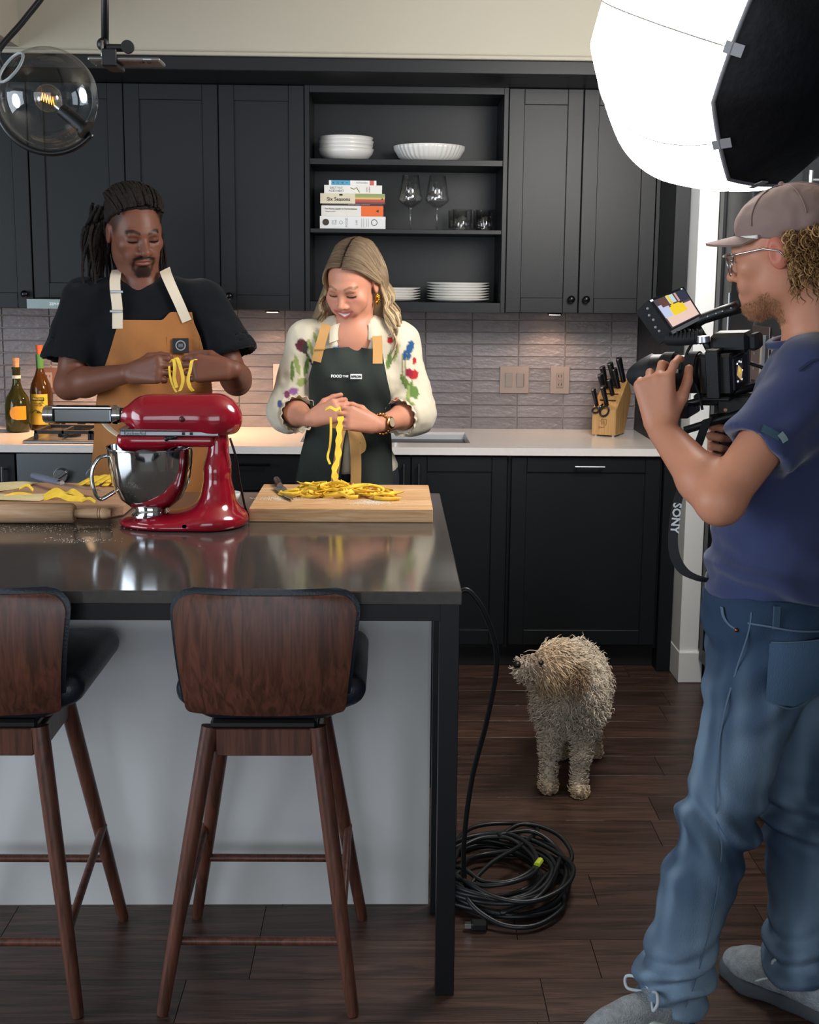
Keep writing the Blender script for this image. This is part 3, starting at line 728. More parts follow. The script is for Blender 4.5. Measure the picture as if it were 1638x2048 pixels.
# ------------------------------------------------------------------ anatomy
class Frame:
    """local axes: s = the person's right, f = forward, u = up"""
    def __init__(s, o, f, u):
        s.o = npv(o); s.f = unit(f); s.s = unit(np.cross(s.f, npv(u))); s.u = np.cross(s.s, s.f); s.R = np.stack([s.s, s.f, s.u], 1)
    def __call__(s, a, b, c_): return s.o + s.s * a + s.f * b + s.u * c_
    def loc(s, P): return (P - s.o) @ s.R
def head(S_, F, sc=1., jaw=1., nose=1., lids=True, smile=False, ears=1.):
    R = F.R; k = sc; w = jaw
    e = lambda c_, r, kk=.02, sub=False: S_.ell(F(*(npv(c_) * k)), npv(r) * k, kk * k, R, sub)
    e((0, -.015, .035), (.076, .096, .084), .03); e((0, .03, -.03), (.062*w, .066, .088), .04)
    e((0, .066, -.098), (.028*w, .022, .020), .03)
    for q in (-1, 1):
        e((q*.044*w, .012, -.066), (.020, .034, .032), .03); e((q*.043, .064, -.022), (.024, .022, .020), .022); e((q*.030, .080, -.055), (.02, .016, .02), .02)
    S_.cap(F(-.034*k, .084*k, .016*k), F(.034*k, .084*k, .016*k), .0115*k, .0115*k, .018*k)
    for q in (-1, 1):
        e((q*.032, .103, -.003), (.019, .017, .011), .012, True); e((q*.031, .0755, -.003), (.0165, .0165, .0125), .005)
    S_.cap(F(0, .088*k, .004*k), F(0, (.106 + .006*nose)*k, -.034*k), .0075*k, .0115*k*nose, .012*k)
    for q in (-1, 1): e((q*.0125*nose, .099, -.040), (.0085, .010, .0075), .007)
    if not smile:
        e((0, .0935, -.0625), (.024, .009, .0060), .006); e((0, .0925, -.0735), (.021, .010, .0075), .006); e((0, .106, -.0680), (.027, .010, .0014), .003, True)
    else:
        A = [(-.031, .078, -.054), (-.018, .089, -.0600), (0, .0935, -.0620), (.018, .089, -.0600), (.031, .078, -.054)]
        Bq = [(-.031, .078, -.054), (-.019, .085, -.0715), (0, .0895, -.0795), (.019, .085, -.0715), (.031, .078, -.054)]
        for C_, r in ((A, .0042), (Bq, .0052)):
            S_.chain([F(*(npv(p)*k)) for p in C_], [r*.7*k, r*k, r*k, r*k, r*.7*k], .005*k)
        for q in (-1, 1): e((q*.047, .060, -.038), (.018, .018, .020), .018)
    for q in (-1, 1):
        e((q*.079, -.006, -.008), (.0075*ears, .019*ears, .031*ears), .008); e((q*.0865, .000, -.006), (.005, .010, .016), .005, True)
def hand(S_, Wr, d, n, thumb, L=.19, curl=((20, 30, 20),)*4, spread=.0, th=((.55, .75, .35), (.75, .35, .55)), k=.010, fat=1.):
    """Wr wrist, d pointing to the fingers, n the way the palm faces, thumb: +1/-1 side (cross(d,n)*thumb)"""
    d = unit(d); n = unit(npv(n) - d * (npv(n) @ d)); t = np.cross(d, n) * thumb; s = L / .19; Wr = npv(Wr); tips = []
    offs = (.031, .0105, -.0105, -.030); ln = (.070, .078, .072, .056); fr = (.0088, .0090, .0085, .0076)
    for i in range(4):
        b = Wr + d * (.096 - .004 * abs(i - 1)) * s + t * offs[i] * s
        S_.cap(Wr + d * .012 * s + t * offs[i] * .55 * s, b, .0165 * s * fat, .0125 * s * fat, .014)
        p = b; a = 0; dd = unit(d + t * spread * (1.5 - i) * .3)
        for j, fr_ in enumerate((.45, .31, .26)):
            a += math.radians(curl[i][j]); q = p + (dd * math.cos(a) + n * math.sin(a)) * ln[i] * fr_ * s
            r0 = fr[i] * (1.02 - .10 * j) * s * fat; S_.cap(p, q, r0, r0 * .92, .003 if j else .005); p = q
        tips.append(p)
    b = Wr + d * .022 * s + t * .022 * s + n * .010 * s
    p = b; rr_ = (.0165, .0115, .0095)
    g = [npv(x) for x in th]; segs = [unit(d * .75 + t * .6 + n * .25) * .040 * s] + [unit(d * x[0] + t * x[1] + n * x[2]) * l * s for x, l in zip(g, (.034, .028))]
    for j, v in enumerate(segs):
        S_.cap(p, p + v, rr_[j] * s * fat, (rr_[j+1] if j < 2 else .0085) * s * fat, .012 if j == 0 else .005); p = p + v
    tips.append(p); return tips
def limb(S_, a, b, r0, r1, bulge=0., k=.02, at_=.35):
    a = npv(a); b = npv(b); m_ = a + (b - a) * at_; S_.chain([a, m_, b], [r0, r0 + (r1 - r0) * at_ + bulge, r1], k)
def lerp(a, b, t): return npv(a) + (npv(b) - npv(a)) * t
def smooth01(x): x = np.clip(x, 0, 1); return x * x * (3 - 2 * x)
# ------------------------------------------------------------------ cloth helpers
def cast_y(S_, x, z, off=.006, y0=-2.1, y1=-1.34):
    """first point met when moving along +Y from in front of the body"""
    x = np.asarray(x, float).ravel(); z = np.asarray(z, float).ravel(); y = np.full(len(x), y0)
    for _ in range(26):
        d = S_.ev(np.stack([x, y, z], -1)) - off; y = y + np.clip(d, -.02, .05) * .85; y = np.minimum(y, y1)
    return y
def sheet(name, P, m, parent, th=.003, colors=None):
    """cloth from a grid of points (R,C,3), given a thickness"""
    P = np.asarray(P, float); R, C_, _ = P.shape
    du = np.gradient(P, axis=0); dv = np.gradient(P, axis=1); N = np.cross(du, dv); N /= np.linalg.norm(N, axis=2, keepdims=True) + 1e-9
    A = P.reshape(-1, 3); B_ = (P - N * th).reshape(-1, 3); n = R * C_
    i = (np.arange(R - 1)[:, None] * C_ + np.arange(C_ - 1)[None]).ravel()
    f1 = np.stack([i, i + 1, i + C_ + 1, i + C_], -1); f2 = f1[:, ::-1] + n
    per = list(range(C_)) + [r * C_ + C_ - 1 for r in range(1, R)] + [(R - 1) * C_ + c_ for c_ in range(C_ - 2, -1, -1)] + [r * C_ for r in range(R - 2, 0, -1)]
    a = np.array(per); b = np.roll(a, -1); f3 = np.stack([a, a + n, b + n, b], -1)
    cc = None if colors is None else np.concatenate([colors.reshape(-1, 3)] * 2)
    o = npmesh(name, np.concatenate([A, B_]), np.concatenate([f1, f2, f3]), m, parent, cc)
    bm = newbm(); bm.from_mesh(o.data); bmesh.ops.recalc_face_normals(bm, faces=bm.faces); bm.to_mesh(o.data); bm.free()
    o.data.set_sharp_from_angle(angle=math.radians(60)); return o
def blur2(a, n):
    for _ in range(n):
        p = np.pad(a, 1, mode='edge'); a = (p[:-2, 1:-1] + p[2:, 1:-1] + p[1:-1, :-2] + p[1:-1, 2:] + 2 * a) / 6
    return a
def ribbon_on(name, S_, pts, wd, m, parent, off=.008, th=.0025, seg=10, y0=-2.1):
    """strap lying on a body: pts = (x,z) path"""
    p = [q for q in bez([(x, 0, z) for x, z in pts], seg)]; p = np.array([[q.x, q.z] for q in p])
    d = np.gradient(p, axis=0); d /= np.linalg.norm(d, axis=1, keepdims=True); nrm = np.stack([-d[:, 1], d[:, 0]], -1)
    g = np.stack([p + nrm * wd * t for t in (-.5, -.17, .17, .5)], 1); y = cast_y(S_, g[..., 0], g[..., 1], off, y0).reshape(g.shape[:2]); y = blur2(y, 2)
    return sheet(name, np.stack([g[..., 0], y, g[..., 1]], -1), m, parent, -th)
def half_cut(S_, p, d, rad=.15, k=.006):
    """remove what lies beyond the plane at p with direction d, near p"""
    p = npv(p); d = unit(d); return S_.fn(lambda P: np.maximum(-((P - p) @ d), np.linalg.norm(P - p, axis=1) - rad), p, rad, k, True)
def face_colors(P, F, k, base, lip, brow, beard=None, beard_fn=None, brow_w=.0045, lid=None, smile=False, teeth=None, blush=None):
    q = F.loc(P) / k; s_, f_, u_ = q.T; a = np.abs(s_); c_ = np.tile(npv(base), (len(P), 1))
    infront = (f_ > .045) & (np.linalg.norm(q, axis=1) < .15)
    def mix(w_, col): 
        nonlocal c_
        w_ = np.clip(w_, 0, 1)[:, None] * infront[:, None]; c_ = c_ * (1 - w_) + npv(col) * w_
    if blush is not None: mix(.35 * np.exp(-(((a - .042) / .018) ** 2 + ((u_ + .025) / .018) ** 2)), blush)
    if lid is not None: mix(.6 * np.exp(-(((a - .031) / .015) ** 2 + ((u_ + .001) / .008) ** 2)), lid)
    yb = .020 + .006 * smooth01((a - .012) / .02) - .007 * smooth01((a - .035) / .02)
    mix(smooth01(2.2 - np.abs(u_ - yb) / brow_w * 1.5) * (f_ > .052) * smooth01((a - .010) / .004) * smooth01((.054 - a) / .006) * .9, brow)
    if lid is not None:      # lash line of the lowered lids
        yl = -.0075 - .004 * np.sqrt(np.clip(1 - ((a - .032) / .017) ** 2, 0, 1)) + .003
        mix(smooth01(1.6 - np.abs(u_ - yl) / .0027) * smooth01((a - .014) / .004) * smooth01((.050 - a) / .004), npv(brow) * .15)
    if not smile:
        m_ = np.clip(1 - (s_ / .026) ** 2, 0, 1)
        mix(smooth01((.0125 * m_ - np.abs(u_ + .0678)) / .003) * .85, lip); mix(smooth01(1.5 - np.abs(u_ + .0680) / .0012) * (a < .025) * .8, npv(lip) * .35)
    else:
        top = -.0600 + .006 * np.clip(s_ / .031, -1, 1) ** 2 - .001; bot = -.0800 + .026 * np.clip(s_ / .031, -1, 1) ** 2
        mix(smooth01((u_ - bot + .0050) / .002) * smooth01((top + .0055 - u_) / .002) * (a < .034), lip)
        mix(smooth01((u_ - bot - .0048) / .0015) * smooth01((top - .0028 - u_) / .0015) * (a < .026), teeth)
    mix(smooth01(1.4 - np.hypot((a - .0075) / .004, (u_ + .046) / .0028)) * .8, npv(base) * .25)
    if beard_fn is not None: mix(beard_fn(s_, f_, u_), beard)
    return c_

# ------------------------------------------------------------------ the man with dreadlocks
SK1 = lin('#6e4536')
man = thing('person', 'person with dark dreadlocks in a black t-shirt and brown apron, pulling apart pasta', 'person', (-.81, -1.29, 0))
shl, shr = npv((-1.005, -1.335, 1.487)), npv((-.615, -1.335, 1.487))
ell_, elr_ = npv((-1.048, -1.395, 1.212)), npv((-.500, -1.405, 1.232))
wrl, wrr = npv((-.815, -1.588, 1.268)), npv((-.484, -1.622, 1.285))
HF1 = Frame((-.829, -1.355, 1.712), (.46, -.83, -.32), (0.08, -.28, 1)); HK1 = 1.06
Bd = Sdf()
head(Bd, HF1, HK1, jaw=1.06, nose=1.25)
Bd.cap(HF1(0, -.03, -.05), (-.812, -1.335, 1.53), .060, .066, .03)
Bd.ell((-.81, -1.32, 1.33), (.150, .098, .15), .05); Bd.ell((-.81, -1.315, 1.12), (.15, .11, .15), .05); Bd.ell((-.81, -1.30, .96), (.155, .12, .11), .05)
Bd.cap(shl, shr, .038, .038, .05)
for a, b, c_ in ((shl, ell_, wrl), (shr, elr_, wrr)):
    limb(Bd, a, b, .047, .043, .004, .03); limb(Bd, b, c_, .046, .0295, .006, .02, .3)
for q in (-.095, .095):
    limb(Bd, (-.81 + q, -1.30, .93), (-.81 + q * 1.1, -1.28, .50), .082, .055, 0, .03); limb(Bd, (-.81 + q * 1.1, -1.28, .50), (-.81 + q * 1.15, -1.26, .09), .054, .036, .006, .02); Bd.cap((-.81 + q * 1.15, -1.25, .045), (-.81 + q * 1.3, -1.40, .03), .04, .032, .02)
tl1 = hand(Bd, wrl + npv((.012, -.010, .001)), (.90, -.36, .16), (.28, .88, -.22), 1, .200, ((36, 52, 30), (42, 60, 30), (48, 64, 30), (54, 66, 30)), th=((.9, .10, .4), (.95, -.15, .35)), fat=1.04)
tr1 = hand(Bd, wrr + npv((-.010, -.012, .0)), (-.93, -.20, .06), (-.18, .92, -.22), -1, .200, ((26, 40, 22), (30, 42, 22), (36, 44, 22), (42, 46, 22)), th=((.9, .15, .45), (.95, -.1, .35)), fat=1.04)
v, f = mesh_sdf(Bd, .0105, (((-.93, -.72, .0030), (-.86, -.50, .0036)), ((-1.50, -1.24, .0030), (-1.76, -1.52, .0036)), ((1.57, 1.86, .0030), (1.20, 1.36, .0036))))
v = relax(v, f, 1, .3)
def goatee(s_, f_, u_):
    a = np.abs(s_)
    g = smooth01((1.12 - np.hypot(a / .027, (u_ + .102) / .024)) / .35) * smooth01((f_ - .03) / .02)
    mus = smooth01(1.8 - np.abs(u_ + .0535 + a * .16) / .0038) * smooth01((.033 - a) / .006)
    side = .8 * smooth01(1.6 - np.abs(a - .031 + .10 * np.clip(-.07 - u_, 0, 1)) / .0038) * smooth01((-.052 - u_) / .006) * smooth01((u_ + .105) / .01)
    return np.clip(g + mus + side, 0, 1) * .92
col = face_colors(v, HF1, HK1, SK1, lin('#7d4a42'), lin('#1a100c'), lin('#120d0c'), goatee, .0042, lid=lin('#4d2f25'))
q = HF1.loc(v) / HK1; a_ = np.abs(q[:, 0]); wt_ = (smooth01((a_ - .040) / .022) * smooth01((q[:, 2] + .012) / .03) * smooth01((.062 - q[:, 1] - .3 * (.05 - q[:, 2])) / .02) * (np.linalg.norm(q, axis=1) < .15) * (a_ < .074 + 2 * np.maximum(q[:, 2] - .02, 0)) * .8)[:, None]; col = col * (1 - wt_) + npv(lin('#2a1d18')) * wt_
M_SKIN = mat('skin', '#888888', .46, spec=.35, attr='Col', bump=(300, .05, (1, 1, 1)))
npmesh('body', v, f, M_SKIN, man, col)
# t-shirt
Sh = Sdf()
hl, hr = lerp(shl, ell_, .74), lerp(shr, elr_, .72)
for a, b, e in ((shl, hl, ell_), (shr, hr, elr_)):
    o_ = npv((-.012 if a is shl else .012, 0, 0)); Sh.cap(a + o_ * .6, lerp(a, e, .85) + o_ * 2.0, .062, .086, .05)
    Sh.cap(lerp(a, e, .55) + o_ * 1.9, lerp(a, e, 1.05) + o_ * 2.0, .066, .078, .004, sub=True); half_cut(Sh, b, e - a, .17)
Sh.ell((-.81, -1.315, 1.35), (.190, .130, .18), .05); Sh.ell((-.785, -1.315, 1.12), (.195, .138, .20), .06); Sh.ell((-.79, -1.30, .96), (.190, .14, .10), .05)
Sh.cap(shl + npv((.02, 0, -.002)), shr + npv((-.02, 0, -.002)), .056, .056, .07); Sh.cap(lerp(shl, shr, .30) + npv((0, .0, .022)), lerp(shl, shr, .70) + npv((0, 0, .022)), .052, .052, .06)
Sh.ell((-.812, -1.375, 1.600), (.082, .10, .055), .012, sub=True)
Sh.fn(lambda P: P[:, 2] - .90, (-.81, -1.3, .80), .3, .01, True)
wr_ = lambda P: -.006 * vnoise(P * npv((1, 1, .45)), 13, 3) + .0035 * vnoise(P, 28, 5) + .004 * np.sin((P[:, 0] * 26 + P[:, 2] * 38)) * np.exp(-((P[:, 2] - 1.33) / .12) ** 2) * (np.abs(P[:, 0] + .81) > .15)
v, f = mesh_sdf(Sh, .0065); v = relax(puff(v, f, wr_), f, 2, .4)
M_TEE = mat('black cotton', '#090d13', .88, spec=.2, sheen=.08, bump=(420, .12, (1, 1, 1)))
npmesh('t_shirt', v, f, M_TEE, man)
# trousers and shoes
Tr = Sdf()
Tr.ell((-.81, -1.30, .93), (.168, .13, .12), .05)
for q in (-.095, .095):
    limb(Tr, (-.81 + q, -1.30, .90), (-.81 + q * 1.1, -1.28, .50), .095, .075, 0, .03); limb(Tr, (-.81 + q * 1.1, -1.28, .50), (-.81 + q * 1.15, -1.26, .10), .074, .062, 0, .02)
v, f = mesh_sdf(Tr, .013); npmesh('trousers', v, f, mat('dark denim', '#1c222c', .85), man)
for q in (-.1095, .1095):
    s1 = Sdf(); s1.cap((-.81 + q, -1.25, .045), (-.81 + q * 1.2, -1.42, .038), .046, .038, .03); s1.cap((-.81 + q, -1.24, .07), (-.81 + q, -1.26, .10), .045, .045, .03); s1.fn(lambda P: P[:, 2] - .002, (-.81, -1.3, -.1), .3, .004, True)
    v, f = mesh_sdf(s1, .009); npmesh('shoe', v, f, M_DARK, man)
# brown apron over the shirt
ZT = np.linspace(1.462, .72, 64); zk = [1.47, 1.43, 1.38, 1.33, 1.27, 1.20, 1.0, .90, .70]
XL = np.interp(ZT, zk[::-1], [-.868, -.876, -.892, -.910, -.935, -.955, -.985, -1.000, -1.02][::-1]); XR = np.interp(ZT, zk[::-1], [-.640, -.634, -.614, -.602, -.592, -.588, -.590, -.592, -.595][::-1])
tt = np.linspace(0, 1, 46); GX = XL[:, None] * (1 - tt) + XR[:, None] * tt; GZ = np.repeat(ZT[:, None], 46, 1)
top = 1.428 + .026 * smooth01((tt - .58) / .14)                  # the bib rises to a rounded pocket side at his left
GZ = top[None] + (GZ - 1.462) * ((top - .72) / (1.462 - .72))[None]
GY = cast_y(Sh, GX, np.maximum(GZ, 1.02), .009).reshape(GX.shape); GY = blur2(GY, 6) - .004
hang = np.clip((1.10 - GZ) / .3, 0, 1); GY = GY - .045 * hang + hang * (.016 * np.sin(tt * 15 + 1.0)[None] + .008 * np.sin(tt * 31)[None])
GY += .006 * np.sin(GX * 60 + GZ * 22) * np.exp(-((GZ - 1.24) / .09) ** 2)
M_APR = mat('brown canvas', '#a06a3e', .85, spec=.2, noise=(9, .10, (1, 1, 1)), bump=(500, .15, (1, 1, 1)))
M_WEB = mat('cream webbing', '#d9cbb5', .8, bump=(600, .1, (1, 1, 1)))
sheet('apron', np.stack([GX, GY, GZ], -1), M_APR, man, -.003)
ap = ribbon_on('strap', Sh, [(-.872, 1.400), (-.874, 1.47), (-.884, 1.54), (-.888, 1.585)], .034, M_WEB, man, .016)
for z in (1.455, 1.517): obj('buckle', box((-.897, float(cast_y(Sh, [-.876], [z], .020)[0]) - .003, z - .004), (-.856, float(cast_y(Sh, [-.876], [z], .020)[0]) + .004, z + .004), .001), M_STEEL, ap)
ribbon_on('strap', Sh, [(-.655, 1.425), (-.682, 1.49), (-.712, 1.55), (-.735, 1.588)], .032, M_WEB, man, .016)
yp = float(cast_y(Sh, [-.672], [1.345], .02)[0])
bdg = obj('badge', xf(box((-.026, -.002, -.024), (.026, .002, .024), .001), Matrix.Translation((-.674, yp - .010, 1.347)) @ Matrix.Rotation(.35, 4, 'Z')), mat('black label', '#15171b', .7), man)
M_BADGE = mat('badge print', '#8d949a', .7)
obj('badge_emblem', xf(lathe([(.013, -.0006), (.0165, -.0006), (.0165, .0004), (.013, .0004)], (0, 0, 0), 24, (0, -1, 0)), Matrix.Translation((-.674, yp - .0123, 1.348)) @ Matrix.Rotation(.35, 4, 'Z')), M_BADGE, bdg)
for dz in (-.004, 0, .004): obj('badge_emblem', xf(box((-.008, -.0008, dz - .0008), (.008, .0002, dz + .0008)), Matrix.Translation((-.674, yp - .0123, 1.348)) @ Matrix.Rotation(.35, 4, 'Z')), M_BADGE, bdg)
g = np.array([[(-.718 + .1 * i, 0, 1.375 - .13 * j) for i in np.linspace(0, 1, 10)] for j in np.linspace(0, 1, 10)]); g[..., 1] = blur2(cast_y(Sh, g[..., 0], g[..., 2], .012).reshape(10, 10), 3) - .0055
sheet('pocket', g, M_APR, man, -.002)
obj('waist_tie', tube(bez([(-.93, -1.47, 1.115), (-.885, -1.515, 1.08), (-.835, -1.53, 1.055), (-.78, -1.525, 1.045)], 8), .013, 8, flat=.16), M_WEB, man, True)
# dreadlocks
rg = np.random.RandomState(4)
HairV = Sdf(); HairV.ell(HF1(0, -.022 * HK1, .046 * HK1), npv((.092, .108, .086)) * HK1, .01, HF1.R)
HairV.fn(lambda P: (lambda q: np.maximum(-(q[:, 1] - (.052 - .55 * (q[:, 2] - .03))), -(q[:, 1] + .03 + 0 * q[:, 2])) if False else -(q[:, 1] - (.015 + 1.0 * np.clip(q[:, 2] - .03, -.10, .2) - .20 * np.abs(q[:, 0]))))(HF1.loc(P) / HK1), HF1.o, .25, .006, True)
HairV.fn(lambda P: (lambda q: q[:, 2] + .035 + .6 * np.clip(q[:, 1] + .02, -1, .2))(HF1.loc(P) / HK1), HF1.o, .25, .01, True)
v, f = mesh_sdf(HairV, .006); v = puff(v, f, lambda P: -.003 + .002 * vnoise(P, 70, 2))
M_DREAD = mat('dreadlocks', '#231c1a', .8, spec=.25, noise=(60, .35, (1, 1, 1)), bump=(220, .7, (1, 1, 1)))
npmesh('hair', v, f, M_DREAD, man)
paths, rads = [], []
K = 14
for i in range(64):                                              # locks lying from the hairline over the crown to the back
    az = rg.uniform(-1.25, 1.25); st = rg.uniform(.0, .18); out = []
    for t in np.linspace(0, 1, K):
        el = 1.02 - st + (t * 1.75); a_ = az * (1 - .25 * t)
        d_ = npv((math.sin(a_) * 1.0, math.cos(a_) * math.cos(el - .35), 0)); d_[2] = math.sin(max(min(el, PI), .35))
        d_ = npv((math.sin(a_) * math.sin(.55 + .9 * (1 - abs(t - .5))), math.cos(.56 + 2.15 * t + st * .5), math.sin(.56 + 2.15 * t + st * .5) * math.cos(a_ * .8)))
        r_ = .0900 + .003 * math.sin(t * 9 + i); d_ /= np.linalg.norm(d_)
        out.append(HF1(*(npv((d_[0] * r_ * 1.10, -.022 + d_[1] * r_ * 1.2, .046 + d_[2] * r_)) * HK1)))
    paths.append(out); rads.append(.0062 * (1 - .2 * np.abs(np.linspace(-1, 1, K))))
def hang_lock(side, f0, u0, length, flare, seed):
    r = np.random.RandomState(seed); p = HF1(*(npv((side * .084, f0, u0)) * HK1)); out = []
    vx = flare; vy = r.uniform(-.01, .012)
    for t in np.linspace(0, 1, K):
        out.append(p + npv((vx * (1 - (1 - t) ** 2) + .005 * math.sin(t * 7 + seed), vy * t + .005 * math.cos(t * 6 + seed), -length * (t ** 1.15) + .012 * math.sin(t * PI))))
    paths.append(out); rads.append(.0066 * (1 - .55 * np.linspace(0, 1, K) ** 3))
for i in range(38): hang_lock(rg.uniform(.80, 1.22), rg.uniform(-.10, -.028), rg.uniform(-.01, .075), rg.uniform(.11, .25), -rg.uniform(.0, .055), i)
for i in range(20): hang_lock(-rg.uniform(.65, 1.12), rg.uniform(-.11, -.03), rg.uniform(-.02, .06), rg.uniform(.13, .23), rg.uniform(.0, .022), 50 + i)
for i in range(18): hang_lock(rg.uniform(-.6, .6), rg.uniform(-.13, -.115), rg.uniform(-.03, .03), rg.uniform(.16, .24), rg.uniform(-.02, .02), 80 + i)
o = strands('dreadlocks', paths, rads, M_DREAD, man, 6); o['kind'] = 'stuff'
# ------------------------------------------------------------------ the woman with long hair
SK2 = lin('#c78a70')
wom = thing('person', 'smiling person with long blonde hair, flowered blouse and dark green apron, holding pasta', 'person', (-.12, -1.34, 0))
wl, wr2 = npv((-.272, -1.385, 1.372)), npv((.030, -1.385, 1.368))
el2, er2 = npv((-.322, -1.405, 1.135)), npv((.072, -1.405, 1.130))
vl, vr = npv((-.250, -1.575, 1.128)), npv((-.036, -1.590, 1.112))
HF2 = Frame((-.122, -1.415, 1.552), (-.36, -.84, -.42), (-.12, -.40, .9)); HK2 = .985
Bw = Sdf(); head(Bw, HF2, HK2, jaw=.94, nose=.92, smile=True, ears=.85)
Bw.cap(HF2(0, -.03, -.05), (-.113, -1.385, 1.40), .046, .052, .03)
Bw.ell((-.115, -1.37, 1.27), (.125, .085, .15), .05); Bw.ell((-.13, -1.36, 1.08), (.115, .085, .12), .05); Bw.ell((-.13, -1.345, .93), (.150, .11, .11), .05)
Bw.cap(wl, wr2, .040, .040, .05); Bw.ell((-.115, -1.40, 1.375), (.09, .05, .05), .05)
for a, b, c_ in ((wl, el2, vl), (wr2, er2, vr)):
    limb(Bw, a, b, .042, .036, .002, .03); limb(Bw, b, c_, .038, .0245, .004, .02, .3)
for q in (-.075, .075):
    limb(Bw, (-.13 + q, -1.34, .90), (-.13 + q, -1.33, .48), .075, .05, 0, .03); limb(Bw, (-.13 + q, -1.33, .48), (-.13 + q, -1.31, .09), .05, .033, .005, .02); Bw.cap((-.13 + q, -1.30, .04), (-.13 + q * 1.2, -1.43, .028), .035, .028, .02)
hand(Bw, vl + npv((.008, -.006, .002)), (.84, -.34, .34), (.30, .88, -.12), 1, .172, ((34, 46, 25), (42, 54, 28), (50, 60, 28), (58, 64, 30)), th=((.9, .20, .4), (.95, -.05, .35)), fat=1.0)
hand(Bw, vr + npv((-.008, -.006, .002)), (-.88, -.32, .26), (-.26, .90, -.22), -1, .176, ((20, 34, 18), (24, 36, 20), (28, 38, 20), (34, 40, 22)), th=((1., .2, .35), (1., -.05, .3)), fat=1.0)
v, f = mesh_sdf(Bw, .010, (((-.25, -.02, .0027),), ((-1.56, -1.30, .0027), (-1.74, -1.56, .0034)), ((1.42, 1.69, .0027), (1.07, 1.23, .0034))))
v = relax(v, f, 1, .25)
col = face_colors(v, HF2, HK2, SK2, lin('#b8605a'), lin('#86634a'), brow_w=.0032, lid=lin('#8a6152'), smile=True, teeth=lin('#efe7df'), blush=lin('#cf7f70'))
npmesh('body', v, f, M_SKIN, wom, col)
# blouse with printed flowers
Bl = Sdf()
for a, b, w_, sg in ((wl, el2, vl, -1), (wr2, er2, vr, 1)):
    o_ = npv((sg * .010, 0, 0)); Bl.cap(a + o_, b + o_, .052, .070, .05); he = lerp(b, w_, .22)
    Bl.cap(b + o_ * .8, lerp(b, w_, .40), .066, .060, .03); Bl.cap(lerp(b, w_, .10), lerp(b, w_, .8), .046, .052, .004, sub=True); half_cut(Bl, lerp(b, w_, .30), w_ - b, .11, .004)
Bl.ell((-.115, -1.37, 1.28), (.148, .100, .16), .05); Bl.ell((-.13, -1.36, 1.08), (.135, .10, .14), .05); Bl.ell((-.13, -1.345, .95), (.160, .12, .08), .05)
Bl.ell((-.175, -1.43, 1.25), (.065, .05, .06), .04); Bl.ell((-.06, -1.43, 1.25), (.065, .05, .06), .04)
Bl.cap(wl + npv((.02, 0, -.006)), wr2 + npv((-.02, 0, -.006)), .052, .052, .06); Bl.cap((-.17, -1.385, 1.405), (-.06, -1.385, 1.405), .038, .038, .05)
Bl.ell((-.118, -1.470, 1.395), (.058, .07, .095), .01, sub=True); Bl.ell((-.115, -1.40, 1.47), (.062, .07, .07), .01, sub=True)
Bl.fn(lambda P: P[:, 2] - .93, (-.13, -1.35, .83), .25, .01, True)
v, f = mesh_sdf(Bl, .0046); v = relax(puff(v, f, lambda P: -.005 * vnoise(P * npv((1.3, 1, .4)), 22, 8) - .002 * vnoise(P, 50, 4)), f, 2, .4); vn_ = vnoise(v, 160, 3)
cb = np.tile(npv(lin('#d3c9b3')), (len(v), 1))
def petal(cx, cz, rx, rz, ang, hexc, jag=.25, ymax=-1.33):
    """one printed petal or leaf on the cloth"""
    dx, dz = v[:, 0] - cx, v[:, 2] - cz; c_, s_ = math.cos(ang), math.sin(ang); a = (dx * c_ + dz * s_) / rx; b = (-dx * s_ + dz * c_) / rz
    r = np.hypot(a, b) * (1 + jag * vn_); w_ = (smooth01((1.12 - r) / .22) * (v[:, 1] < ymax))[:, None]
    cb[:] = cb * (1 - w_) + npv(lin(hexc)) * w_
RED, BLUE, GRN, DRED, PUR, LGR, DK = '#a92328', '#27517f', '#5d7a3c', '#5a2230', '#8a5a93', '#93a05c', '#3a3430'
for a in ((.002, 1.372, .013, .011, .4, RED), (.063, 1.345, .012, .026, -.35, BLUE), (.052, 1.323, .014, .016, .2, BLUE), (.074, 1.262, .018, .015, 0, RED), (.062, 1.268, .010, .014, .5, '#8d1f38'),
          (.050, 1.235, .010, .028, .55, GRN), (.068, 1.215, .008, .026, -.1, GRN), (.080, 1.205, .014, .020, .3, GRN), (.060, 1.195, .006, .03, 0, LGR), (.078, 1.305, .006, .012, 0, RED), (.020, 1.33, .006, .03, -.3, LGR), (-.004, 1.305, .009, .03, -.2, GRN),
          (.040, 1.29, .0025, .04, .05, '#8f8763'), (.050, 1.285, .0025, .045, -.05, '#8f8763'), (-.286, 1.350, .018, .022, .4, DRED), (-.272, 1.345, .010, .018, -.3, DK), (-.262, 1.31, .004, .035, .5, DK), (-.300, 1.29, .008, .030, .2, LGR), (-.270, 1.285, .007, .032, -.15, GRN), (-.315, 1.27, .006, .03, .0, GRN),
          (-.285, 1.235, .018, .012, .3, LGR), (-.312, 1.205, .014, .013, 0, PUR), (-.332, 1.195, .010, .012, 0, '#7a3a5c'), (-.290, 1.175, .006, .02, .3, LGR), (-.270, 1.155, .022, .008, -.2, DK), (-.355, 1.165, .008, .012, 0, '#44507f'), (-.172, 1.335, .018, .018, 0, BLUE), (-.163, 1.325, .014, .010, .3, '#16365e'), (-.080, 1.338, .012, .007, .4, GRN), (-.255, 1.345, .006, .03, .3, LGR),
          (.020, 1.175, .012, .008, .9, '#c4482c'), (.010, 1.155, .012, .018, .2, DK), (.060, 1.165, .02, .008, .3, LGR), (-.24, 1.375, .006, .02, .2, LGR)): petal(*a)
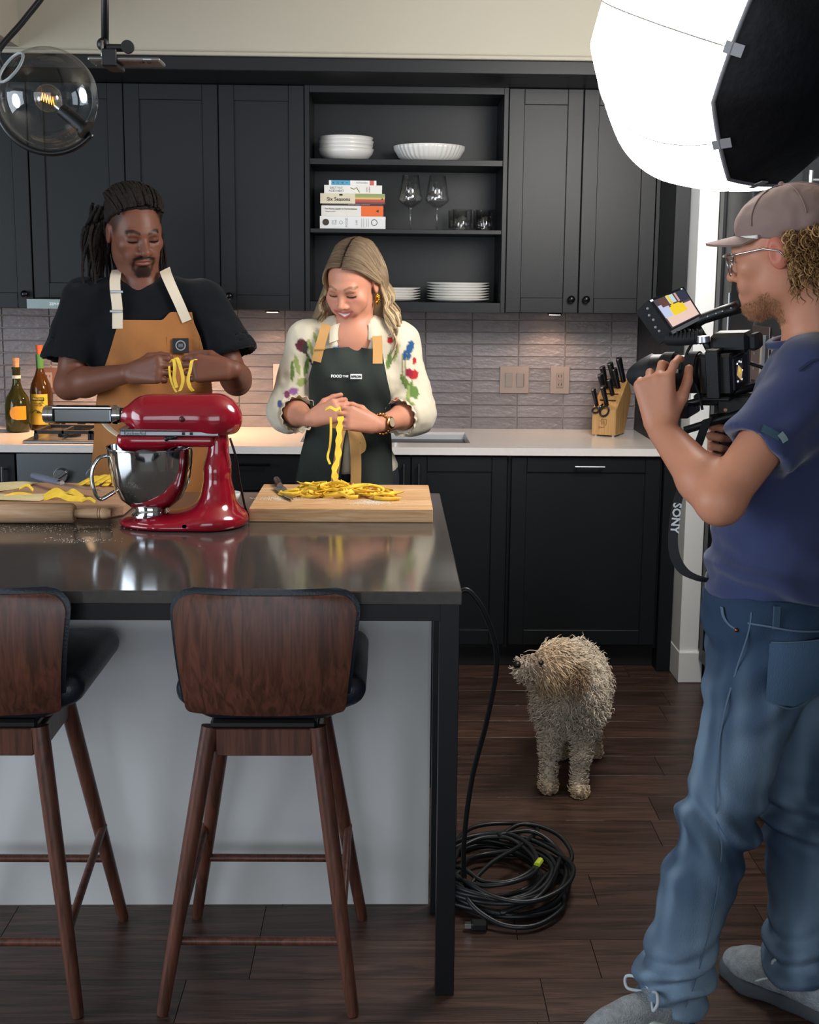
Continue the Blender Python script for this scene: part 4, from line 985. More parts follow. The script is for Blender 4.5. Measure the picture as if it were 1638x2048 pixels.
M_BLOUSE = mat('printed blouse', '#ffffff', .8, spec=.2, attr='Col', sheen=.2, bump=(400, .1, (1, 1, 1)))
npmesh('blouse', v, f, M_BLOUSE, wom, cb)
# collar points
for sg, px_ in ((-1, -.165), (1, -.068)):
    g = np.array([[(-.115 + sg * (.046 + .034 * i), 0, 1.425 - .052 * j - .012 * i) for i in np.linspace(0, 1, 7)] for j in np.linspace(0, 1, 7)]); g[..., 1] = blur2(cast_y(Bl, g[..., 0], g[..., 2], .006).reshape(7, 7), 2) - .004
    sheet('collar', g, mat('cream cloth', '#d3c9b3', .8), wom, -.002)
# ruffled cuffs
for b, w_ in ((el2, vl), (er2, vr)):
    d_ = unit(w_ - b); c0 = lerp(b, w_, .24); u_, w2 = (npv(q) for q in frame_from(Vector(d_))); rings = []
    for t in np.linspace(0, 1, 6):
        rings.append([c0 + d_ * (t * .032) + (u_ * math.cos(a) + w2 * math.sin(a)) * (.050 + .009 * t + .0035 * t * math.sin(a * 15)) for a in np.linspace(0, 2 * PI, 120, endpoint=False)])
    R_g = np.array(rings + [rings[0]])[:, list(range(120)) + [0]][:6]; sheet('cuff', R_g, mat('cream cloth', '#d3c9b3', .8), wom, .0018)
# trousers
Tw = Sdf(); Tw.ell((-.13, -1.345, .92), (.158, .12, .10), .05)
for q in (-.075, .075): limb(Tw, (-.13 + q, -1.34, .88), (-.13 + q, -1.33, .48), .084, .064, 0, .03); limb(Tw, (-.13 + q, -1.33, .48), (-.13 + q, -1.31, .10), .063, .05, 0, .02)
v, f = mesh_sdf(Tw, .013); npmesh('trousers', v, f, mat('dark denim', '#1c222c', .85), wom)
for q in (-.075, .075):
    s1 = Sdf(); s1.cap((-.13 + q, -1.30, .04), (-.13 + q * 1.2, -1.45, .033), .040, .033, .03); s1.fn(lambda P: P[:, 2] - .002, (-.13, -1.3, -.1), .3, .004, True)
    v, f = mesh_sdf(s1, .009); npmesh('shoe', v, f, M_DARK, wom)
# green apron, split at the front below the tie
ZW = np.linspace(1.338, .74, 60); zk = [1.34, 1.30, 1.25, 1.20, 1.14, 1.09, 1.0, .91, .74]
WL = np.interp(ZW, zk[::-1], [-.232, -.246, -.262, -.262, -.255, -.268, -.292, -.312, -.33][::-1]); WR = np.interp(ZW, zk[::-1], [-.026, -.020, -.010, .002, .006, .004, .006, .010, .012][::-1])
M_GRN = mat('dark green canvas', '#323834', .88, spec=.2, noise=(8, .12, (1, 1, 1)), bump=(500, .15, (1, 1, 1)))
tt = np.linspace(0, 1, 40)
def apron_part(t0, t1, zmax):
    tq = t0 + (t1 - t0) * tt; gx = WL[:, None] * (1 - tq) + WR[:, None] * tq; gz = np.repeat(ZW[:, None], 40, 1); k_ = ZW <= zmax + 1e-6
    gz = gz + .010 * (1 - (2 * tq - 1) ** 2)[None] * (gz > 1.30)
    gy = cast_y(Bl, gx, np.maximum(gz, 1.0), .008, y1=-1.36).reshape(gx.shape); gy = blur2(np.minimum(gy, gy.min(axis=1, keepdims=True) + .022 + .10 * (2 * tq - 1)[None] ** 4), 6) - .004
    h_ = np.clip((1.08 - gz) / .35, 0, 1); gy = gy - .024 * h_ + h_ * .010 * np.sin(tq * 13)[None] + .003 * np.sin(gx * 70 + gz * 30); return np.stack([gx, gy, gz], -1)[k_]
G1 = apron_part(0, 1, 2.); cut = int(np.argmin(np.abs(ZW - 1.085)))
sheet('apron', G1[:cut + 1], M_GRN, wom, -.003)
sheet('apron_skirt', apron_part(0, .475, 1.09), M_GRN, wom, -.003); sheet('apron_skirt', apron_part(.585, 1, 1.09), M_GRN, wom, -.003)
M_TAN = mat('tan webbing', '#c6965a', .8, bump=(600, .1, (1, 1, 1)))
st = ribbon_on('strap', Bl, [(-.236, 1.302), (-.226, 1.345), (-.212, 1.395), (-.205, 1.42)], .030, M_TAN, wom, .016)
yb_ = float(cast_y(Bl, [-.226], [1.345], .02)[0]); obj('buckle', box((-.244, yb_ - .004, 1.340), (-.208, yb_ + .003, 1.349), .001), M_TAN, st)
ribbon_on('strap', Bl, [(-.040, 1.298), (-.040, 1.34), (-.042, 1.385)], .031, M_TAN, wom, .016)
def flat_ribbon(name, pts, wd, m, parent, side=(1, 0, 0), th=.002, seg=8):
    p = bez(pts, seg); s_ = npv(side); g = np.array([[npv(q) + s_ * wd * t for t in (-.5, 0, .5)] for q in p]); return sheet(name, g, m, parent, th)
yt = float(cast_y(Bl, [-.135], [1.06], .008)[0]) - .03
flat_ribbon('apron_tie', [(-.150, yt, 1.095), (-.160, yt - .004, 1.05), (-.168, yt - .006, .99), (-.176, yt - .008, .93), (-.172, yt - .008, .88)], .024, M_TAN, wom)
flat_ribbon('apron_tie', [(-.120, yt, 1.095), (-.112, yt - .006, 1.05), (-.108, yt - .008, .99), (-.108, yt - .01, .93), (-.110, yt - .01, .88)], .034, M_TAN, wom)
flat_ribbon('apron_tie', [(-.125, yt - .012, 1.092), (-.095, yt - .018, 1.07), (-.082, yt - .018, 1.035), (-.088, yt - .016, 1.012), (-.096, yt - .012, 1.04)], .018, M_TAN, wom, (.8, 0, .6))
flat_ribbon('apron_tie', [(-.19, yt + .012, 1.105), (-.15, yt - .002, 1.10), (-.11, yt - .002, 1.10), (-.06, yt + .012, 1.105)], .028, M_TAN, wom, (0, 0, 1))
# lettering on the bib
M_WPR = mat('white print', '#e8ecec', .5); M_VIO = mat('violet print', '#9a92d8', .5)
ylet = float(cast_y(Bl, [-.135], [1.258], .008)[0]) - .0165
RB = Matrix.Rotation(PI/2, 4, 'X')
text('FOOD', .0125, M_WPR, (-.170, ylet, 1.258), RB, wom, bold=.0006); text('THE', .0095, M_WPR, (-.1415, ylet, 1.258), RB, wom, bold=.0004)
lb = obj('print_box', box((-.1265, ylet - .0004, 1.2495), (-.0895, ylet + .0012, 1.2655), .0006), M_WPR, wom); text('APRON', .0098, mat('dark print', '#222420', .6), (-.108, ylet - .0012, 1.2573), RB, lb, bold=.0003)
# watch, ring, earring
M_GOLD = mat('rose gold', '#d9a066', .22, metal=1.); M_GOLD2 = mat('gold', '#d9a03c', .2, metal=1.)
dW = unit(vr - er2); pw_ = lerp(er2, vr, .90); u_, w2 = (npv(q) for q in frame_from(Vector(dW))); wt = thing('wristwatch', 'rose gold wristwatch on the forearm of the smiling woman', 'watch', tuple(pw_))
bm = newbm()
for k in range(18):
    a = 2 * PI * k / 18; q = pw_ + (u_ * math.cos(a) + w2 * math.sin(a)) * .0315; box((-.0055, -.002, -.0045), (.0055, .002, .0045), .0008, bm) if False else ball(q, (.0058, .0058, .0058), 8, 5, bm)
obj('bracelet', bm, M_GOLD, wt, True)
fd = unit(npv((.1, -.9, .05)) - dW * (npv((.1, -.9, .05)) @ dW)); fc = pw_ + fd * .031
obj('watch_case', lathe([(0, 0), (.018, 0), (.0195, .003), (.0195, .006), (.0165, .0085), (0, .0085)], tuple(fc), 28, tuple(fd)), M_GOLD, wt, True, angle=35); obj('dial', lathe([(0, .0088), (.0145, .0088), (.0145, .0092), (0, .0092)], tuple(fc), 24, tuple(fd)), mat('champagne dial', '#cdb79a', .3, metal=.4), wt)
ec = HF2(-.082 * HK2, .000, -.048 * HK2); er = thing('earring', 'twisted gold earring on the ear of the smiling woman', 'earring', tuple(ec))
bm = newbm()
for k in range(3): tube([ec + npv((.004 * math.cos(a + k * 2), -.004 + .003 * math.sin(a * 2), .012 * math.sin(a) - .004 * k)) for a in np.linspace(0, 2 * PI, 14)], .0034, 6, bm)
obj('twist', bm, M_GOLD2, er, True)
# long hair: a soft mass covered with wavy locks
Hv = Sdf(); Hv.ell(HF2(0, -.020 * HK2, .042 * HK2), npv((.0795, .0985, .0795)) * HK2, .01, HF2.R)
Hv.fn(lambda P: (lambda q: -(q[:, 1] - (.037 + .95 * np.clip(q[:, 2] - .03, -.10, .2) - .40 * np.abs(q[:, 0]))))(HF2.loc(P) / HK2), HF2.o, .25, .006, True)
Hv.cap(HF2(.055, -.055, .0), (-.225, -1.345, 1.43), .050, .034, .03); Hv.cap(HF2(-.055, -.055, .0), (-.030, -1.35, 1.41), .046, .034, .03); Hv.cap(HF2(0, -.07, .0), (-.12, -1.32, 1.40), .06, .05, .03)
v, f = mesh_sdf(Hv, .006); v = relax(v, f, 2, .5)
M_HAIR2 = mat('blonde hair', '#ffffff', .42, spec=.4, attr='Col', bump=(90, .4, (6, 6, 1)))
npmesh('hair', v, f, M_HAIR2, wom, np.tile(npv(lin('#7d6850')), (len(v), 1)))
rg = np.random.RandomState(11); paths, cols, rads = [], [], []; K = 26
for i in range(380):
    q = 1 if i % 2 else -1; a = rg.uniform(0, 1) ** .8; j = lambda s_=.004: rg.uniform(-s_, s_)
    pin = (q < 0) and a < .45                                     # her left side is tucked behind the ear
    p0 = npv((q * .003 - .003, .078 - .16 * a + j(), .084 + .048 * math.sin(a * 2.2) + j(.002)))
    p1 = npv((q * .050, .066 - .15 * a + j(), .074 + .040 * math.sin(a * 2.4) + j(.002)))
    p2 = npv((q * (.084 + j(.003)), (.042 if not pin else .022) - .125 * a + j(), .026 + j()))
    p3 = npv((q * (.093 + j()), (.022 if not pin else -.032) - .09 * a + j(), -.030 + j()))
    P_ = [HF2(*(p * HK2)) for p in (p0, p1, p2, p3)]
    base = P_[-1]; ln = rg.uniform(.15, .245) if q > 0 else rg.uniform(.15, .24); ph = rg.uniform(0, .9) + a * 2; out_ = -1 if q > 0 else 1
    fw = -.05 * (1 - a) if q > 0 else -.055 * (1 - a)
    for t in (.2, .4, .6, .8, 1.0): P_.append(base + npv((out_ * (.030 * math.sin(t * 2.2)) + out_ * .013 * math.sin(t * 9 + ph) + (.0 if q < 0 else .012 * t), fw * t - .010 * math.cos(t * 8 + ph), -ln * t)))
    P_ = np.array([tuple(x) for x in bez(P_, 4)]); ii = np.linspace(0, len(P_) - 1, K); P_ = np.stack([np.interp(ii, np.arange(len(P_)), P_[:, c_]) for c_ in range(3)], -1)
    P_ += (HF2.u * .002)[None] * rg.uniform(0, 1.5); paths.append(P_); r0 = rg.uniform(.0028, .0046); rads.append(r0 * np.interp(np.linspace(0, 1, K), [0, .1, .8, 1], [.45, 1, 1, .15]))
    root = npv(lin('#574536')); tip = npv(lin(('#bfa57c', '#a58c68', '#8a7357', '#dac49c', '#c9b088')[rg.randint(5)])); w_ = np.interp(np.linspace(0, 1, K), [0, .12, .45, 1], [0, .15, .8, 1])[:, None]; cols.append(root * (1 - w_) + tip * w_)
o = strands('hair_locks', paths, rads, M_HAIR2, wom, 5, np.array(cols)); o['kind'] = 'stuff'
# ------------------------------------------------------------------ the cameraman at the right
SK3 = lin('#c4866a')
cm = thing('person', 'person with a video camera, in taupe cap, glasses, navy t-shirt and blue jeans', 'person', (.78, -2.97, 0))
shn, shf = npv((.818, -3.058, 1.385)), npv((.898, -2.80, 1.385))
eln, elf = npv((.632, -3.135, 1.152)), npv((.845, -2.705, 1.13))
wrn, wrf = npv((.560, -2.935, 1.262)), npv((.790, -2.850, 1.212))
HF3 = Frame((.796, -2.915, 1.633), (-.83, .50, -.22), (-.22, .06, 1)); HK3 = 1.0
FB = unit((-.90, .43, 0)); SB = npv((FB[1], -FB[0], 0))            # forward, right
Rb = np.stack([SB, FB, npv((0, 0, 1))], 1)
Bc = Sdf(); head(Bc, HF3, HK3, jaw=1.0, nose=1.05, ears=1.05)
Bc.ell(HF3(0, .076, -.100), (.026, .024, .030), .03, HF3.R)
Bc.cap(HF3(0, -.035, -.05), (.868, -2.93, 1.435), .056, .064, .035)
Bc.ell((.86, -2.93, 1.27), (.160, .105, .16), .05, Rb); Bc.ell((.812, -2.945, 1.06), (.145, .105, .14), .05, Rb); Bc.ell((.80, -2.95, .90), (.150, .115, .11), .05, Rb)
Bc.cap(shn, shf, .050, .050, .05)
limb(Bc, shn, eln, .048, .043, .003, .03); limb(Bc, eln, wrn, .047, .030, .005, .02, .3); limb(Bc, shf, elf, .05, .04, .002, .03); limb(Bc, elf, wrf, .045, .030, .004, .02, .3)
LEGS = (((.785, -3.03, .87), (.688, -3.03, .455), (.592, -3.06, .085)), ((.860, -2.87, .87), (.900, -2.925, .43), (.905, -2.985, .085)))
for h_, k_, a_ in LEGS: limb(Bc, h_, k_, .080, .054, 0, .03); limb(Bc, k_, a_, .052, .036, .006, .02)
hand(Bc, wrn + npv((-.002, .006, .008)), (-.16, .14, .95), (.50, .84, -.05), -1, .195, ((16, 44, 34), (38, 58, 36), (52, 62, 38), (62, 64, 40)), th=((.85, .35, .35), (.9, .1, .5)), fat=1.06, spread=1.1)
hand(Bc, wrf + npv((-.008, 0, .004)), (-.95, -.02, .16), (-.1, -.95, .05), 1, .190, ((58, 78, 55), (62, 80, 55), (66, 80, 55), (70, 80, 50)), th=((.7, .6, .5), (.8, .2, .6)), fat=1.08)
v, f = mesh_sdf(Bc, .012, (((.66, .86, .0029), (.50, .66, .0036)), ((-3.02, -2.80, .0029), (-2.95, -2.76, .0036)), ((1.49, 1.73, .0029), (1.18, 1.40, .0036))))
v = relax(v, f, 1, .25)
def beard3(s_, f_, u_):
    a = np.abs(s_); jaw = smooth01((-.072 - u_ - .25 * (f_ - .05)) / .018) * smooth01((f_ + .01) / .03)
    mus = smooth01(1.7 - np.abs(u_ + .0535 + a * .15) / .0055) * smooth01((.036 - a) / .008)
    return np.clip(jaw * .62 + mus * .75, 0, .8)
col = face_colors(v, HF3, HK3, SK3, lin('#b06558'), lin('#8a6544'), lin('#7a5236'), beard3, .004)
q = HF3.loc(v); wj = (smooth01((-.074 - q[:, 2]) / .03) * smooth01((q[:, 1] + .005) / .03) * (q[:, 2] > -.15) * (q[:, 1] < .05) * .55)[:, None]; col = col * (1 - wj) + npv(lin('#8a5e40')) * wj
red = (smooth01(1.3 - np.abs(np.abs(q[:, 0]) - .083) / .014) * (np.hypot(q[:, 1] + .006, q[:, 2] + .008) < .042) * .5)[:, None]; col = col * (1 - red) + npv(lin('#c25f50')) * red
npmesh('body', v, f, M_SKIN, cm, col)
bw_ = np.clip(wj[:, 0] + beard3(*q.T) * (q[:, 1] > .03) * (np.linalg.norm(q, axis=1) < .16), 0, 1); bi = np.nonzero((bw_ > .36) & (q[:, 2] > -.16))[0]; vb, nb = v[bi], vnormals(v, f)[bi]
# eyes behind the glasses
for s_ in (-1, 1):
    e_ = obj('eye', ball(HF3(s_ * .031, .0795, -.003), .0125, 14, 10), mat('eye white', '#e8e2dc', .2), cm, True)
    obj('iris', ball(HF3(s_ * .031 + .0, .0885, -.004), .0055, 10, 8), mat('iris', '#4a5a60', .2), e_, True)
# navy t-shirt
Sc = Sdf()
for a, e, tcut in ((shn, eln, .60), (shf, elf, .62)):
    Sc.cap(a, lerp(a, e, .75), .062, .078, .045); Sc.cap(lerp(a, e, .52), lerp(a, e, 1.), .052, .064, .004, sub=True); half_cut(Sc, lerp(a, e, tcut), e - a + npv((0, 0, .02)), .15)
Sc.ell((.862, -2.93, 1.27), (.178, .126, .17), .05, Rb); Sc.ell((.815, -2.945, 1.06), (.168, .138, .16), .06, Rb); Sc.ell((.806, -2.95, .965), (.172, .146, .09), .05, Rb)
Sc.cap(lerp(shn, shf, .1), lerp(shn, shf, .9), .056, .056, .06); Sc.cap(lerp(shn, shf, .3) + npv((0, 0, .028)), lerp(shn, shf, .7) + npv((0, 0, .028)), .048, .048, .06)
Sc.ell((.842, -2.92, 1.480), (.080, .080, .045), .012, sub=True)
Sc.fn(lambda P: P[:, 2] - (.906 + .020 * np.sin(P[:, 0] * 18)), (.80, -2.95, .80), .30, .006, True)
fold = lambda P: -.003 * vnoise(P, 26, 6) - .006 * vnoise(P * npv((.6, .6, 1.6)), 16, 2) - .009 * np.sin(P[:, 2] * 95 + P[:, 0] * 25 + 2.5 * vnoise(P, 9, 4)) * np.exp(-((P[:, 2] - .985) / .075) ** 2) - .0035 * np.sin(P[:, 0] * 60 - P[:, 2] * 75) * np.exp(-((P[:, 2] - 1.27) / .08) ** 2)
v, f = mesh_sdf(Sc, .0056); v = relax(puff(v, f, fold), f, 2, .4)
M_NAVY = mat('navy cotton', '#333a5c', .88, spec=.2, sheen=.3, noise=(5, .10, (1, 1, 1)), bump=(420, .12, (1, 1, 1)))
npmesh('t_shirt', v, f, M_NAVY, cm)
col3 = Sdf()
rings = []
for k in range(40):
    a = 2 * PI * k / 40; rings.append(npv((.856, -2.925, 1.456)) + npv((.079 * math.cos(a), .072 * math.sin(a), .018 * math.cos(a))))
obj('collar_rib', tube([tuple(p) for p in rings] + [tuple(rings[0])], .009, 8, caps=False), M_NAVY, cm, True)
ribbon_on('shoulder_seam', Sc, [(.775, 1.40), (.805, 1.42), (.845, 1.417), (.88, 1.38), (.90, 1.33)], .004, mat('navy seam', '#262c48', .9), cm, .002, y0=-3.5)
lg = ribbon_on('sleeve_logo', Sc, [(.696, 1.296), (.712, 1.288), (.727, 1.279)], .014, mat('teal print', '#2f4a58', .7), cm, .003, .0015, y0=-3.5)
ribbon_on('logo_dot', Sc, [(.7275, 1.287), (.734, 1.279), (.738, 1.272)], .012, mat('grey print', '#7d8f92', .7), lg, .005, .0015, y0=-3.5)
# belt and jeans
Jn = Sdf()
Jn.ell((.802, -2.952, .915), (.170, .140, .075), .04, Rb); Jn.ell((.815, -2.955, .835), (.168, .145, .12), .06, Rb); Jn.ell((.868, -2.985, .835), (.105, .085, .105), .06, Rb)
(h0, k0_, a0), (h1, k1_, a1) = LEGS
limb(Jn, h0, k0_, .100, .075, 0, .04); limb(Jn, k0_, lerp(k0_, a0, .93), .074, .066, 0, .03); Jn.cap(lerp(k0_, a0, .8), lerp(k0_, a0, 1.02) + npv((.012, 0, 0)), .066, .071, .03)
limb(Jn, h1, k1_, .098, .074, 0, .04); limb(Jn, k1_, lerp(k1_, a1, .95), .073, .066, 0, .03); Jn.cap(lerp(k1_, a1, .78), lerp(k1_, a1, 1.0), .067, .076, .03)
Jn.fn(lambda P: -(P[:, 2] - .948), (.80, -2.95, 1.06), .3, .004, True)
half_cut(Jn, lerp(k0_, a0, 1.06), npv(a0) - npv(k0_), .16); half_cut(Jn, lerp(k1_, a1, 1.05), npv(a1) - npv(k1_), .16)
def jfold(P):
    z = P[:, 2]; n_ = vnoise(P, 8, 9); kn = np.exp(-((z - .44) / .075) ** 2); an = np.exp(-((z - .13) / .07) ** 2); hp = np.exp(-((z - .80) / .09) ** 2)
    return -.003 * vnoise(P, 24, 1) - .014 * np.sin(z * 78 + P[:, 0] * 34 + 3.5 * n_) * kn - .013 * np.sin(z * 105 - P[:, 0] * 30 + 3 * n_) * an - .008 * np.sin(z * 70 - P[:, 0] * 55 + 2 * n_) * hp - .005 * vnoise(P * npv((1, 1, .5)), 13, 7)
v, f = mesh_sdf(Jn, .0058); v = relax(puff(v, f, jfold), f, 1, .4)
fade = smooth01((vnoise(v * npv((2.2, 2.2, .35)), 16, 2) + .6) / 1.8) * .5 + .5 * np.clip(.45 + .5 * vnoise(v, 6, 5), 0, 1)
fade = fade * smooth01((.90 - v[:, 2]) / .25); c1, c2 = npv(lin('#2b3c52')), npv(lin('#8399ad')); cj = c1 + (c2 - c1) * fade[:, None]
M_DENIM = mat('blue denim', '#ffffff', .85, spec=.2, attr='Col', bump=(600, .25, (1, 1, .35)))
jo = npmesh('jeans', v, f, M_DENIM, cm, cj)
M_SEAM = mat('jeans seam', '#4d6074', .85); M_SEAMD = mat('jeans seam dark', '#1e2c3e', .85)
ribbon_on('side_seam', Jn, [(.712, .925), (.706, .88), (.690, .80), (.672, .72), (.664, .60), (.664, .50), (.676, .43), (.668, .33), (.655, .24), (.630, .15), (.612, .10)], .0026, M_SEAM, jo, .0034, .0012, y0=-3.5)
ribbon_on('waist_seam', Jn, [(.705, .904), (.74, .903), (.79, .897), (.85, .893), (.90, .892)], .0035, M_SEAM, jo, .0034, .0012, y0=-3.5)
ribbon_on('pocket_edge', Jn, [(.668, .922), (.670, .905), (.678, .892), (.692, .885)], .004, M_SEAM, jo, .0034, .0012, y0=-3.5)
g = np.array([[(.742 + .115 * i, 0, .872 + .006 * i - (.118 + .016 * (1 - abs(2 * i - 1))) * j) for i in np.linspace(0, 1, 16)] for j in np.linspace(0, 1, 16)]); g[..., 1] = blur2(cast_y(Jn, g[..., 0], g[..., 2], .004, -3.5).reshape(16, 16), 2) - .003
fp = np.tile(npv(lin('#465c74')), (16, 16, 1)); sheet('back_pocket', g, M_DENIM, jo, -.003, fp)
for pts in ([(.744, .874), (.80, .877), (.855, .879)], [(.743, .870), (.745, .80), (.748, .754)], [(.748, .752), (.80, .737), (.855, .757)]): ribbon_on('pocket_stitch', Jn, pts, .003, M_SEAM, jo, .0085, .001, y0=-3.5)
yr = float(cast_y(Jn, [.688], [.886], .004, -3.5)[0]); obj('rivet', ball((.688, yr - .002, .886), .0045, 10, 6), mat('copper', '#9a5a3c', .3, metal=1.), jo, True)
for x in (.755, .868): 
    yy = float(cast_y(Jn, [x], [.925], .003, -3.5)[0]); obj('belt_loop', box((x - .007, yy - .006, .897), (x + .007, yy + .001, .944), .001), mat('denim plain', '#34475c', .85), jo)
obj('belt', tube([tuple(npv((.802, -2.952, .925)) + SB * .158 * math.cos(a) + FB * .126 * math.sin(a)) for a in np.linspace(0, 2 * PI, 49)], .012, 6, caps=False, flat=1.), mat('black leather', '#141416', .5), cm, True)
# running shoes
def shoe(heel, toe, label, zb=.0):
    heel, toe = npv(heel), npv(toe); d = unit(toe - heel); L = np.linalg.norm(toe - heel); s_ = npv((d[1], -d[0], 0)); P = lambda a, b, c_: tuple(heel + d * a * L + s_ * b + npv((0, 0, c_)))
    t = thing('running_shoe', label, 'shoe', tuple((heel + toe) / 2), 'running shoes of the cameraman')
    so = Sdf(); so.chain([P(.10, 0, .018), P(.40, .004, .018), P(.72, -.004, .018), P(.92, .002, .022)], [.036, .036, .043, .032], .02); so.fn(lambda X: X[:, 2] - .001, P(.5, 0, -.1), .25, .003, True)
    so.fn(lambda X: -(X[:, 2] - (.040 + .006 * np.cos(((X - heel) @ d) / L * 6))), P(.5, 0, .10), .25, .003, True)
    v, f = mesh_sdf(so, .005); npmesh('sole', v, f, mat('grey sole', '#3d4146', .7), t)
    o2 = Sdf(); o2.chain([P(.12, 0, .055), P(.30, 0, .068), P(.55, 0, .058), P(.75, -.003, .048), P(.90, .002, .044)], [.036, .040, .040, .040, .028], .03); o2.cap(P(.12, 0, .07), P(.17, 0, .108), .040, .039, .03); o2.cap(P(.15, 0, .09), P(.17, 0, .14), .032, .033, .004, sub=True)
    o2.fn(lambda X: X[:, 2] - .036, P(.5, 0, -.06), .25, .003, True)
    v, f = mesh_sdf(o2, .0045); up = npmesh('upper', v, f, mat('grey knit', '#868b8f', .85, noise=(60, .2, (1, 1, 1)), bump=(260, .6, (1, 1, 1))), t)
    for k in range(5):
        a0_ = .36 + .075 * k; zt = .103 - .05 * (a0_ - .3)
        obj('lace', tube(bez([P(a0_, -.030, zt - .014), P(a0_ + .02, -.012, zt - .001), P(a0_ + .045, .012, zt - .002), P(a0_ + .06, .030, zt - .018)], 5), .0034, 6, flat=.5), mat('grey lace', '#a9afb4', .8), up, True)
    for q_ in (-1, 1):
        obj('lace', tube(bez([P(.36, 0, .108), P(.40, q_ * .03, .125), P(.46, q_ * .055, .120), P(.47, q_ * .045, .100), P(.40, q_ * .015, .104)], 6), .0036, 6), mat('grey lace', '#a9afb4', .8), up, True)
        obj('side_flash', tube(bez([P(.34, q_ * .041, .060), P(.48, q_ * .0425, .072), P(.62, q_ * .042, .048)], 6), .010, 6, flat=.3), mat('pale flash', '#c9d4cf', .5), up, True)
    obj('tongue', box((-.02, -.004, 0), (.02, .004, .05), .003) if False else tube([P(.33, 0, .095), P(.29, 0, .125), P(.27, 0, .15)], [.022, .026, .02], 8, flat=.3), mat('grey lace dark', '#6f757a', .8), up, True)
    return t
shoe((.640, -3.055, 0), (.395, -3.165, 0), 'grey running shoe at the bottom edge, toe pointing left with a loose bow')
shoe((.965, -3.055, 0), (.772, -2.845, 0), 'grey running shoe at the right edge, seen from the side with pale flash')
# cap
Cp = Sdf(); Cp.ell(HF3(0, -.018, .052), (.087, .108, .072), .01, HF3.R)
Cp.fn(lambda P: (lambda q: q[:, 2] - (.022 + .20 * q[:, 1]))(HF3.loc(P)), HF3(0, 0, -.06), .25, .004, True)
Cp.ell(HF3(0, -.118, .045), (.034, .04, .024), .006, HF3.R, True)
v, f = mesh_sdf(Cp, .0045); v = puff(v, f, lambda P: -.0022 * vnoise(P * npv((1, 1, 2)), 30, 3) - .0015 * vnoise(P, 60, 2)); v = relax(v, f, 1, .4)
M_CAP = mat('taupe twill', '#8d7770', .85, spec=.2, bump=(500, .15, (1, 1, 1)))
M_CORD = mat('white cord', '#e8e4dc', .7)
cap = thing('baseball_cap', 'taupe baseball cap with a white cord, on the head of the cameraman', 'cap', tuple(HF3(0, 0, .04)))
npmesh('crown', v, f, M_CAP, cap)
gr = []
for i in np.linspace(0, 1, 12):
    row = []
    for j in np.linspace(-1, 1, 22):
        r_ = .079 + .078 * i * math.sqrt(max(0, 1 - (j * .98) ** 2)) ** .7; a = j * 1.22
        row.append(HF3(math.sin(a) * (.079 + .006 * i), .086 * math.cos(a) - .012 + .078 * i * math.cos(a * .9) ** .8, .038 + .004 * math.cos(a) - .020 * (abs(math.sin(a)) ** 2) * (.5 + .5 * i)))
    gr.append(row)
sheet('brim', np.array(gr), M_CAP, cap, .005)
obj('cord', tube([tuple(HF3(math.sin(a) * .0865, .091 * math.cos(a) - .010, .0425 - .012 * math.sin(a) ** 2)) for a in np.linspace(-1.15, 1.15, 24)], .0042, 8), M_CORD, cap, True)
obj('button', ball(HF3(0, -.018, .125), .007, 10, 6), M_CAP, cap, True)
for a in (0, 1, 2):
    an = a * PI / 3 + PI / 2
    obj('panel_seam', tube([tuple(HF3(math.cos(an) * .0878 * math.cos(t), -.018 + .1088 * math.sin(an) * math.cos(t), .052 + .0728 * math.sin(t))) for t in np.linspace(.05, PI - .05, 30)], .0016, 5), M_CAP, cap, True)
obj('back_strap', tube([tuple(HF3(.05 * t, -.112 + .016 * t * t, .040)) for t in np.linspace(-1, 1, 9)], .010, 6, flat=.25), M_DARK, cap, True)
# glasses
gl = thing('eyeglasses', 'thin metal eyeglasses on the face of the cameraman', 'glasses', tuple(HF3(0, .1, 0)))
M_WIRE = mat('pale metal', '#cfcfd2', .25, metal=1.)
for s_ in (-1, 1):
    pts = [tuple(HF3(s_ * (.033 + .025 * math.cos(a)), .106 - .004 * math.cos(a), -.010 + .021 * math.sin(a))) for a in np.linspace(0, 2 * PI, 28)]
    obj('rim', tube(pts, .0016, 6, caps=False), M_WIRE, gl, True)
    obj('brow_bar', tube([tuple(HF3(s_ * x, .107 - .03 * max(0, x - .03), .011 + .002 * math.sin(x * 60))) for x in np.linspace(.008, .06, 8)], .0026, 6), mat('pale acetate', '#d9d2cc', .3), gl, True)
    obj('temple', tube([tuple(HF3(s_ * x, y_, z_)) for x, y_, z_ in ((.060, .104, .008), (.074, .07, .008), (.082, .02, .007), (.086, -.01, -.004), (.086, -.022, -.02))], .0020, 6), M_WIRE, gl, True)
    bm = newbm(); bm.faces.new([bm.verts.new(p) for p in pts[:-1]]); obj('lens', bm, thin_glass('lens glass', '#e9edf0', 1.6), gl)
obj('bridge', tube([tuple(HF3(x, .108 - 4 * x * x, -.001 + 0 * x)) for x in np.linspace(-.009, .009, 6)], .0016, 6), M_WIRE, gl, True)
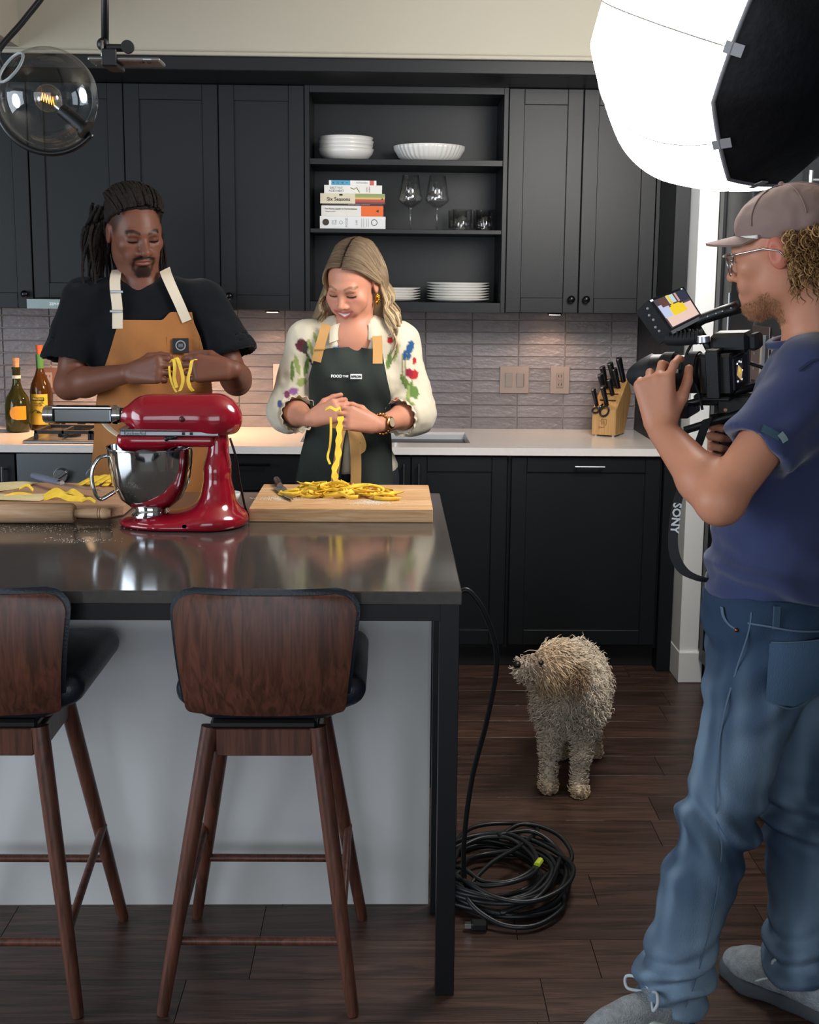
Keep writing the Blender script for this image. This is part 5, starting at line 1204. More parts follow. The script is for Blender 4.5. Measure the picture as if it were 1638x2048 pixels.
# curly blond hair under the cap
rg = np.random.RandomState(3); paths, rads, cols = [], [], []; K = 18
for i in range(1250):
    s_ = -1 if rg.rand() < .62 else 1; a = rg.uniform(0, 1); b = rg.uniform(0, 1)
    side = rg.rand() < .6
    p = HF3(s_ * (.080 - .05 * a * a), -.030 - .085 * a + .0, .030 - .085 * b) if side else HF3(s_ * rg.uniform(0, .07), -.105 + rg.uniform(-.01, .01), .02 - .09 * b)
    out = unit(p - HF3(0, -.02, -.02)); out[2] -= .55; out = unit(out); ln = rg.uniform(.03, .075) * (1.0 if b > .3 else 1.2); R_c = rg.uniform(.0025, .0065); ph = rg.uniform(0, 6); tw = rg.uniform(9, 17)
    x_, y_ = (npv(q_) for q_ in frame_from(Vector(out))); t = np.linspace(0, 1, K)[:, None]
    paths.append(p + out * ln * t + npv((0, 0, -.5)) * (t ** 2) * ln * .5 + (x_ * np.cos(tw * t + ph) + y_ * np.sin(tw * t + ph)) * R_c * np.minimum(t * 3, 1)); rads.append(rg.uniform(.0011, .0020) * np.interp(np.linspace(0, 1, K), [0, .8, 1], [1, .9, .2]))
    cols.append(np.tile(npv(lin(('#ad8658', '#8c6640', '#c09a6e', '#6d4c30', '#9b7449')[rg.randint(5)])), (K, 1)))
M_HAIR3 = mat('curly hair', '#ffffff', .5, spec=.35, attr='Col')
Hc = Sdf(); Hc.ell(HF3(0, -.055, -.015), (.082, .066, .058), .02, HF3.R); v, f = mesh_sdf(Hc, .007); npmesh('hair', v, f, M_HAIR3, cm, np.tile(npv(lin('#7d5a38')), (len(v), 1)))
o = strands('hair_curls', paths, rads, M_HAIR3, cm, 4, np.array(cols)); o['kind'] = 'stuff'
# beard bristles rooted on the jaw and lip
k_ = rg.choice(len(vb), 1500); t = np.linspace(0, 1, 4)[None, :, None]; dr = nb[k_] * .5 + npv((0, 0, -.8)) + rg.normal(0, .35, (1500, 3)); dr /= np.linalg.norm(dr, axis=1, keepdims=True)
paths = vb[k_][:, None] + dr[:, None] * t * rg.uniform(.003, .0065, (1500, 1, 1)); cols = np.array([lin(h) for h in ('#a8784f', '#8a5f3c', '#b98f66')])[rg.randint(0, 3, 1500)]
o = strands('beard', paths, np.tile(np.linspace(.0004, .00015, 4), (1500, 1)), M_HAIR3, cm, 3, cols); o['kind'] = 'stuff'
# ------------------------------------------------------------------ the video camera with its rig
M_BLK = mat('camera black', '#0d0e10', .42, bump=(300, .05, (1, 1, 1))); M_RUB = mat('rubber black', '#141518', .7)
M_SILV = mat('silver edge', '#a9adb2', .3, metal=.9)
rig = thing('video_camera', 'black video camera rig with a tilted monitor, held by the cameraman', 'camera', (.70, -2.86, 1.30))
CF = Frame((.700, -2.868, 1.385), (-.84, .53, -.06), (-.10, -.06, 1))
RM = Matrix(((CF.s[0], CF.f[0], CF.u[0], CF.o[0]), (CF.s[1], CF.f[1], CF.u[1], CF.o[1]), (CF.s[2], CF.f[2], CF.u[2], CF.o[2]), (0, 0, 0, 1)))
def cb_(lo, hi, bev=.004, bm=None): return xf(box(lo, hi, bev), RM)
body = obj('camera_body', cb_((-.064, -.036, -.046), (.066, .034, .040), .006), M_BLK, rig)
obj('grip_bulge', cb_((.048, .0, -.046), (.072, .05, .038), .010), M_RUB, body)
obj('rear_screen', cb_((-.062, -.041, -.036), (.030, -.035, .030), .002), M_RUB, body)
# lit rear display with the picture of the board
d2 = obj('display', cb_((-.058, -.0425, -.024), (-.012, -.0405, .024), .0005), mat('display black', '#0a0b0d', .15), body)
obj('display_picture', xf(box((-.014, -.0006, -.011), (.014, .0006, .011)), RM @ Matrix.Translation((-.035, -.0430, -.002)) @ Matrix.Rotation(.5, 4, 'Y')), mat('display picture', '#b08a5a', .5, emis=('#c9a470', .5)), d2)
obj('display_picture', xf(box((-.007, -.0007, -.004), (.006, .0007, .004)), RM @ Matrix.Translation((-.034, -.0436, .001)) @ Matrix.Rotation(.5, 4, 'Y')), mat('display pasta', '#d8b93a', .5, emis=('#d8c03a', .5)), d2)
for a, b in ((-.050, .018), (-.024, .018), (-.050, -.018), (-.022, -.018), (-.036, .021), (-.018, .0)): obj('icon', xf(box((-.0025, -.0005, -.0018), (.0025, .0005, .0018)), RM @ Matrix.Translation((a, -.0432, b))), mat('icon white', '#d9dde0', .4, emis=('#ffffff', .5)), d2)
obj('viewfinder', cb_((-.030, -.060, .036), (.030, .020, .078), .008), M_BLK, body); obj('eyecup', cb_((-.024, -.078, .040), (.024, -.058, .074), .006), M_RUB, body)
for a, b in ((.045, .0), (.045, -.022), (-.045, .012)): obj('dial', lathe([(0, 0), (.011, 0), (.011, .008), (0, .008)], tuple(CF(a, b, .040)), 16, tuple(CF.u)), M_RUB, body, True, angle=35)
obj('silver_dial', lathe([(0, 0), (.014, 0), (.013, .012), (0, .013)], tuple(CF(-.042, .028, .064)), 18, tuple(CF.u)), M_SILV, body, True, angle=35)
# lens and petal hood
def along(prof, n=32): return lathe(prof, tuple(CF(0, 0, -.006)), n, tuple(CF.f))
ln_ = obj('lens', along([(0, .03), (.034, .03), (.036, .045), (.041, .05), (.041, .078), (.037, .082), (.037, .10), (.043, .104), (.043, .130), (.040, .134), (.040, .155), (.036, .158), (.030, .150), (0, .146)]), M_BLK, rig, True, angle=30)
for z0, z1 in ((.105, .128), (.053, .075)): obj('zoom_ring', along([(.0405, z0), (.0445, z0), (.0445, z1), (.0405, z1), (.0405, z0)], 40), M_RUB, ln_)
obj('front_glass', along([(0, .152), (.030, .152), (.030, .1525), (0, .1525)]), mat('coated glass', '#1a1430', .05, spec=1.), ln_)
obj('lens_mark', xf(box((-.004, -.004, -.004), (.004, .004, .004), .001), Matrix.Translation(tuple(CF(-.0415, .09, .004)))), mat('white mark', '#dfe2e4', .5), ln_)
bm = newbm(); nn = 48; rows_ = []
for i in range(2):
    for th_ in (0, .002):
        rows_.append([bm.verts.new(tuple(CF((.038 + .004 * i - th_) * math.cos(2*PI*k/nn), .150 + (.030 + .022 * math.cos(4*PI*k/nn)) * i, -.006 + (.038 + .004 * i - th_) * math.sin(2*PI*k/nn)))) for k in range(nn)])
o0, i0_, o1, i1_ = rows_
for k in range(nn):
    k2 = (k + 1) % nn
    for a, b in ((o0, o1), (i1_, i0_), (o1, i1_)): bm.faces.new((a[k], a[k2], b[k2], b[k]))
obj('lens_hood', bm, M_RUB, ln_, True)
# cage, top handle, microphone, monitor
cg = obj('cage', cb_((-.072, -.032, -.056), (.078, .030, -.047), .003), M_BLK, rig)
for a in (-.072, .072): obj('cage_post', cb_((a - .004, -.012, -.05), (a + .004, .016, .048), .002), M_BLK, cg)
obj('cage_bridge', cb_((-.074, -.010, .041), (.076, .014, .050), .002), M_BLK, cg)
hd = obj('top_handle', tube([(.640, -2.80, 1.468), (.664, -2.81, 1.487), (.700, -2.835, 1.503), (.728, -2.855, 1.514)], [.010, .012, .0135, .0145], 10), M_BLK, rig, True)
for t in (.25, .45, .6, .8): obj('handle_key', ball(tuple(lerp((.652, -2.815, 1.484), (.726, -2.868, 1.518), t)), .0028, 8, 5), M_SILV, hd, True)
obj('handle_post', tube([(.650, -2.805, 1.475), (.668, -2.83, 1.44), (.676, -2.845, 1.42)], .009, 8), M_BLK, rig, True)
obj('microphone', tube(bez([(.590, -2.805, 1.448), (.60, -2.81, 1.444), (.630, -2.825, 1.446), (.66, -2.84, 1.452)], 6), .0145, 12), M_RUB, rig, True)
for t in np.linspace(0, 1, 9): obj('mic_rib', tube([tuple(lerp((.592, -2.805, 1.4475), (.655, -2.838, 1.451), t) + npv((0, .0148 * math.cos(a), .0148 * math.sin(a)))) for a in np.linspace(0, 2 * PI, 15)], .0024, 5, caps=False), M_RUB, rig, True)
TL, TR, BR_, BL_ = npv((.549, -2.800, 1.526)), npv((.624, -2.795, 1.554)), npv((.664, -2.815, 1.490)), npv((.598, -2.822, 1.456))
nx = unit(np.cross(TR - TL, BL_ - TL)); nx = nx if nx[1] < 0 else -nx
def quadbox(c4, d0, d1, sh=0.):
    ctr = sum(c4) / 4; c4 = [p + (ctr - p) * sh for p in c4]; A = [p + d0 for p in c4]; B_ = [p + d1 for p in c4]; bm = newbm(); a = [bm.verts.new(tuple(p)) for p in A]; b = [bm.verts.new(tuple(p)) for p in B_]
    fs = [bm.faces.new(a), bm.faces.new(b[::-1])] + [bm.faces.new((a[k], b[k], b[(k+1) % 4], a[(k+1) % 4])) for k in range(4)]; bmesh.ops.recalc_face_normals(bm, faces=fs); return bm
mo = obj('monitor', quadbox((TL, TR, BR_, BL_), nx * 0, npv((-.020, .034, -.026))), M_BLK, rig)
def mq(u0, v0, u1, v1, lift, m, name='picture'):
    P_ = lambda u, w_: (TL * (1-u) + TR * u) * (1-w_) + (BL_ * (1-u) + BR_ * u) * w_
    return obj(name, quadbox([P_(u0, v0), P_(u1, v0), P_(u1, v1), P_(u0, v1)], nx * lift, nx * (lift - .0008)), m, mo)
def scr(n_, h, e=.55): return mat('screen ' + n_, h, .3, emis=(h, e))
mq(.08, .06, .97, .88, .0010, scr('dark', '#4a3f46')); mq(.12, .42, .95, .86, .0016, scr('board', '#d3b4a6')); mq(.10, .24, .36, .60, .0018, scr('cloth', '#aeb4cc')); mq(.42, .07, .62, .30, .0018, scr('tile', '#aec0c0')); mq(.66, .07, .96, .36, .0018, scr('navy', '#2c3040')); mq(.20, .10, .42, .32, .0020, scr('brown', '#5d3d36'))
mq(.34, .38, .74, .62, .0022, scr('pasta', '#d8b92c')); mq(.44, .06, .50, .34, .0024, scr('pasta2', '#d2b43c')); mq(.66, .07, .71, .32, .0024, scr('rose', '#c08f86')); mq(.40, .34, .66, .42, .0023, scr('pasta', '#d8b92c'))
mq(.02, .02, .10, .07, .0010, mat('icon white', '#d9dde0', .4), 'icon'); mq(.90, .02, .94, .05, .0010, mat('icon white', '#d9dde0', .4), 'icon'); mq(.0, .93, 1.0, 1.02, .0022, M_SILV, 'silver_bar')
for k, (a, b) in enumerate(((.15, .3), (.3, .45), (.45, .4), (.62, .55), (.75, .5))):
    p = TL * (1-a) + BL_ * a + npv((-.020, .034, -.026)) * b + npv((-.0008, -.0010, 0)); obj('button_mark', ball(tuple(p), (.0035, .002, .0030), 8, 5), mat('mark grey', '#a7abae', .5), mo, True)
obj('monitor_arm', tube([(.622, -2.80, 1.462), (.640, -2.815, 1.455), (.658, -2.83, 1.45)], .007, 8), M_BLK, rig, True)
# base plate, rods and pistol grip, cables
for dx, dy, dz in ((0, 0, 0), (.036, -.040, -.038)):
    obj('rod', tube([(.585 + dx, -2.835 + dy, 1.294 + dz), (.758 + dx * .3, -2.930 + dy * .5, 1.356 + dz)], .0085, 10), M_BLK, rig, True)
obj('base_plate', xf(box((-.032, -.065, -.012), (.032, .060, .012), .004), Matrix.Translation((.705, -2.872, 1.326)) @ RM.to_3x3().to_4x4()), M_BLK, rig)
obj('rod_clamp', xf(box((-.040, -.016, -.014), (.040, .016, .014), .004), Matrix.Translation((.628, -2.858, 1.300)) @ RM.to_3x3().to_4x4()), M_BLK, rig)
obj('battery_box', xf(box((-.034, -.040, -.020), (.034, .045, .020), .004), Matrix.Translation((.735, -2.895, 1.318)) @ RM.to_3x3().to_4x4()), M_BLK, rig)
obj('pistol_grip', tube([(.690, -2.868, 1.292), (.696, -2.872, 1.262), (.714, -2.876, 1.225), (.733, -2.880, 1.192)], [.019, .0185, .019, .021], 12, flat=.8), M_RUB, rig, True)
obj('arm_strap', tube(bez([(.745, -2.90, 1.40), (.775, -2.915, 1.385), (.785, -2.93, 1.34), (.772, -2.925, 1.315)], 6), .012, 8, flat=.35), M_RUB, rig, True)
obj('cable', tube(bez([(.640, -2.83, 1.44), (.622, -2.85, 1.40), (.645, -2.872, 1.34), (.655, -2.88, 1.30)], 6), .0032, 6), M_RUB, rig, True)
# hanging neck strap with lettering
ns = flat_ribbon('neck_strap', [(.660, -2.905, 1.285), (.640, -2.915, 1.23), (.612, -2.935, 1.165), (.594, -2.945, 1.11), (.588, -2.95, 1.05), (.592, -2.955, 1.005), (.612, -2.96, .972), (.645, -2.965, .957), (.668, -2.96, .952)], .021, M_RUB, rig, (.92, -.2, .33))
text('SONY', .024, M_WPR, (.5915, -2.9515, 1.083), RB @ Matrix.Rotation(-PI/2 - .06, 4, 'Z'), ns, bold=.0006)
stool(0, 'walnut counter stool standing centrally at the island, seen whole from behind')
stool(-.588, 'walnut counter stool at the left edge, half cut off by the picture')
# ------------------------------------------------------------------ dishes, books and glasses on the open shelves
M_CHINA = mat('white china', '#dcdad6', .22, spec=.5)
def bowl(x, y, z, r, h, label, group, name='bowl', flute=None, m=M_CHINA, n=40, cat='bowl'):
    pr_ = [(0, .002), (r*.42, .0), (r*.55, .004), (r*.80, h*.28), (r*.94, h*.62), (r, h), (r*.975, h), (r*.91, h*.62), (r*.76, h*.32), (r*.5, .012), (0, .010)]
    o = obj(name, lathe(pr_, (x, y, z), n, flute=flute), m, None, True, org=(x, y, z)); return tag(o, label, cat, group)
for k, lb in enumerate(('lowest white bowl of the stack on the top shelf', 'second white bowl from the bottom of the top-shelf stack', 'third white bowl from the bottom of the top-shelf stack', 'uppermost white bowl of the stack on the top shelf')):
    bowl(-.188, -.19, 2.0415 + .0155 * k, .116 if k % 2 == 0 else .113, .052, lb, 'white bowls on the top shelf')
o = obj('serving_bowl', lathe([(0, .003), (.085, 0), (.095, .002), (.125, .022), (.143, .052), (.148, .066), (.143, .067), (.137, .052), (.118, .026), (.09, .010), (0, .008)], (.157, -.19, 2.0415), 160, flute=lambda k, h: 1 + (.022 * math.cos(k / 160 * 2 * PI * 40) if .008 < h < .06 else 0)), M_CHINA, None, True, org=(.157, -.19, 2.0415))
tag(o, 'wide white serving bowl with fluted sides on the top shelf', 'bowl')
def plate_(x, y, z, r, label, group):
    o = obj('plate', lathe([(0, .001), (r*.62, 0), (r*.66, .002), (r, .0125), (r*.995, .0145), (r*.64, .006), (0, .005)], (x, y, z), 40), M_CHINA, None, True, org=(x, y, z)); tag(o, label, 'plate', group)
nm = ('lowest', 'second from the bottom', 'third from the bottom', 'fourth from the bottom', 'fifth from the bottom', 'sixth from the bottom', 'uppermost')
for k in range(5): plate_(.010, -.20, 1.4745 + .0108 * k, .116, 'small white plate behind the woman, %s of its stack' % (nm[k] if k < 4 else 'uppermost'), 'small white plates')
for k in range(7): plate_(.284, -.20, 1.4745 + .0110 * k, .132, 'large white dinner plate on the lowest shelf, %s of its stack' % nm[k], 'large white plates')
# books, spines to the front
M_PAGE = mat('book pages', '#e4dfd2', .9)
def book(x0, x1, z0, z1, col, label, bands=(), yf=-.315, yb=-.12):
    t = thing('book', label, 'book', ((x0+x1)/2, yf, z0), 'stacked books')
    cm_ = mat('cover ' + col, col, .45)
    bm = newbm(); box((x0, yf, z0), (x1, yb, z0 + .0025), 0, bm); box((x0, yf, z1 - .0025), (x1, yb, z1), 0, bm); box((x0, yf, z0 + .0025), (x1, yf + .003, z1 - .0025), 0, bm); obj('cover', bm, cm_, t)
    obj('pages', box((x0 + .003, yf + .003, z0 + .0025), (x1 - .003, yb - .003, z1 - .0025)), M_PAGE, t)
    for a, b, c_, d, h in bands: obj('spine_band', box((x0 + (x1-x0)*a, yf - .0006, z0 + (z1-z0)*c_), (x0 + (x1-x0)*b, yf + .0005, z0 + (z1-z0)*d)), mat('cover ' + h, h, .45), t)
    return t, yf - .0010
INK = mat('ink', '#2b2a2a', .6); INKG = mat('ink grey', '#7d7f80', .6); INKR = mat('ink red', '#a04038', .6)
t, y = book(-.289, -.022, 1.7665, 1.8165, '#dfe0e0', 'thick white book with round emblems, lowest of the book stack')
obj('spine_mark', lathe([(0, 0), (.0135, 0), (.0135, .0008), (0, .0008)], (-.265, y + .0008, 1.7925), 24, (0, -1, 0)), mat('emblem brown', '#3a322c', .6), t); obj('spine_mark', lathe([(.0105, 0), (.013, 0), (.013, .0008), (.0105, .0008)], (-.068, y + .0008, 1.7925), 24, (0, -1, 0)), INK, t)
for s_, x in (('ON', -.236), ('THE', -.224), ('FOOD', -.180), ('LAB', -.140)): text(s_, .011 if s_ != 'FOOD' else .013, INKG, (x, y, 1.792), FRONT @ Matrix.Rotation(PI/2, 4, 'Z'), t)
obj('spine_mark', lathe([(.006, 0), (.0075, 0), (.0075, .0008), (.006, .0008)], (-.203, y + .0008, 1.792), 20, (0, -1, 0)), INKG, t)
for x in (-.120, -.112, -.100, -.092): obj('spine_mark', box((x, y, 1.775), (x + .0012, y + .001, 1.808)), INKG, t)
t, y = book(-.283, -.031, 1.8168, 1.8588, '#dedad4', 'white and orange book, second from the bottom of the book stack', ((.64, 1.0, 0, 1, '#e0641e'),))
text('The Noma Guide to Fermentation', .0095, INK, (-.204, y, 1.846), FRONT, t); text('Redzepi and Zilber', .0055, INKG, (-.245, y, 1.836), FRONT, t)
obj('spine_mark', prism([(-.062, 1.838), (-.050, 1.832), (-.050, 1.844)], 'y', y, y + .0008), INK, t)
t, y = book(-.280, -.030, 1.8590, 1.8668, '#2a2428', 'thin dark book squeezed in the middle of the book stack')
text('HOW TO EAT YOUR WAY TO BETTER HEALTH', .0042, mat('spine white', '#d5d2cc', .6), (-.130, y, 1.8629), FRONT, t)
t, y = book(-.287, -.025, 1.8670, 1.9070, '#d7ccb2', 'cream cookbook with striped end in the middle of the book stack', ((.54, 1.0, .62, 1.0, '#8f9d62'), (.54, 1.0, .44, .62, '#d9b06a'), (.54, 1.0, .20, .44, '#b54e34'), (.54, 1.0, 0, .20, '#7d3440')))
text('Six Seasons', .0205, INK, (-.213, y, 1.884), FRONT, t, bold=.0003); obj('spine_mark', prism([(-.042, 1.886), (-.033, 1.882), (-.033, 1.890)], 'y', y - .0004, y + .0004), INK, t); obj('spine_mark', box((-.210, y, 1.898), (-.197, y + .0008, 1.9055), .001), INK, t)
t, y = book(-.271, -.037, 1.9072, 1.9402, '#e3e0da', 'white book with line drawings, second from the top of the book stack')
text('SALT FAT', .0125, INKG, (-.222, y, 1.929), FRONT, t); text('ACID HEAT', .0120, INKG, (-.222, y, 1.917), FRONT, t)
obj('spine_mark', tube([(-.165, y + .001, 1.930), (-.150, y + .001, 1.924), (-.140, y + .001, 1.931), (-.128, y + .001, 1.912)], .0018, 5), mat('sketch ochre', '#8b7446', .6), t)
for k, s_ in enumerate(('SAMIN', 'NOSRAT')): text(s_, .0062, INKR, (-.098 + .010 * k, y, 1.9235), FRONT @ Matrix.Rotation(PI/2, 4, 'Z'), t)
t, y = book(-.252, -.060, 1.9404, 1.9588, '#e6e6e4', 'thin blue, white and red book on top of the book stack', ((.05, .45, 0, 1, '#4f9cc0'), (.86, .95, 0, 1, '#c05a4c')))
for k, s_ in enumerate('AOBI'): text(s_, .013, INK, (-.233 + .018 * k, y, 1.9495), FRONT @ Matrix.Rotation(PI/2, 4, 'Z'), t)
text('KITCHEN', .0085, INKG, (-.118, y, 1.9495), FRONT, t, xs=1.3)
# glasses
M_GLASS = thin_glass('clear glass', '#ffffff', 1.75)
def wine(x, y, label):
    t = thing('wine_glass', label, 'glass', (x, y, 1.7665), 'wine glasses on the middle shelf')
    obj('foot', lathe([(0, 0), (.036, 0), (.036, .0015), (.006, .005), (.0042, .012), (0, .012)], (x, y, 1.7665), 32), M_GLASS, t, True)
    obj('stem', lathe([(0, .011), (.0042, .011), (.0036, .05), (.0040, .085), (.009, .094), (0, .096)], (x, y, 1.7665), 16), M_GLASS, t, True)
    obj('bowl', lathe([(0, .094), (.014, .095), (.044, .116), (.050, .126), (.046, .145), (.033, .225), (.0318, .225), (.0445, .145), (.0482, .126), (.042, .1175), (.012, .0975), (0, .0965)], (x, y, 1.7665), 40), M_GLASS, t, True)
wine(.081, -.20, 'tall wine glass nearest to the books on the middle shelf'); wine(.192, -.20, 'tall wine glass nearer to the tumblers on the middle shelf')
def tumbler(x, y, label):
    o = obj('tumbler', lathe([(0, 0), (.036, 0), (.039, .006), (.040, .088), (.0385, .088), (.037, .016), (0, .014)], (x, y, 1.7665), 48, flute=lambda k, h: 1 + .012 * math.cos(k / 48 * 2 * PI * 12)), M_GLASS, None, True, org=(x, y, 1.7665)); tag(o, label, 'glass', 'tumblers on the middle shelf')
tumbler(.296, -.225, 'clear tumbler in the front left of the group on the middle shelf'); tumbler(.392, -.225, 'clear tumbler in the front right of the group on the middle shelf'); tumbler(.282, -.13, 'clear tumbler behind the front left one on the middle shelf'); tumbler(.388, -.13, 'clear tumbler behind the front right one on the middle shelf')
# ------------------------------------------------------------------ bottles by the cooktop
M_OIL = mat('olive glass', '#4a4a1c', .04, trans=.75, ior=1.4); M_OIL2 = mat('amber oil glass', '#5a3a14', .04, trans=.7, ior=1.4); M_CORKC = mat('cork', '#c08a62', .8, noise=(90, .2, (1, 1, 1)))
x, y = -1.566, -.235
t = thing('oil_bottle', 'round olive glass bottle with a cork and an orange label at the left', 'bottle', (x, y, .9155))
obj('glass', lathe([(0, 0), (.042, 0), (.050, .01), (.0525, .06), (.052, .11), (.045, .145), (.024, .180), (.0165, .205), (.0160, .262), (.0185, .264), (.0185, .272), (0, .272)], (x, y, .9155), 32), M_OIL, t, True)
obj('cork', lathe([(0, .270), (.0125, .270), (.0145, .310), (0, .311)], (x, y, .9155), 16), M_CORKC, t, True, angle=40)
obj('neck_band', lathe([(.0170, .225), (.0180, .225), (.0180, .238), (.0170, .238)], (x, y, .9155), 24), mat('paper band', '#c9c2b6', .7), t)
def wrap_label(x, y, z0, z1, r, a0, a1, m, t, name='paper_label', round_=0.):
    g = []
    for i in np.linspace(0, 1, 14):
        z = z0 + (z1 - z0) * i; sh = round_ * (1 - math.sqrt(max(0, 1 - (2 * i - 1) ** 2))); g.append([(x + (r) * math.sin(a), y - r * math.cos(a), z) for a in np.linspace(a0 + sh, a1, 16)])
    return sheet(name, np.array(g), m, t, .0006)
wrap_label(x, y, .9155 + .055, .9155 + .112, .0535, -.35, .95, mat('orange label', '#dd921e', .5), t, round_=.5)
x, y = -1.490, -.150
t = thing('oil_bottle', 'taller oil bottle with green neck, orange stopper and yellow label', 'bottle', (x, y, .9155))
obj('glass', lathe([(0, 0), (.044, 0), (.046, .008), (.046, .165), (.040, .195), (.022, .235), (.0150, .262), (.0142, .320), (0, .320)], (x, y, .9155), 32), M_OIL2, t, True)
obj('neck_foil', lathe([(.0150, .262), (.0162, .262), (.0162, .322), (0, .323)], (x, y, .9155), 20), mat('green foil', '#3c6a3a', .4), t, True, angle=40)
obj('stopper', lathe([(0, .322), (.0115, .322), (.0150, .352), (.0150, .360), (0, .360)], (x, y, .9155), 18), mat('orange stopper', '#b9582c', .6), t, True, angle=40)
lb = wrap_label(x, y, .9155 + .025, .9155 + .155, .0468, -.85, .85, mat('yellow label', '#c9a83c', .5), t)
obj('label_bar', box((x - .026, y - .0482, 1.042), (x + .026, y - .0440, 1.058), .002), mat('label dark', '#3f4a1c', .5), lb); text('MAGNO', .0115, mat('label yellow print', '#d8bf4a', .5), (x, y - .0487, 1.050), FRONT, lb)
for k, z in enumerate((1.032, 1.024)): text('OLIVE OIL' if k else 'EXTRA VIRGIN', .0075, mat('label dark', '#3f4a1c', .5), (x, y - .0478, z), FRONT, lb)
obj('label_olive', ball((x, y - .0475, .995), (.008, .002, .006), 12, 8), mat('label dark', '#3f4a1c', .5), lb, True)
obj('label_leaf', tube([(x - .03, y - .042, .990), (x - .012, y - .0475, 1.004), (x + .014, y - .0475, .990), (x + .03, y - .042, 1.002)], .002, 5), mat('label dark', '#3f4a1c', .5), lb, True)
# ------------------------------------------------------------------ knife block
kb = thing('knife_block', 'pale bamboo knife block with black-handled knives and scissors on the worktop', 'knife block', (.92, -.20, .9155))
M_BAM = mat('bamboo', '#c9a06a', .45, wave=('#a9804c', 4., (60, 8, .8)))
A = .17
def kbx(p, yq, z): return (p, yq, z)
# side outline in (y,z): sloped top that faces the front
prof = [(-.285, .922), (-.150, .922), (-.060, 1.085), (-.118, 1.155), (-.285, 1.030)]
obj('block', prism(prof, 'x', .868, .972, .002), M_BAM, kb)
for x in (.882, .958):
    for yq in (-.270, -.17): obj('foot', lathe([(0, 0), (.006, 0), (.006, .0068), (0, .0068)], (x, yq, .9155), 10), M_WHITE, kb)
tp = lambda u, w_: V(.868 + .104 * u, -.285 + .167 * w_, 1.030 + .125 * w_)                # point on the sloped top
nrm = V(0, -.125, .167).normalized() * -1; nrm = V(0, -.6, .8); ax_ = V(-.14, -.34, .93).normalized()
for k in range(4): obj('slot', box((.885, float(tp(0, .28 + .2 * k).y) - .0035, float(tp(0, .28 + .2 * k).z) - .002), (.955, float(tp(0, .28 + .2 * k).y) + .0035, float(tp(0, .28 + .2 * k).z) + .0036)), mat('slot dark', '#4a2f1c', .8), kb)
M_KH = mat('black pakkawood', '#111216', .3)
text('旬', .034, mat('burnt mark', '#8f6a3c', .7), (.918, -.2858, .976), FRONT, kb); text('Shun', .014, mat('burnt mark', '#8f6a3c', .7), (.910, -.2858, .955), FRONT @ Matrix.Rotation(.2, 4, 'Z'), kb)
for i, (u, w_, L, r) in enumerate(((.14, .10, .075, .0085), (.55, .12, .085, .0095), (.30, .42, .095, .0100), (.26, .66, .095, .0100), (.62, .45, .070, .0095), (.55, .75, .100, .0105), (.74, .68, .085, .0100), (.86, .88, .105, .0110))):
    k_ = thing('kitchen_knife', ('short black knife handle at the left front of the knife block', 'slanted black knife handle at the centre front of the knife block', 'black knife handle in the middle of the left row of the block', 'black knife handle at the left back corner of the knife block', 'short upright black handle in the middle of the knife block', 'long black handle in the middle back of the knife block', 'black handle half hidden at the right back of the block', 'tallest black handle at the right back of the knife block')[i], 'knife', tuple(tp(u, w_)), 'knives in the block')
    a = tp(u, w_) + ax_ * .002; b = a + ax_ * L
    obj('handle', tube([tuple(a), tuple(a + ax_ * L * .5), tuple(b)], [r * .85, r * .92, r * 1.1], 12, flat=1.35), M_KH, k_, True, angle=40); obj('end_cap', tube([tuple(b), tuple(b + ax_ * .004)], r * 1.06, 12, flat=1.35), M_HANDLE, k_, True, angle=40)
    obj('blade', tube([tuple(a - ax_ * .03), tuple(a)], .004, 4), M_HANDLE, k_)
sc_ = thing('scissors', 'black-handled kitchen scissors hooked in the front of the knife block', 'scissors', (.90, -.288, 1.01))
for cx_, cz_, rx, rz in ((.884, 1.026, .014, .011), (.923, 1.024, .018, .021)): obj('finger_ring', tube([(cx_ + rx * math.cos(a) + .25 * rz * math.sin(a), -.292, cz_ + rz * math.sin(a)) for a in np.linspace(0, 2 * PI, 24)], .0042, 8, caps=False), M_KH, sc_, True)
obj('shank', tube([(.900, -.291, 1.030), (.906, -.286, 1.044), (.908, -.272, 1.052)], [.006, .006, .004], 8), M_KH, sc_, True); obj('rivet', ball((.904, -.289, 1.043), .004, 8, 6), M_HANDLE, sc_, True)
# the block stands turned a little towards the left
pv_ = Vector((.935, -.195, 0)); ra = math.radians(-27)
for o in [q_ for q_ in COL.objects if q_.parent is None and (q_.name.startswith('knife_block') or q_.name.startswith('kitchen_knife') or q_.name.startswith('scissors'))]:
    d_ = o.location - pv_; d_.rotate(Matrix.Rotation(ra, 3, 'Z')); o.location = pv_ + d_ + Vector((.026, 0, 0)); o.rotation_euler = (0, 0, ra)
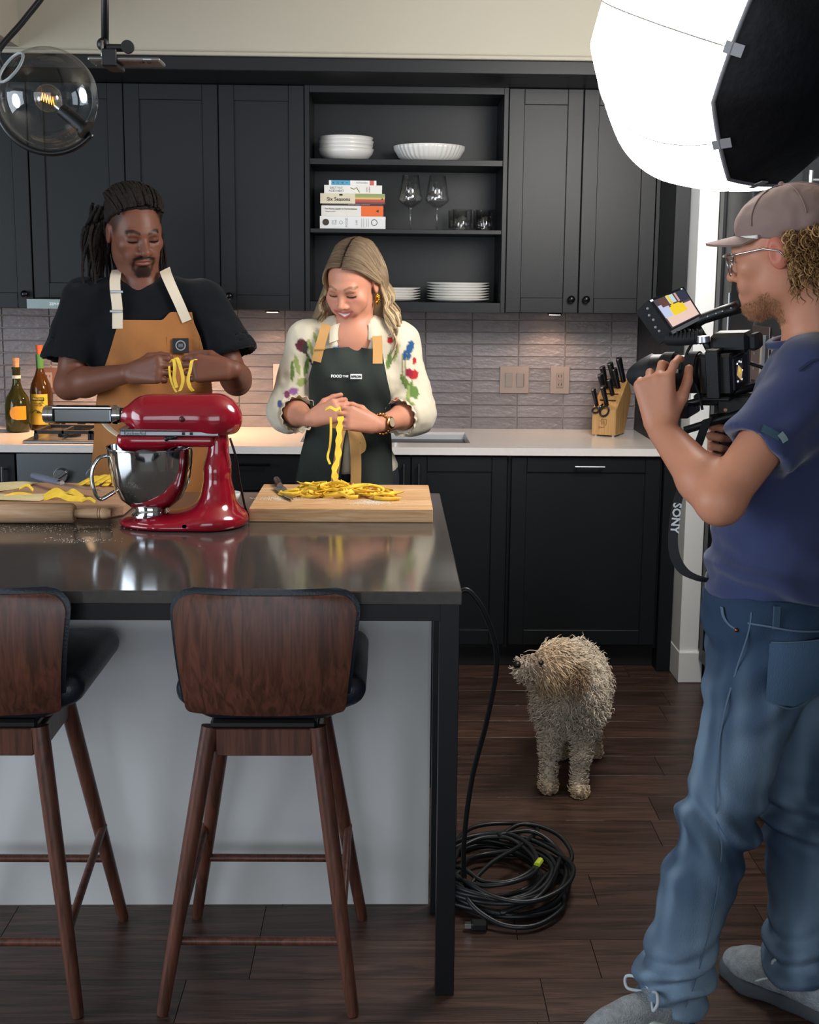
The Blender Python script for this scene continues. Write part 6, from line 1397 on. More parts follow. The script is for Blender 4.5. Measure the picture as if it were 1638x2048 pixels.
# ------------------------------------------------------------------ red stand mixer with pasta roller
TZ = .9222
M_RED = mat('red enamel', '#8e0f22', .16, spec=.6, coat=.6)
M_MIRR = mat('polished steel', '#d3d5d8', .07, metal=1.); M_BAND = mat('brushed band', '#8c8f92', .3, metal=1.)
mx = thing('stand_mixer', 'glossy red stand mixer with steel bowl and pasta roller on the island', 'mixer', (-.54, -2.24, TZ))
cy_ = -2.24
s1 = Sdf(); s1.cap((-.625, cy_, 1.214), (-.452, cy_, 1.213), .0505, .0545, .03); s1.box((-.545, cy_, 1.190), (.105, .046, .026), .02, .03); s1.ell((-.440, cy_, 1.200), (.055, .052, .050), .03); s1.cap((-.655, cy_, 1.208), (-.700, cy_, 1.208), .026, .017, .03)
s1.fn(lambda P: P[:, 2] - 1.1625, (-.56, cy_, 1.0), .25, .006, True)
v, f = mesh_sdf(s1, .0045); v = relax(v, f, 6, .5); hd = npmesh('motor_head', v, f, M_RED, mx)
obj('trim_band', box((-.692, cy_ - .0500, 1.160), (-.436, cy_ + .0500, 1.1765), .004), M_BAND, hd); obj('trim_line', box((-.694, cy_ - .0510, 1.1768), (-.432, cy_ + .0510, 1.1795), .001), M_MIRR, hd)
text('KitchenAid', .0125, mat('band print', '#3a3c40', .5), (-.652, cy_ - .0504, 1.168), FRONT, hd)
s1 = Sdf(); s1.box((-.575, cy_, 1.148), (.125, .047, .016), .012, .01); s1.cap((-.655, cy_, 1.150), (-.60, cy_, 1.150), .046, .046, .03); s1.fn(lambda P: -(P[:, 2] - 1.1605), (-.57, cy_, 1.30), .25, .003, True); v, f = mesh_sdf(s1, .0055); npmesh('lower_head', v, f, M_RED, hd)
obj('lever', tube([(-.545, cy_ - .052, 1.160), (-.565, cy_ - .058, 1.157)], .0045, 8), M_DARK, hd, True); obj('lever_knob', ball((-.570, cy_ - .059, 1.156), .0065, 10, 8), M_DARK, hd, True)
for x in (-.528, -.508): obj('speed_mark', box((x - .004, cy_ - .0512, 1.165), (x + .004, cy_ - .0498, 1.172)), M_DARK, hd)
obj('hub_screw', lathe([(0, 0), (.008, 0), (.008, .004), (0, .005)], (-.530, cy_ - .0525, 1.2065), 14, (0, -1, 0)), mat('dark screw', '#4a1820', .4), hd, True)
obj('planetary', lathe([(0, 0), (.040, 0), (.046, .006), (.046, .020), (.040, .024), (0, .024)], (-.632, cy_, 1.108 + .004), 32), M_BAND, hd, True, angle=35)
obj('beater_shaft', lathe([(0, 0), (.020, 0), (.026, .008), (.022, .026), (0, .026)], (-.622, cy_, 1.090), 20), M_RED, hd, True, angle=40)
# pedestal and foot
s1 = Sdf(); s1.chain([(-.446, cy_, 1.150), (-.450, cy_, 1.07), (-.450, cy_, 1.0), (-.455, cy_, .955)], [.027, .030, .038, .052], .03, (0, 1, 0), 1.5)
s1.ell((-.560, cy_, .930), (.150, .112, .026), .05); s1.ell((-.455, cy_, .930), (.078, .100, .030), .05); s1.fn(lambda P: P[:, 2] - TZ, (-.54, cy_, .82), .3, .003, True)
v, f = mesh_sdf(s1, .0052); v = relax(v, f, 8, .5); st = npmesh('stand', v, f, M_RED, mx)
obj('stand_screw', ball((-.462, cy_ - .0445, 1.085), .0045, 10, 6), M_HANDLE, st, True); obj('paper_tag', box((-.4195, cy_ - .018, 1.00), (-.4150, cy_ + .012, 1.070)), mat('tag paper', '#d9d0cc', .7), st)
obj('power_cord', tube(bez([(-.412, cy_ - .03, 1.155), (-.398, cy_ - .02, 1.10), (-.392, cy_ + .02, 1.02), (-.375, cy_ + .06, .93), (-.33, cy_ + .10, .928)], 6), .0032, 6), M_DARK, mx, True)
# bowl
bx = -.624
bw = obj('mixing_bowl', lathe([(0, .030), (.040, .030), (.052, .034), (.080, .058), (.100, .100), (.1075, .150), (.1095, .190), (.1125, .192), (.1125, .195), (.1075, .194), (.1050, .150), (.097, .102), (.077, .061), (.050, .038), (0, .036)], (bx, cy_, .935), 56), M_MIRR, mx, True, angle=50)
obj('bowl_foot', lathe([(.036, .010), (.052, .010), (.053, .016), (.044, .024), (.042, .034), (.036, .034)], (bx, cy_, .935), 40), M_MIRR, bw, True, angle=40)
obj('bowl_handle', tube(bez([(bx - .106, cy_ - .010, 1.105), (bx - .130, cy_ - .022, 1.098), (bx - .146, cy_ - .028, 1.065), (bx - .143, cy_ - .028, 1.02), (bx - .128, cy_ - .020, .992), (bx - .092, cy_ - .012, 1.010)], 7), .010, 10, flat=.55), M_MIRR, bw, True)
# roller attachment
ro = thing('pasta_roller', 'dark steel pasta roller attached to the nose of the red mixer', 'pasta roller', (-.79, cy_, 1.21))
obj('roller_case', xf(box((-.868, cy_ - .021, 1.189), (-.716, cy_ + .021, 1.231), .006), Matrix.Identity(4)), mat('dark steel', '#5d5f5f', .18, metal=1.), ro)
obj('case_edge', box((-.868, cy_ - .0225, 1.2275), (-.716, cy_ + .0225, 1.2325), .001), M_MIRR, ro)
for x0, x1, r in ((-.895, -.890, .020), (-.890, -.880, .0235), (-.879, -.868, .0245), (-.716, -.703, .0255), (-.703, -.697, .021)): obj('end_disc', lathe([(0, 0), (r, 0), (r, x1 - x0), (0, x1 - x0)], (x0, cy_, 1.210), 28, (1, 0, 0)), M_MIRR, ro, True, angle=35)
obj('drive_hub', lathe([(0, 0), (.019, 0), (.017, .016), (0, .016)], (-.697, cy_, 1.210), 24, (1, 0, 0)), M_DARK, ro, True, angle=35)
# ------------------------------------------------------------------ cutting boards, rolling pin, knives
M_OAKB = mat('ash board', '#cc9a6c', .5, wave=('#b27a4e', 6., (1.2, 16, 16)))
M_BOARD2 = mat('beech board', '#c79f82', .55, wave=('#b58a6c', 5., (1.4, 18, 18)))
M_FLOUR = mat('flour', '#e9e2da', .95)
b = thing('cutting_board', 'thick wooden cutting board in front of the woman, holding a pasta pile', 'cutting board', (-.13, -2.0, TZ))
for k in range(6): obj('strip', box((-.374, -2.205 + .0652 * k, TZ + .0002), (.117, -2.205 + .0652 * (k + 1) + .0004, TZ + .0375), .0022), mat('ash strip %d' % (k % 3), ('#d8b088', '#e2bf98', '#d0a67c')[k % 3], .5, wave=('#c0915f', 6., (1.2, 16, 16)), rnd=.05), b)
BZ = TZ + .0377
b2 = thing('cutting_board', 'thinner wooden board at the left with dough sheets, under the knife', 'cutting board', (-.95, -1.95, TZ))
obj('plank', prism([(-1.45, -2.165), (-.752, -2.165), (-.722, -2.125), (-.722, -1.80), (-.752, -1.765), (-1.45, -1.765)], 'z', TZ + .0002, TZ + .030, .003), M_BOARD2, b2)
BZ2 = TZ + .0303
rp = thing('rolling_pin', 'wooden rolling pin lying in front of the left board', 'rolling pin', (-1.0, -2.235, TZ))
M_PIN = mat('pin maple', '#cfac8c', .45, wave=('#bd946f', 5., (1.2, 18, 18)))
obj('barrel', lathe([(0, 0), (.022, 0), (.0268, .006), (.0268, .300), (.022, .306), (0, .306)], (-1.132, -2.236, TZ + .0272), 32, (1, 0, 0)), M_PIN, rp, True, angle=40)
obj('handle', lathe([(0, 0), (.010, 0), (.0125, .010), (.0135, .045), (.0145, .060), (.0130, .062), (.0145, .065), (.0130, .068), (.0145, .071), (.0140, .085), (.010, .095), (0, .096)], (-.8255, -2.236, TZ + .0272), 24, (1, 0, 0)), M_PIN, rp, True, angle=40)
obj('handle', lathe([(0, 0), (.010, 0), (.0145, .03), (.010, .095), (0, .096)], (-1.228, -2.236, TZ + .0272), 24, (1, 0, 0)), M_PIN, rp, True, angle=40)
def knife(label, p0, p1, p2, wd, hm, z, tip=.5):
    """handle p0-p1, blade p1-p2 lying flat"""
    p0, p1, p2 = (npv((*p, z)) for p in (p0, p1, p2)); d = unit(p2 - p1); s_ = npv((-d[1], d[0], 0)); t = thing('table_knife', label, 'knife', tuple(p1), None)
    obj('handle', tube([tuple(p0 + npv((0, 0, .010))), tuple(lerp(p0, p1, .5) + npv((0, 0, .010))), tuple(p1 + npv((0, 0, .009)))], [.0095, .0105, .0085], 10), hm, t, True, angle=40)
    obj('bolster', tube([tuple(p1 + npv((0, 0, .009)) - d * .002), tuple(p1 + d * .012 + npv((0, 0, .009)))], .0088, 10), M_HANDLE, t, True, angle=40)
    L = np.linalg.norm(p2 - p1); A_ = [p1 + d * .01 + s_ * wd * .35, p1 + d * L * .6 + s_ * wd * .30, p2, p1 + d * L * .75 - s_ * wd * .42, p1 + d * .01 - s_ * wd * .65]
    bm = newbm(); a = [bm.verts.new(tuple(q + npv((0, 0, .008)))) for q in A_]; c_ = [bm.verts.new(tuple(q + npv((0, 0, .0058)))) for q in A_]; n = len(A_); fs = [bm.faces.new(a), bm.faces.new(c_[::-1])] + [bm.faces.new((a[k], c_[k], c_[(k+1) % n], a[(k+1) % n])) for k in range(n)]; bmesh.ops.recalc_face_normals(bm, faces=fs); obj('blade', bm, mat('knife steel', '#9b9a98', .25, metal=1.), t); return t
knife('black-handled kitchen knife lying on the thick board beside the pasta', (-.338, -1.79), (-.318, -1.895), (-.262, -2.115), .034, M_KH, BZ)
knife('knife with a grey-blue handle lying across the left board', (-1.065, -1.775), (-.955, -1.895), (-.800, -2.020), .030, mat('smoky resin', '#6b7285', .25, spec=.6), BZ2 + .012)
# ------------------------------------------------------------------ pasta
M_PASTA = mat('fresh pasta', '#f2cb48', .5, spec=.35, noise=(40, .12, (1, 1, 1)), rnd=.06); M_DOUGH = mat('dough sheet', '#efdcaa', .65, noise=(20, .08, (1, 1, 1)))
rg = np.random.RandomState(8)
pv, pf = [], []; nv = 0
for i in range(80):
    u = rg.beta(1.6, 1.6); cx_ = -.272 + .29 * u + rg.uniform(-.02, .02); cy2 = -1.985 + rg.normal(0, .038); hgt = .030 * math.exp(-((cx_ + .165) / .10) ** 2 - ((cy2 + 1.985) / .05) ** 2) + .004
    R_ = rg.uniform(.012, .034); a0 = rg.uniform(0, 6.28); sp = rg.uniform(2.2, 5.0) * rg.choice((-1, 1)); wd = rg.uniform(.007, .0125); K = 16; tl = rg.uniform(-.9, .9); z0 = BZ + .003 + hgt * rg.uniform(.1, 1.0)
    g = []
    for t in np.linspace(0, 1, K):
        a = a0 + sp * t; r_ = R_ * (1 + .5 * math.sin(3 * t + i)); z = max(BZ + .0015, z0 + .009 * math.sin(a * 1.3 + i) * (1 - .3 * t)); p = npv((cx_ + r_ * math.cos(a) * 1.4, cy2 + r_ * math.sin(a), z)); lean = tl + .6 * math.sin(2 * t + i)
        s_ = npv((math.cos(a) * math.sin(lean), math.sin(a) * math.sin(lean), math.cos(lean))) * wd * .5; q0, q1 = p - s_, p + s_; dz = max(0, BZ + .0008 - min(q0[2], q1[2])); q0[2] += dz; q1[2] += dz; g.append((q0, q1))
    g = np.array(g); nrm_ = np.cross(np.gradient(g.mean(1), axis=0), g[:, 1] - g[:, 0]); nrm_ /= np.linalg.norm(nrm_, axis=1, keepdims=True) + 1e-9; th = .0009
    ring = np.stack([g[:, 0] + nrm_ * th, g[:, 1] + nrm_ * th, g[:, 1] - nrm_ * th, g[:, 0] - nrm_ * th], 1); pv.append(ring.reshape(-1, 3)); b_ = nv + (np.arange(K - 1) * 4)[:, None]; a_ = np.arange(4)[None]
    pf.append(np.stack([b_ + a_, b_ + (a_ + 1) % 4, b_ + 4 + (a_ + 1) % 4, b_ + 4 + a_], -1).reshape(-1, 4)); nv += K * 4
o = npmesh('pasta_pile', np.concatenate(pv), np.concatenate(pf), M_PASTA, None, smooth=True, org=(-.14, -1.985, BZ)); tag(o, 'pile of fresh yellow pasta ribbons on the thick cutting board', 'pasta'); o['kind'] = 'stuff'
def noodle(name, label, pts, wd, side, group=None, m=M_PASTA, cat='pasta', wob=0.):
    p = bez(pts, 8); s_ = npv(side); g = np.array([[npv(q) + s_ * wd * t * (1 + wob * math.sin(i * .9)) for t in (-.5, 0, .5)] for i, q in enumerate(p)]); g = g + np.array([[npv((wob * .004 * math.sin(i * .55), 0, 0))] * 3 for i in range(len(p))])
    o = sheet(name, g, m, None, .0022); c_ = Vector(pts[0]); o.data.transform(Matrix.Translation(-c_)); o.location = c_; tag(o, label, cat, group); return o
noodle('pasta_ribbon', 'wide wavy pasta ribbon hanging from the hands of the woman to the pile', [(-.150, -1.690, 1.150), (-.152, -1.700, 1.12), (-.155, -1.715, 1.08), (-.156, -1.73, 1.035), (-.165, -1.76, .995), (-.160, -1.83, .978), (-.140, -1.90, .985)], .017, (1, .1, .1), 'held pasta ribbons', wob=.25)
noodle('pasta_ribbon', 'thin pale pasta ribbon beside the wide one below the woman\'s hands', [(-.180, -1.690, 1.148), (-.179, -1.70, 1.105), (-.182, -1.705, 1.06), (-.188, -1.72, 1.03), (-.180, -1.74, 1.01)], .007, (1, .1, .1), 'held pasta ribbons')
noodle('pasta_ribbon', 'short pasta ribbon pinched between the fingers of the woman', [(-.196, -1.705, 1.172), (-.180, -1.712, 1.180), (-.163, -1.712, 1.172), (-.152, -1.708, 1.178), (-.148, -1.70, 1.165)], .009, (.1, .2, 1), 'held pasta ribbons')
for i, (a, lb) in enumerate(((((-.662, -1.690, 1.312), (-.650, -1.712, 1.322), (-.646, -1.72, 1.295), (-.649, -1.715, 1.265), (-.642, -1.715, 1.236)), 'wide pasta ribbon draped over the left-hand fist of the man'), (((-.656, -1.695, 1.314), (-.640, -1.716, 1.326), (-.628, -1.722, 1.295), (-.622, -1.722, 1.262), (-.628, -1.72, 1.236), (-.634, -1.72, 1.226)), 'looped pasta ribbon between the hands of the man'), (((-.586, -1.700, 1.320), (-.594, -1.718, 1.318), (-.600, -1.72, 1.290), (-.607, -1.72, 1.262), (-.602, -1.718, 1.238), (-.594, -1.715, 1.226)), 'pasta ribbon hanging from the right-hand fingers of the man'), (((-.672, -1.668, 1.298), (-.664, -1.700, 1.268), (-.654, -1.710, 1.240), (-.644, -1.712, 1.222)), 'thin pasta end below the fist of the man'))):
    noodle('pasta_ribbon', lb, a, .0105 if i < 3 else .006, (.95, -.1, .25), 'held pasta ribbons')
# zigzag nest, scraps and dough sheets on the left board
ns_ = thing('pasta_nest', 'fan of folded yellow pasta on the left board beside the mixer bowl', 'pasta', (-.83, -1.80, BZ2))
for k in range(7):
    x0 = -.915 + .029 * k; obj('fold', tube(bez([(x0, -1.835, BZ2 + .004 + .0035 * k), (x0 + .012, -1.79, BZ2 + .010 + .0045 * k), (x0 + .034, -1.775, BZ2 + .018 + .004 * k), (x0 + .055, -1.80, BZ2 + .012 + .003 * k), (x0 + .05, -1.845, BZ2 + .005)], 5), .011, 8, flat=.25), M_PASTA, ns_, True)
for i, (pts, lb) in enumerate(((((-.965, -2.035, BZ2 + .004), (-.935, -2.02, BZ2 + .020), (-.905, -2.03, BZ2 + .010), (-.880, -2.045, BZ2 + .022), (-.850, -2.05, BZ2 + .004)), 'crumpled pasta scrap at the front of the left board'), (((-.955, -2.06, BZ2 + .003), (-.92, -2.05, BZ2 + .014), (-.885, -2.07, BZ2 + .008), (-.84, -2.075, BZ2 + .004)), 'long pasta scrap just behind the rolling pin'), (((-.845, -2.09, BZ2 + .003), (-.825, -2.085, BZ2 + .010), (-.805, -2.10, BZ2 + .003)), 'small pasta scrap near the pin handle'), (((-1.06, -1.93, BZ2 + .010), (-1.04, -1.92, BZ2 + .018), (-1.02, -1.935, BZ2 + .006)), 'curled pasta scrap on the dough sheet'), (((-1.075, -2.03, BZ2 + .004), (-1.045, -2.00, BZ2 + .008), (-1.00, -2.01, BZ2 + .004)), 'straight pasta strip at the left of the board'))):
    noodle('pasta_scrap', lb, pts, .024 if i < 2 else .012, (.1, .6, .55), 'pasta scraps on the left board')
g = np.array([[(-1.40 + .355 * i - .10 * j, -1.80 - .20 * j, BZ2 + .0035 + .003 * math.sin(i * 9 + j * 5)) for i in np.linspace(0, 1, 18)] for j in np.linspace(0, 1, 12)]); o = sheet('dough_sheet', g, M_DOUGH, None, -.002); tag(o, 'pale dough sheet folded at the back of the left board', 'dough')
g = np.array([[(-1.30 + .36 * i - .02 * j, -1.985 - .10 * j, BZ2 + .0030 + .0015 * math.sin(i * 7 + j * 4)) for i in np.linspace(0, 1, 18)] for j in np.linspace(0, 1, 8)]); o = sheet('dough_sheet', g, M_DOUGH, None, -.0018); tag(o, 'thin dough strip lying at the front of the left board', 'dough')
# flour bowl, crumbs and flour
o = bowl(-.465, -1.93, TZ, .036, .032, 'small white bowl of flour half hidden behind the red mixer', None, 'flour_bowl'); fl_ = obj('flour', ball((-.465, -1.93, TZ + .020), (.029, .029, .009), 20, 8), M_FLOUR, o, True)
pv, pf, nv = [], [], 0
def speck(x, y, z, r):
    global nv
    a = np.linspace(0, 2 * PI, 7)[:-1]; ring = np.array([(x + r * math.cos(q) * rg.uniform(.6, 1.3), y + r * math.sin(q) * rg.uniform(.6, 1.3), z) for q in a]); top_ = npv((x, y, z + r * .35)); pv.append(np.concatenate([ring, top_[None]])); pf.append(np.array([(nv + k, nv + (k + 1) % 6, nv + 6, nv + 6) for k in range(6)])[:, :3]); nv += 7
for i in range(420): speck(rg.normal(-.92, .12), rg.normal(-2.31, .028), TZ + .0002, rg.uniform(.0006, .0018))
for i in range(26): speck(rg.uniform(-1.1, -.68), rg.uniform(-2.45, -2.27), TZ + .0002, rg.uniform(.0015, .0032))
for i in range(160): speck(rg.normal(-.76, .04), rg.normal(-2.45, .016), TZ + .0002, rg.uniform(.0006, .0016))
o = npmesh('flour_dust', np.concatenate(pv), np.concatenate(pf), M_FLOUR, None, smooth=False, org=(-.9, -2.3, TZ)); tag(o, 'flour dust and crumbs on the stone top near the pin', 'flour'); o['kind'] = 'stuff'
pv, pf, nv = [], [], 0
for i in range(620): speck(rg.normal(-.045, .032), rg.normal(-2.105, .022), BZ + .0002, rg.uniform(.0006, .0020))
for i in range(420): speck(rg.normal(-.31, .03), rg.normal(-2.06, .016), BZ + .0002, rg.uniform(.0006, .0020))
for i in range(200): speck(rg.normal(-.19, .05), rg.normal(-2.07, .008), BZ + .0002, rg.uniform(.0006, .0015))
o = npmesh('flour_dust', np.concatenate(pv), np.concatenate(pf), M_FLOUR, None, smooth=False, org=(-.1, -2.1, BZ)); tag(o, 'flour dust on the thick cutting board', 'flour'); o['kind'] = 'stuff'
# ------------------------------------------------------------------ glass globe pendant
gc = npv((-.811, -2.40, 1.9785)); GR = .1165
pg = thing('pendant_lamp', 'clear glass globe pendant with a filament bulb on a black hoop arm', 'lamp', tuple(gc))
dS = unit((.62, -.10, -.50)); dO = unit((-.56, -.55, .50))           # towards the socket, towards the opening
M_GLOBE = thin_glass('globe glass', '#f4f6f7', 1.6)
bm = lathe([(GR * math.sin(t), GR * math.cos(t)) for t in np.linspace(.36, PI - .12, 40)], tuple(gc), 56, tuple(dO))
obj('globe', bm, M_GLOBE, pg, True)
u_, w_ = (npv(q) for q in frame_from(Vector(dO))); obj('globe_rim', tube([tuple(gc + dO * GR * math.cos(.36) + (u_ * math.cos(a) + w_ * math.sin(a)) * GR * math.sin(.36)) for a in np.linspace(0, 2 * PI, 40)], .0035, 8, caps=False), mat('rim glass', '#cfd6da', .05, trans=.5, ior=1.3), pg, True)
sb = gc + dS * GR * .985
obj('socket', tube([tuple(sb), tuple(gc + dS * GR * .36)], .0165, 20), M_DARK, pg, True, angle=40); obj('socket_disc', tube([tuple(sb + dS * .004), tuple(sb - dS * .004)], .024, 20), M_DARK, pg, True, angle=40)
bcn = gc + dS * GR * .02 + npv((.0, -.01, 0)); obj('bulb_cap', tube([tuple(gc + dS * GR * .38), tuple(gc + dS * GR * .22)], .0095, 14), M_HANDLE, pg, True, angle=40)
bl_ = obj('bulb', lathe([(.032 * math.sin(t), -.032 * math.cos(t)) for t in np.linspace(.05, PI - .3, 20)], tuple(bcn), 28, tuple(dS)), thin_glass('bulb glass', '#fff8ee', 1.6), pg, True)
fil = [];
for k in range(11): fil.append(tuple(bcn + npv((-.016 + .0030 * k, 0, .009 * (1 if k % 2 else -1) + .004 - .0012 * k))))
obj('filament', tube(fil, .0011, 5), mat('glowing filament', '#ff8a1e', .5, emis=((1., .30, .03), 5.)), bl_)
Rh = GR * 1.085; an = np.linspace(math.atan2(-.50, .62), -PI * 1.18, 40)
arc = [tuple(gc + npv((Rh * math.cos(a), .004, Rh * math.sin(a)))) for a in an]
last = npv(arc[-1]); arm = arc + [tuple(p) for p in bez([tuple(last), (-.925, -2.395, 2.085), (-.865, -2.38, 2.16), (-.800, -2.37, 2.25), (-.79, -2.36, 2.34), (-.79, -2.36, 2.39)], 8)][1:]
obj('hoop_arm', tube(arm, .0072, 10), mat('satin black', '#101012', .35), pg, True)
obj('canopy', lathe([(0, 0), (.05, 0), (.05, .012), (0, .012)], (-.79, -2.36, 2.385), 24), mat('satin black', '#101012', .35), pg, True, angle=40)
# ------------------------------------------------------------------ phone on its overhead arm
pa = thing('overhead_arm', 'black overhead pole with a clamp, above the man, carrying a phone', 'arm', (-.626, -2.60, 2.05))
obj('pole', tube([(-.630, -2.60, 2.062), (-.624, -2.60, 2.24), (-.620, -2.60, 2.397)], .0085, 12), M_DARK, pa, True)
obj('ball_joint', ball((-.633, -2.605, 2.066), .014, 12, 8), M_DARK, pa, True); obj('clamp_arm', box((-.628, -2.615, 2.052), (-.580, -2.590, 2.066), .004), M_DARK, pa)
obj('thumb_wheel', lathe([(0, 0), (.014, 0), (.014, .012), (0, .012)], (-.578, -2.606, 2.060), 18, (0, -1, 0)), M_DARK, pa, True, angle=40); obj('screw', tube([(-.632, -2.618, 2.020), (-.632, -2.618, 2.072)], .0035, 8), M_HANDLE, pa, True)
obj('phone_clip', box((-.628, -2.640, 2.014), (-.596, -2.560, 2.024), .002), M_DARK, pa); obj('clip_jaw', box((-.628, -2.648, 2.014), (-.596, -2.6405, 2.050), .002), M_DARK, pa)
ph = thing('smartphone', 'smartphone lying flat in the clamp of the overhead arm', 'phone', (-.58, -2.60, 2.03))
obj('case', box((-.660, -2.6395, 2.0262), (-.505, -2.561, 2.0345), .003, seg=2), mat('phone silver', '#8f8c88', .25, metal=.8), ph); obj('screen', box((-.655, -2.636, 2.0345), (-.510, -2.565, 2.0352)), mat('phone screen', '#4a4642', .1), ph)
for x in (-.545, -.528): obj('lens', lathe([(0, -.002), (.005, -.002), (.005, .001), (0, .001)], (x, -2.625, 2.0262), 12), M_DARK, ph)
obj('side_button', box((-.540, -2.6405, 2.0285), (-.522, -2.6392, 2.0310)), M_HANDLE, ph)
# ------------------------------------------------------------------ lantern softbox
lc = npv((.890, -2.20, 2.162)); LR = .392; pole = unit((.60, -.70, -.38))
lt = thing('lantern_softbox', 'large glowing white lantern softbox with a black cover at the upper right', 'studio light', tuple(lc))
M_LAN = mat('lantern fabric', '#f4f2ee', .8, emis=((1., .96, .915), 16.0))
NP = 8
def lan(th, ph_, k=1.):
    u2, w2_ = (npv(q) for q in frame_from(Vector(pole))); fac = math.cos(PI / NP) / math.cos(((ph_ + PI / NP) % (2 * PI / NP)) - PI / NP); fac = 1 - (1 - fac) * .75
    r_ = LR * k * math.sin(th) * fac; return lc + pole * LR * k * math.cos(th) * (.96 if math.cos(th) < 0 else .80) + (u2 * math.cos(ph_) + w2_ * math.sin(ph_)) * r_
NF = 64
def lan_mesh(t0, t1, n, k=1.): return loft([[tuple(lan(t, 2 * PI * j / NF, k)) for j in range(NF)] for t in np.linspace(t0, t1, n)], caps=False)
df = obj('diffuser', lan_mesh(.90, PI - .002, 30), M_LAN, lt, True)
obj('black_cover', lan_mesh(.002, .95, 16, 1.008), mat('black nylon', '#0b0c12', .6, bump=(30, .3, (1, 1, 1))), lt, True)
obj('cover_edge', tube([tuple(lan(.945, 2 * PI * j / NF, 1.008)) for j in range(NF + 1)], .006, 6, caps=False), mat('grey binding', '#8d8c90', .7), lt, True)
for j in range(NP):
    ph_ = 2 * PI * j / NP + PI / NP; obj('seam', tube([tuple(lan(t, ph_ - PI / NP, 1.003)) for t in np.linspace(.95, PI - .05, 26)], .0022, 5), mat('seam grey', '#9b968f', .8), df, True)
    a, b_ = lan(.99, ph_ - PI / NP, 1.012), lan(.86, ph_ - PI / NP, 1.016); s_ = unit(np.cross(b_ - a, a - lc)) * .014
    obj('velcro_tab', quadbox([a - s_, a + s_, b_ + s_, b_ - s_], unit(a - lc) * .004, unit(a - lc) * .001), mat('tab grey', '#b3b3b8', .7), lt)
obj('boom', tube([tuple(lc + npv((.05, 0, .30))), tuple(lc + npv((.10, .0, .42))), (1.5, -2.40, 2.76), (2.3, -2.70, 2.76)], .014, 10), M_DARK, lt, True); obj('stand_pole', tube([(2.3, -2.70, 2.75), (2.3, -2.70, .02)], .016, 10), M_DARK, lt, True)
for a in (0, 2.1, 4.2): obj('stand_leg', tube([(2.3, -2.70, .5), (2.3 + .17 * math.cos(a), -2.70 + .4 * math.sin(a), .012)], .010, 8), M_DARK, lt, True)
# ------------------------------------------------------------------ black cable coiled on the floor
M_CAB2 = mat('cable rubber', '#16191b', .4, spec=.5)
cb = thing('power_cable', 'long black cable coiled on the floor and rising to the island corner', 'cable', (.30, -2.42, 0))
rg = np.random.RandomState(5); pts = [(.150, -2.80, .878), (.175, -2.80, .888), (.215, -2.79, .83), (.245, -2.76, .72), (.232, -2.70, .56), (.205, -2.62, .38), (.192, -2.56, .20), (.196, -2.53, .07), (.215, -2.545, .03)]
for k in range(12):
    r_ = .165 - .010 * (k % 6) + rg.uniform(-.02, .02); cx_ = .295 + rg.uniform(-.022, .03); cy2 = -2.43 + rg.uniform(-.03, .03); z_ = .008 + .0055 * k
    for a in np.linspace(-2.6, -2.6 + 2 * PI, 11)[:-1]: pts.append((cx_ + r_ * math.cos(a) * (1 + .06 * math.sin(a * 2 + k)), cy2 + r_ * 1.15 * math.sin(a), z_ + .006 * math.sin(a * 3 + k) + .006))
obj('coil', tube(bez(pts, 7), .0064, 8), M_CAB2, cb, True)
lp = [(.30, -2.26, .05), (.38, -2.19, .06), (.47, -2.23, .05), (.50, -2.32, .03), (.46, -2.40, .02), (.42, -2.46, .05), (.36, -2.56, .05), (.30, -2.60, .05)]
obj('loop', tube(bez(lp, 7), .0064, 8), M_CAB2, cb, True); obj('loop', tube(bez([(.16, -2.30, .03), (.24, -2.15, .03), (.36, -2.12, .03), (.42, -2.20, .05), (.36, -2.34, .07), (.26, -2.46, .07), (.20, -2.58, .05), (.27, -2.655, .02), (.36, -2.66, .015), (.44, -2.58, .02), (.45, -2.48, .02)], 7), .0064, 8), M_CAB2, cb, True)
obj('loop', tube(bez([(.30, -2.30, .08), (.40, -2.27, .075), (.46, -2.33, .05), (.44, -2.45, .06), (.38, -2.58, .05), (.28, -2.63, .03)], 7), .0064, 8), M_CAB2, cb, True)
obj('yellow_tag', tube([(.385, -2.475, .079), (.398, -2.450, .081)], .0085, 8), mat('lime tape', '#b9c93a', .5), cb, True, angle=40); obj('plug', box((.205, -2.668, .004), (.245, -2.640, .024), .004), M_DARK, cb); obj('plug_pins', box((.190, -2.662, .008), (.206, -2.646, .020), .001), M_HANDLE, cb)
# ------------------------------------------------------------------ shaggy dog
dg = thing('dog', 'small shaggy cream dog standing on the dark floor, looking up to the left', 'dog', (.58, -1.70, 0))
D = Sdf()
D.ell((.565, -1.735, .310), (.088, .115, .112), .05); D.ell((.608, -1.58, .300), (.085, .112, .100), .06); D.ell((.555, -1.80, .275), (.068, .055, .075), .05)
D.cap((.550, -1.790, .345), (.520, -1.815, .405), .072, .062, .05)
D.ell((.505, -1.825, .412), (.060, .056, .052), .03); D.cap((.468, -1.840, .405), (.412, -1.862, .412), .036, .024, .025); D.ell((.402, -1.866, .419), (.012, .012, .010), .006)
D.cap((.468, -1.845, .388), (.420, -1.860, .394), .022, .015, .02)
for (x, y), (x2, y2) in (((.512, -1.80), (.498, -1.815)), ((.606, -1.80), (.590, -1.845))):
    D.cap((x, y, .24), (x2 * .6 + x * .4, y2 + .01, .13), .034, .023, .03); D.cap((x2 * .6 + x * .4, y2 + .01, .13), (x2, y2, .035), .022, .019, .02); D.ell((x2, y2 - .016, .020), (.024, .033, .019), .02)
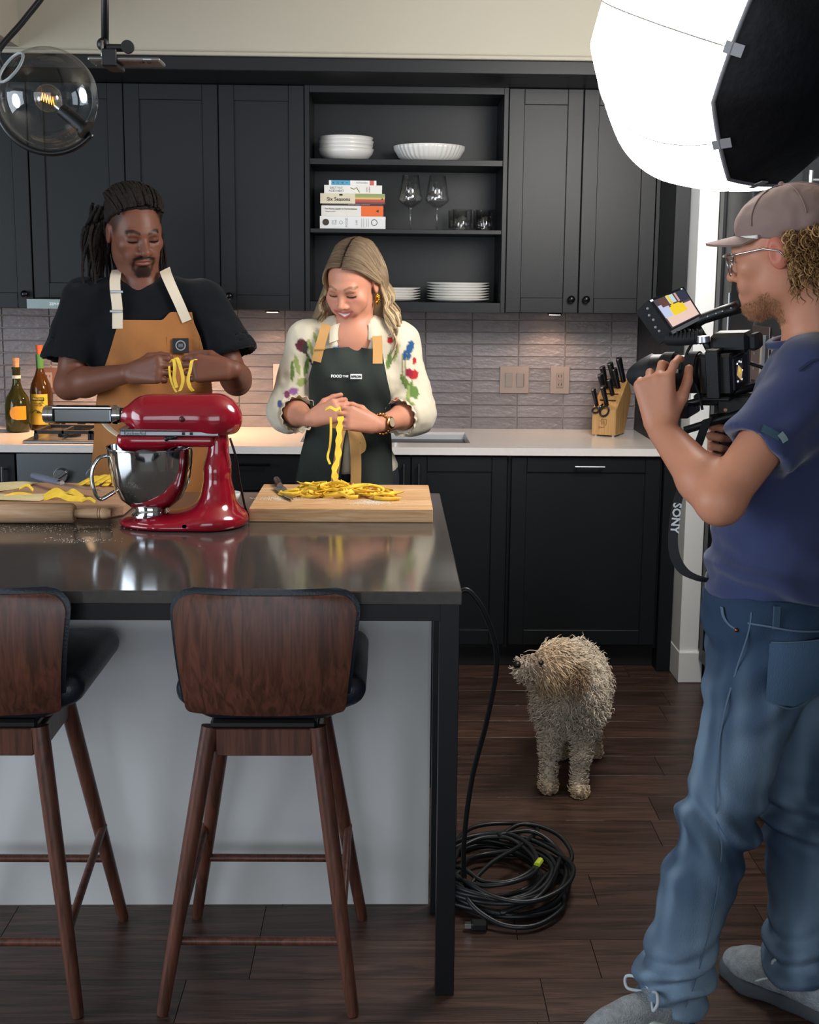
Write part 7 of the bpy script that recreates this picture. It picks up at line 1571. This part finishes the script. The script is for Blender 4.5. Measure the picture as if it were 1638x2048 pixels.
for (hx, hy), (px_, py_) in (((.575, -1.56), (.575, -1.535)), ((.655, -1.56), (.690, -1.525))):      # hind: knee forward, hock back
    kn, hk = (hx + (px_ - hx) * .4, hy - .045, .185), (px_, py_ + .045, .105); D.cap((hx, hy, .26), kn, .058, .042, .04); D.cap(kn, hk, .036, .024, .02); D.cap(hk, (px_, py_ + .01, .03), .021, .020, .015); D.ell((px_, py_ - .012, .018), (.024, .034, .018), .015)
D.cap((.615, -1.475, .33), (.63, -1.452, .37), .020, .014, .03)
D.chain([(.548, -1.866, .432), (.566, -1.890, .400), (.560, -1.898, .358)], [.016, .021, .012], .012, (.4, -.9, 0), .5); D.chain([(.505, -1.775, .435), (.520, -1.758, .40), (.52, -1.757, .36)], [.016, .02, .012], .012, (0, 1, 0), .5)
D.fn(lambda P: P[:, 2] - .001, (.58, -1.7, -.1), .35, .004, True)
v, f = mesh_sdf(D, .0065); v = relax(v, f, 1, .4); N_ = vnormals(v, f)
def fur_col(P):
    head_ = smooth01((.60 - np.linalg.norm((P - npv((.50, -1.83, .40))) * npv((1, 1, 1)), axis=1) / .16) / .35)[:, None]
    paw = smooth01((.06 - P[:, 2]) / .05)[:, None]; c_ = npv(lin('#e2d4c0')) * np.ones((len(P), 1)); c_ = c_ * (1 - head_ * .8) + npv(lin('#cfa878')) * head_ * .8; c_ = c_ * (1 - paw * .6) + npv(lin('#cfae80')) * paw * .6
    ear_ = smooth01((.045 - np.linalg.norm((P - npv((.563, -1.893, .392))) * npv((1.2, 1, .8)), axis=1)) / .015)[:, None]; c_ = c_ * (1 - ear_ * .75) + npv(lin('#94704a')) * ear_ * .75
    muz = smooth01((.045 - np.linalg.norm(P - npv((.435, -1.865, .415)), axis=1)) / .02)[:, None]; c_ = c_ * (1 - muz * .6) + npv(lin('#5d4838')) * muz * .6
    return c_
M_FUR = mat('dog fur', '#ffffff', .8, spec=.2, attr='Col')
npmesh('body', v, f, M_FUR, dg, fur_col(v) * .9)
rg = np.random.RandomState(2); n = 10500; tri = f[rg.randint(0, len(f), n)]; wts = rg.dirichlet((1, 1, 1, 1), n); P0 = (v[tri] * wts[..., None]).sum(1); NN = N_[tri].mean(1); NN /= np.linalg.norm(NN, axis=1, keepdims=True)
z = P0[:, 2]; ln = np.interp(z, [0, .04, .15, .25, .5], [.006, .008, .012, .034, .036]) * rg.uniform(.7, 1.3, n); ln *= np.where(np.linalg.norm(P0 - npv((.42, -1.86, .41)), axis=1) < .055, .45, 1); ln *= np.where((P0[:, 1] > -1.70) & (z > .2), .75, 1)
K = 8; t = np.linspace(0, 1, K)[None, :, None]; dirn = NN * .55 + npv((0, 0, -.75)) + rg.normal(0, .22, (n, 3)); hd_ = (np.linalg.norm(P0 - npv((.50, -1.83, .42)), axis=1) < .085)[:, None]; dirn = np.where(hd_, NN * .45 + npv((.55, .0, -.55)) + rg.normal(0, .18, (n, 3)), dirn); dirn /= np.linalg.norm(dirn, axis=1, keepdims=True)
A_ = rg.normal(0, 1, (n, 3)); A_ -= dirn * (A_ * dirn).sum(1, keepdims=True); A_ /= np.linalg.norm(A_, axis=1, keepdims=True); B_ = np.cross(dirn, A_); cr = np.where(hd_[:, 0], .0018, .0052)[:, None, None] * rg.uniform(.5, 1.3, (n, 1, 1)); ph_ = rg.uniform(0, 6, (n, 1, 1)); tw = rg.uniform(5, 10, (n, 1, 1))
paths = P0[:, None] + NN[:, None] * np.interp(z, [0, .15, .28], [.003, .005, .011])[:, None, None] * np.sin(np.minimum(t * 2, 1) * PI / 2) + dirn[:, None] * ln[:, None, None] * t + (A_[:, None] * np.cos(tw * t + ph_) + B_[:, None] * np.sin(tw * t + ph_)) * cr * np.minimum(t * 2, 1)
keep = np.linalg.norm(P0 - npv((.394, -1.869, .4215)), axis=1) > .015; ln = ln
paths[..., 2] = np.maximum(paths[..., 2], .002)
cl = fur_col(P0) * rg.uniform(.72, 1.35, (n, 1)); paths, cl = paths[keep], cl[keep]; n = len(paths); o = strands('fur', paths, np.tile(np.interp(np.linspace(0, 1, K), [0, .7, 1], [.0017, .0014, .0003]), (n, 1)), M_FUR, dg, 3, cl); o['kind'] = 'stuff'
M_NOSE = mat('dog nose', '#17120f', .3)
obj('nose', ball((.388, -1.871, .4225), (.0135, .0145, .0115), 12, 8), M_NOSE, dg, True)
obj('eye', ball((.460, -1.880, .430), .0075, 10, 8), M_NOSE, dg, True)
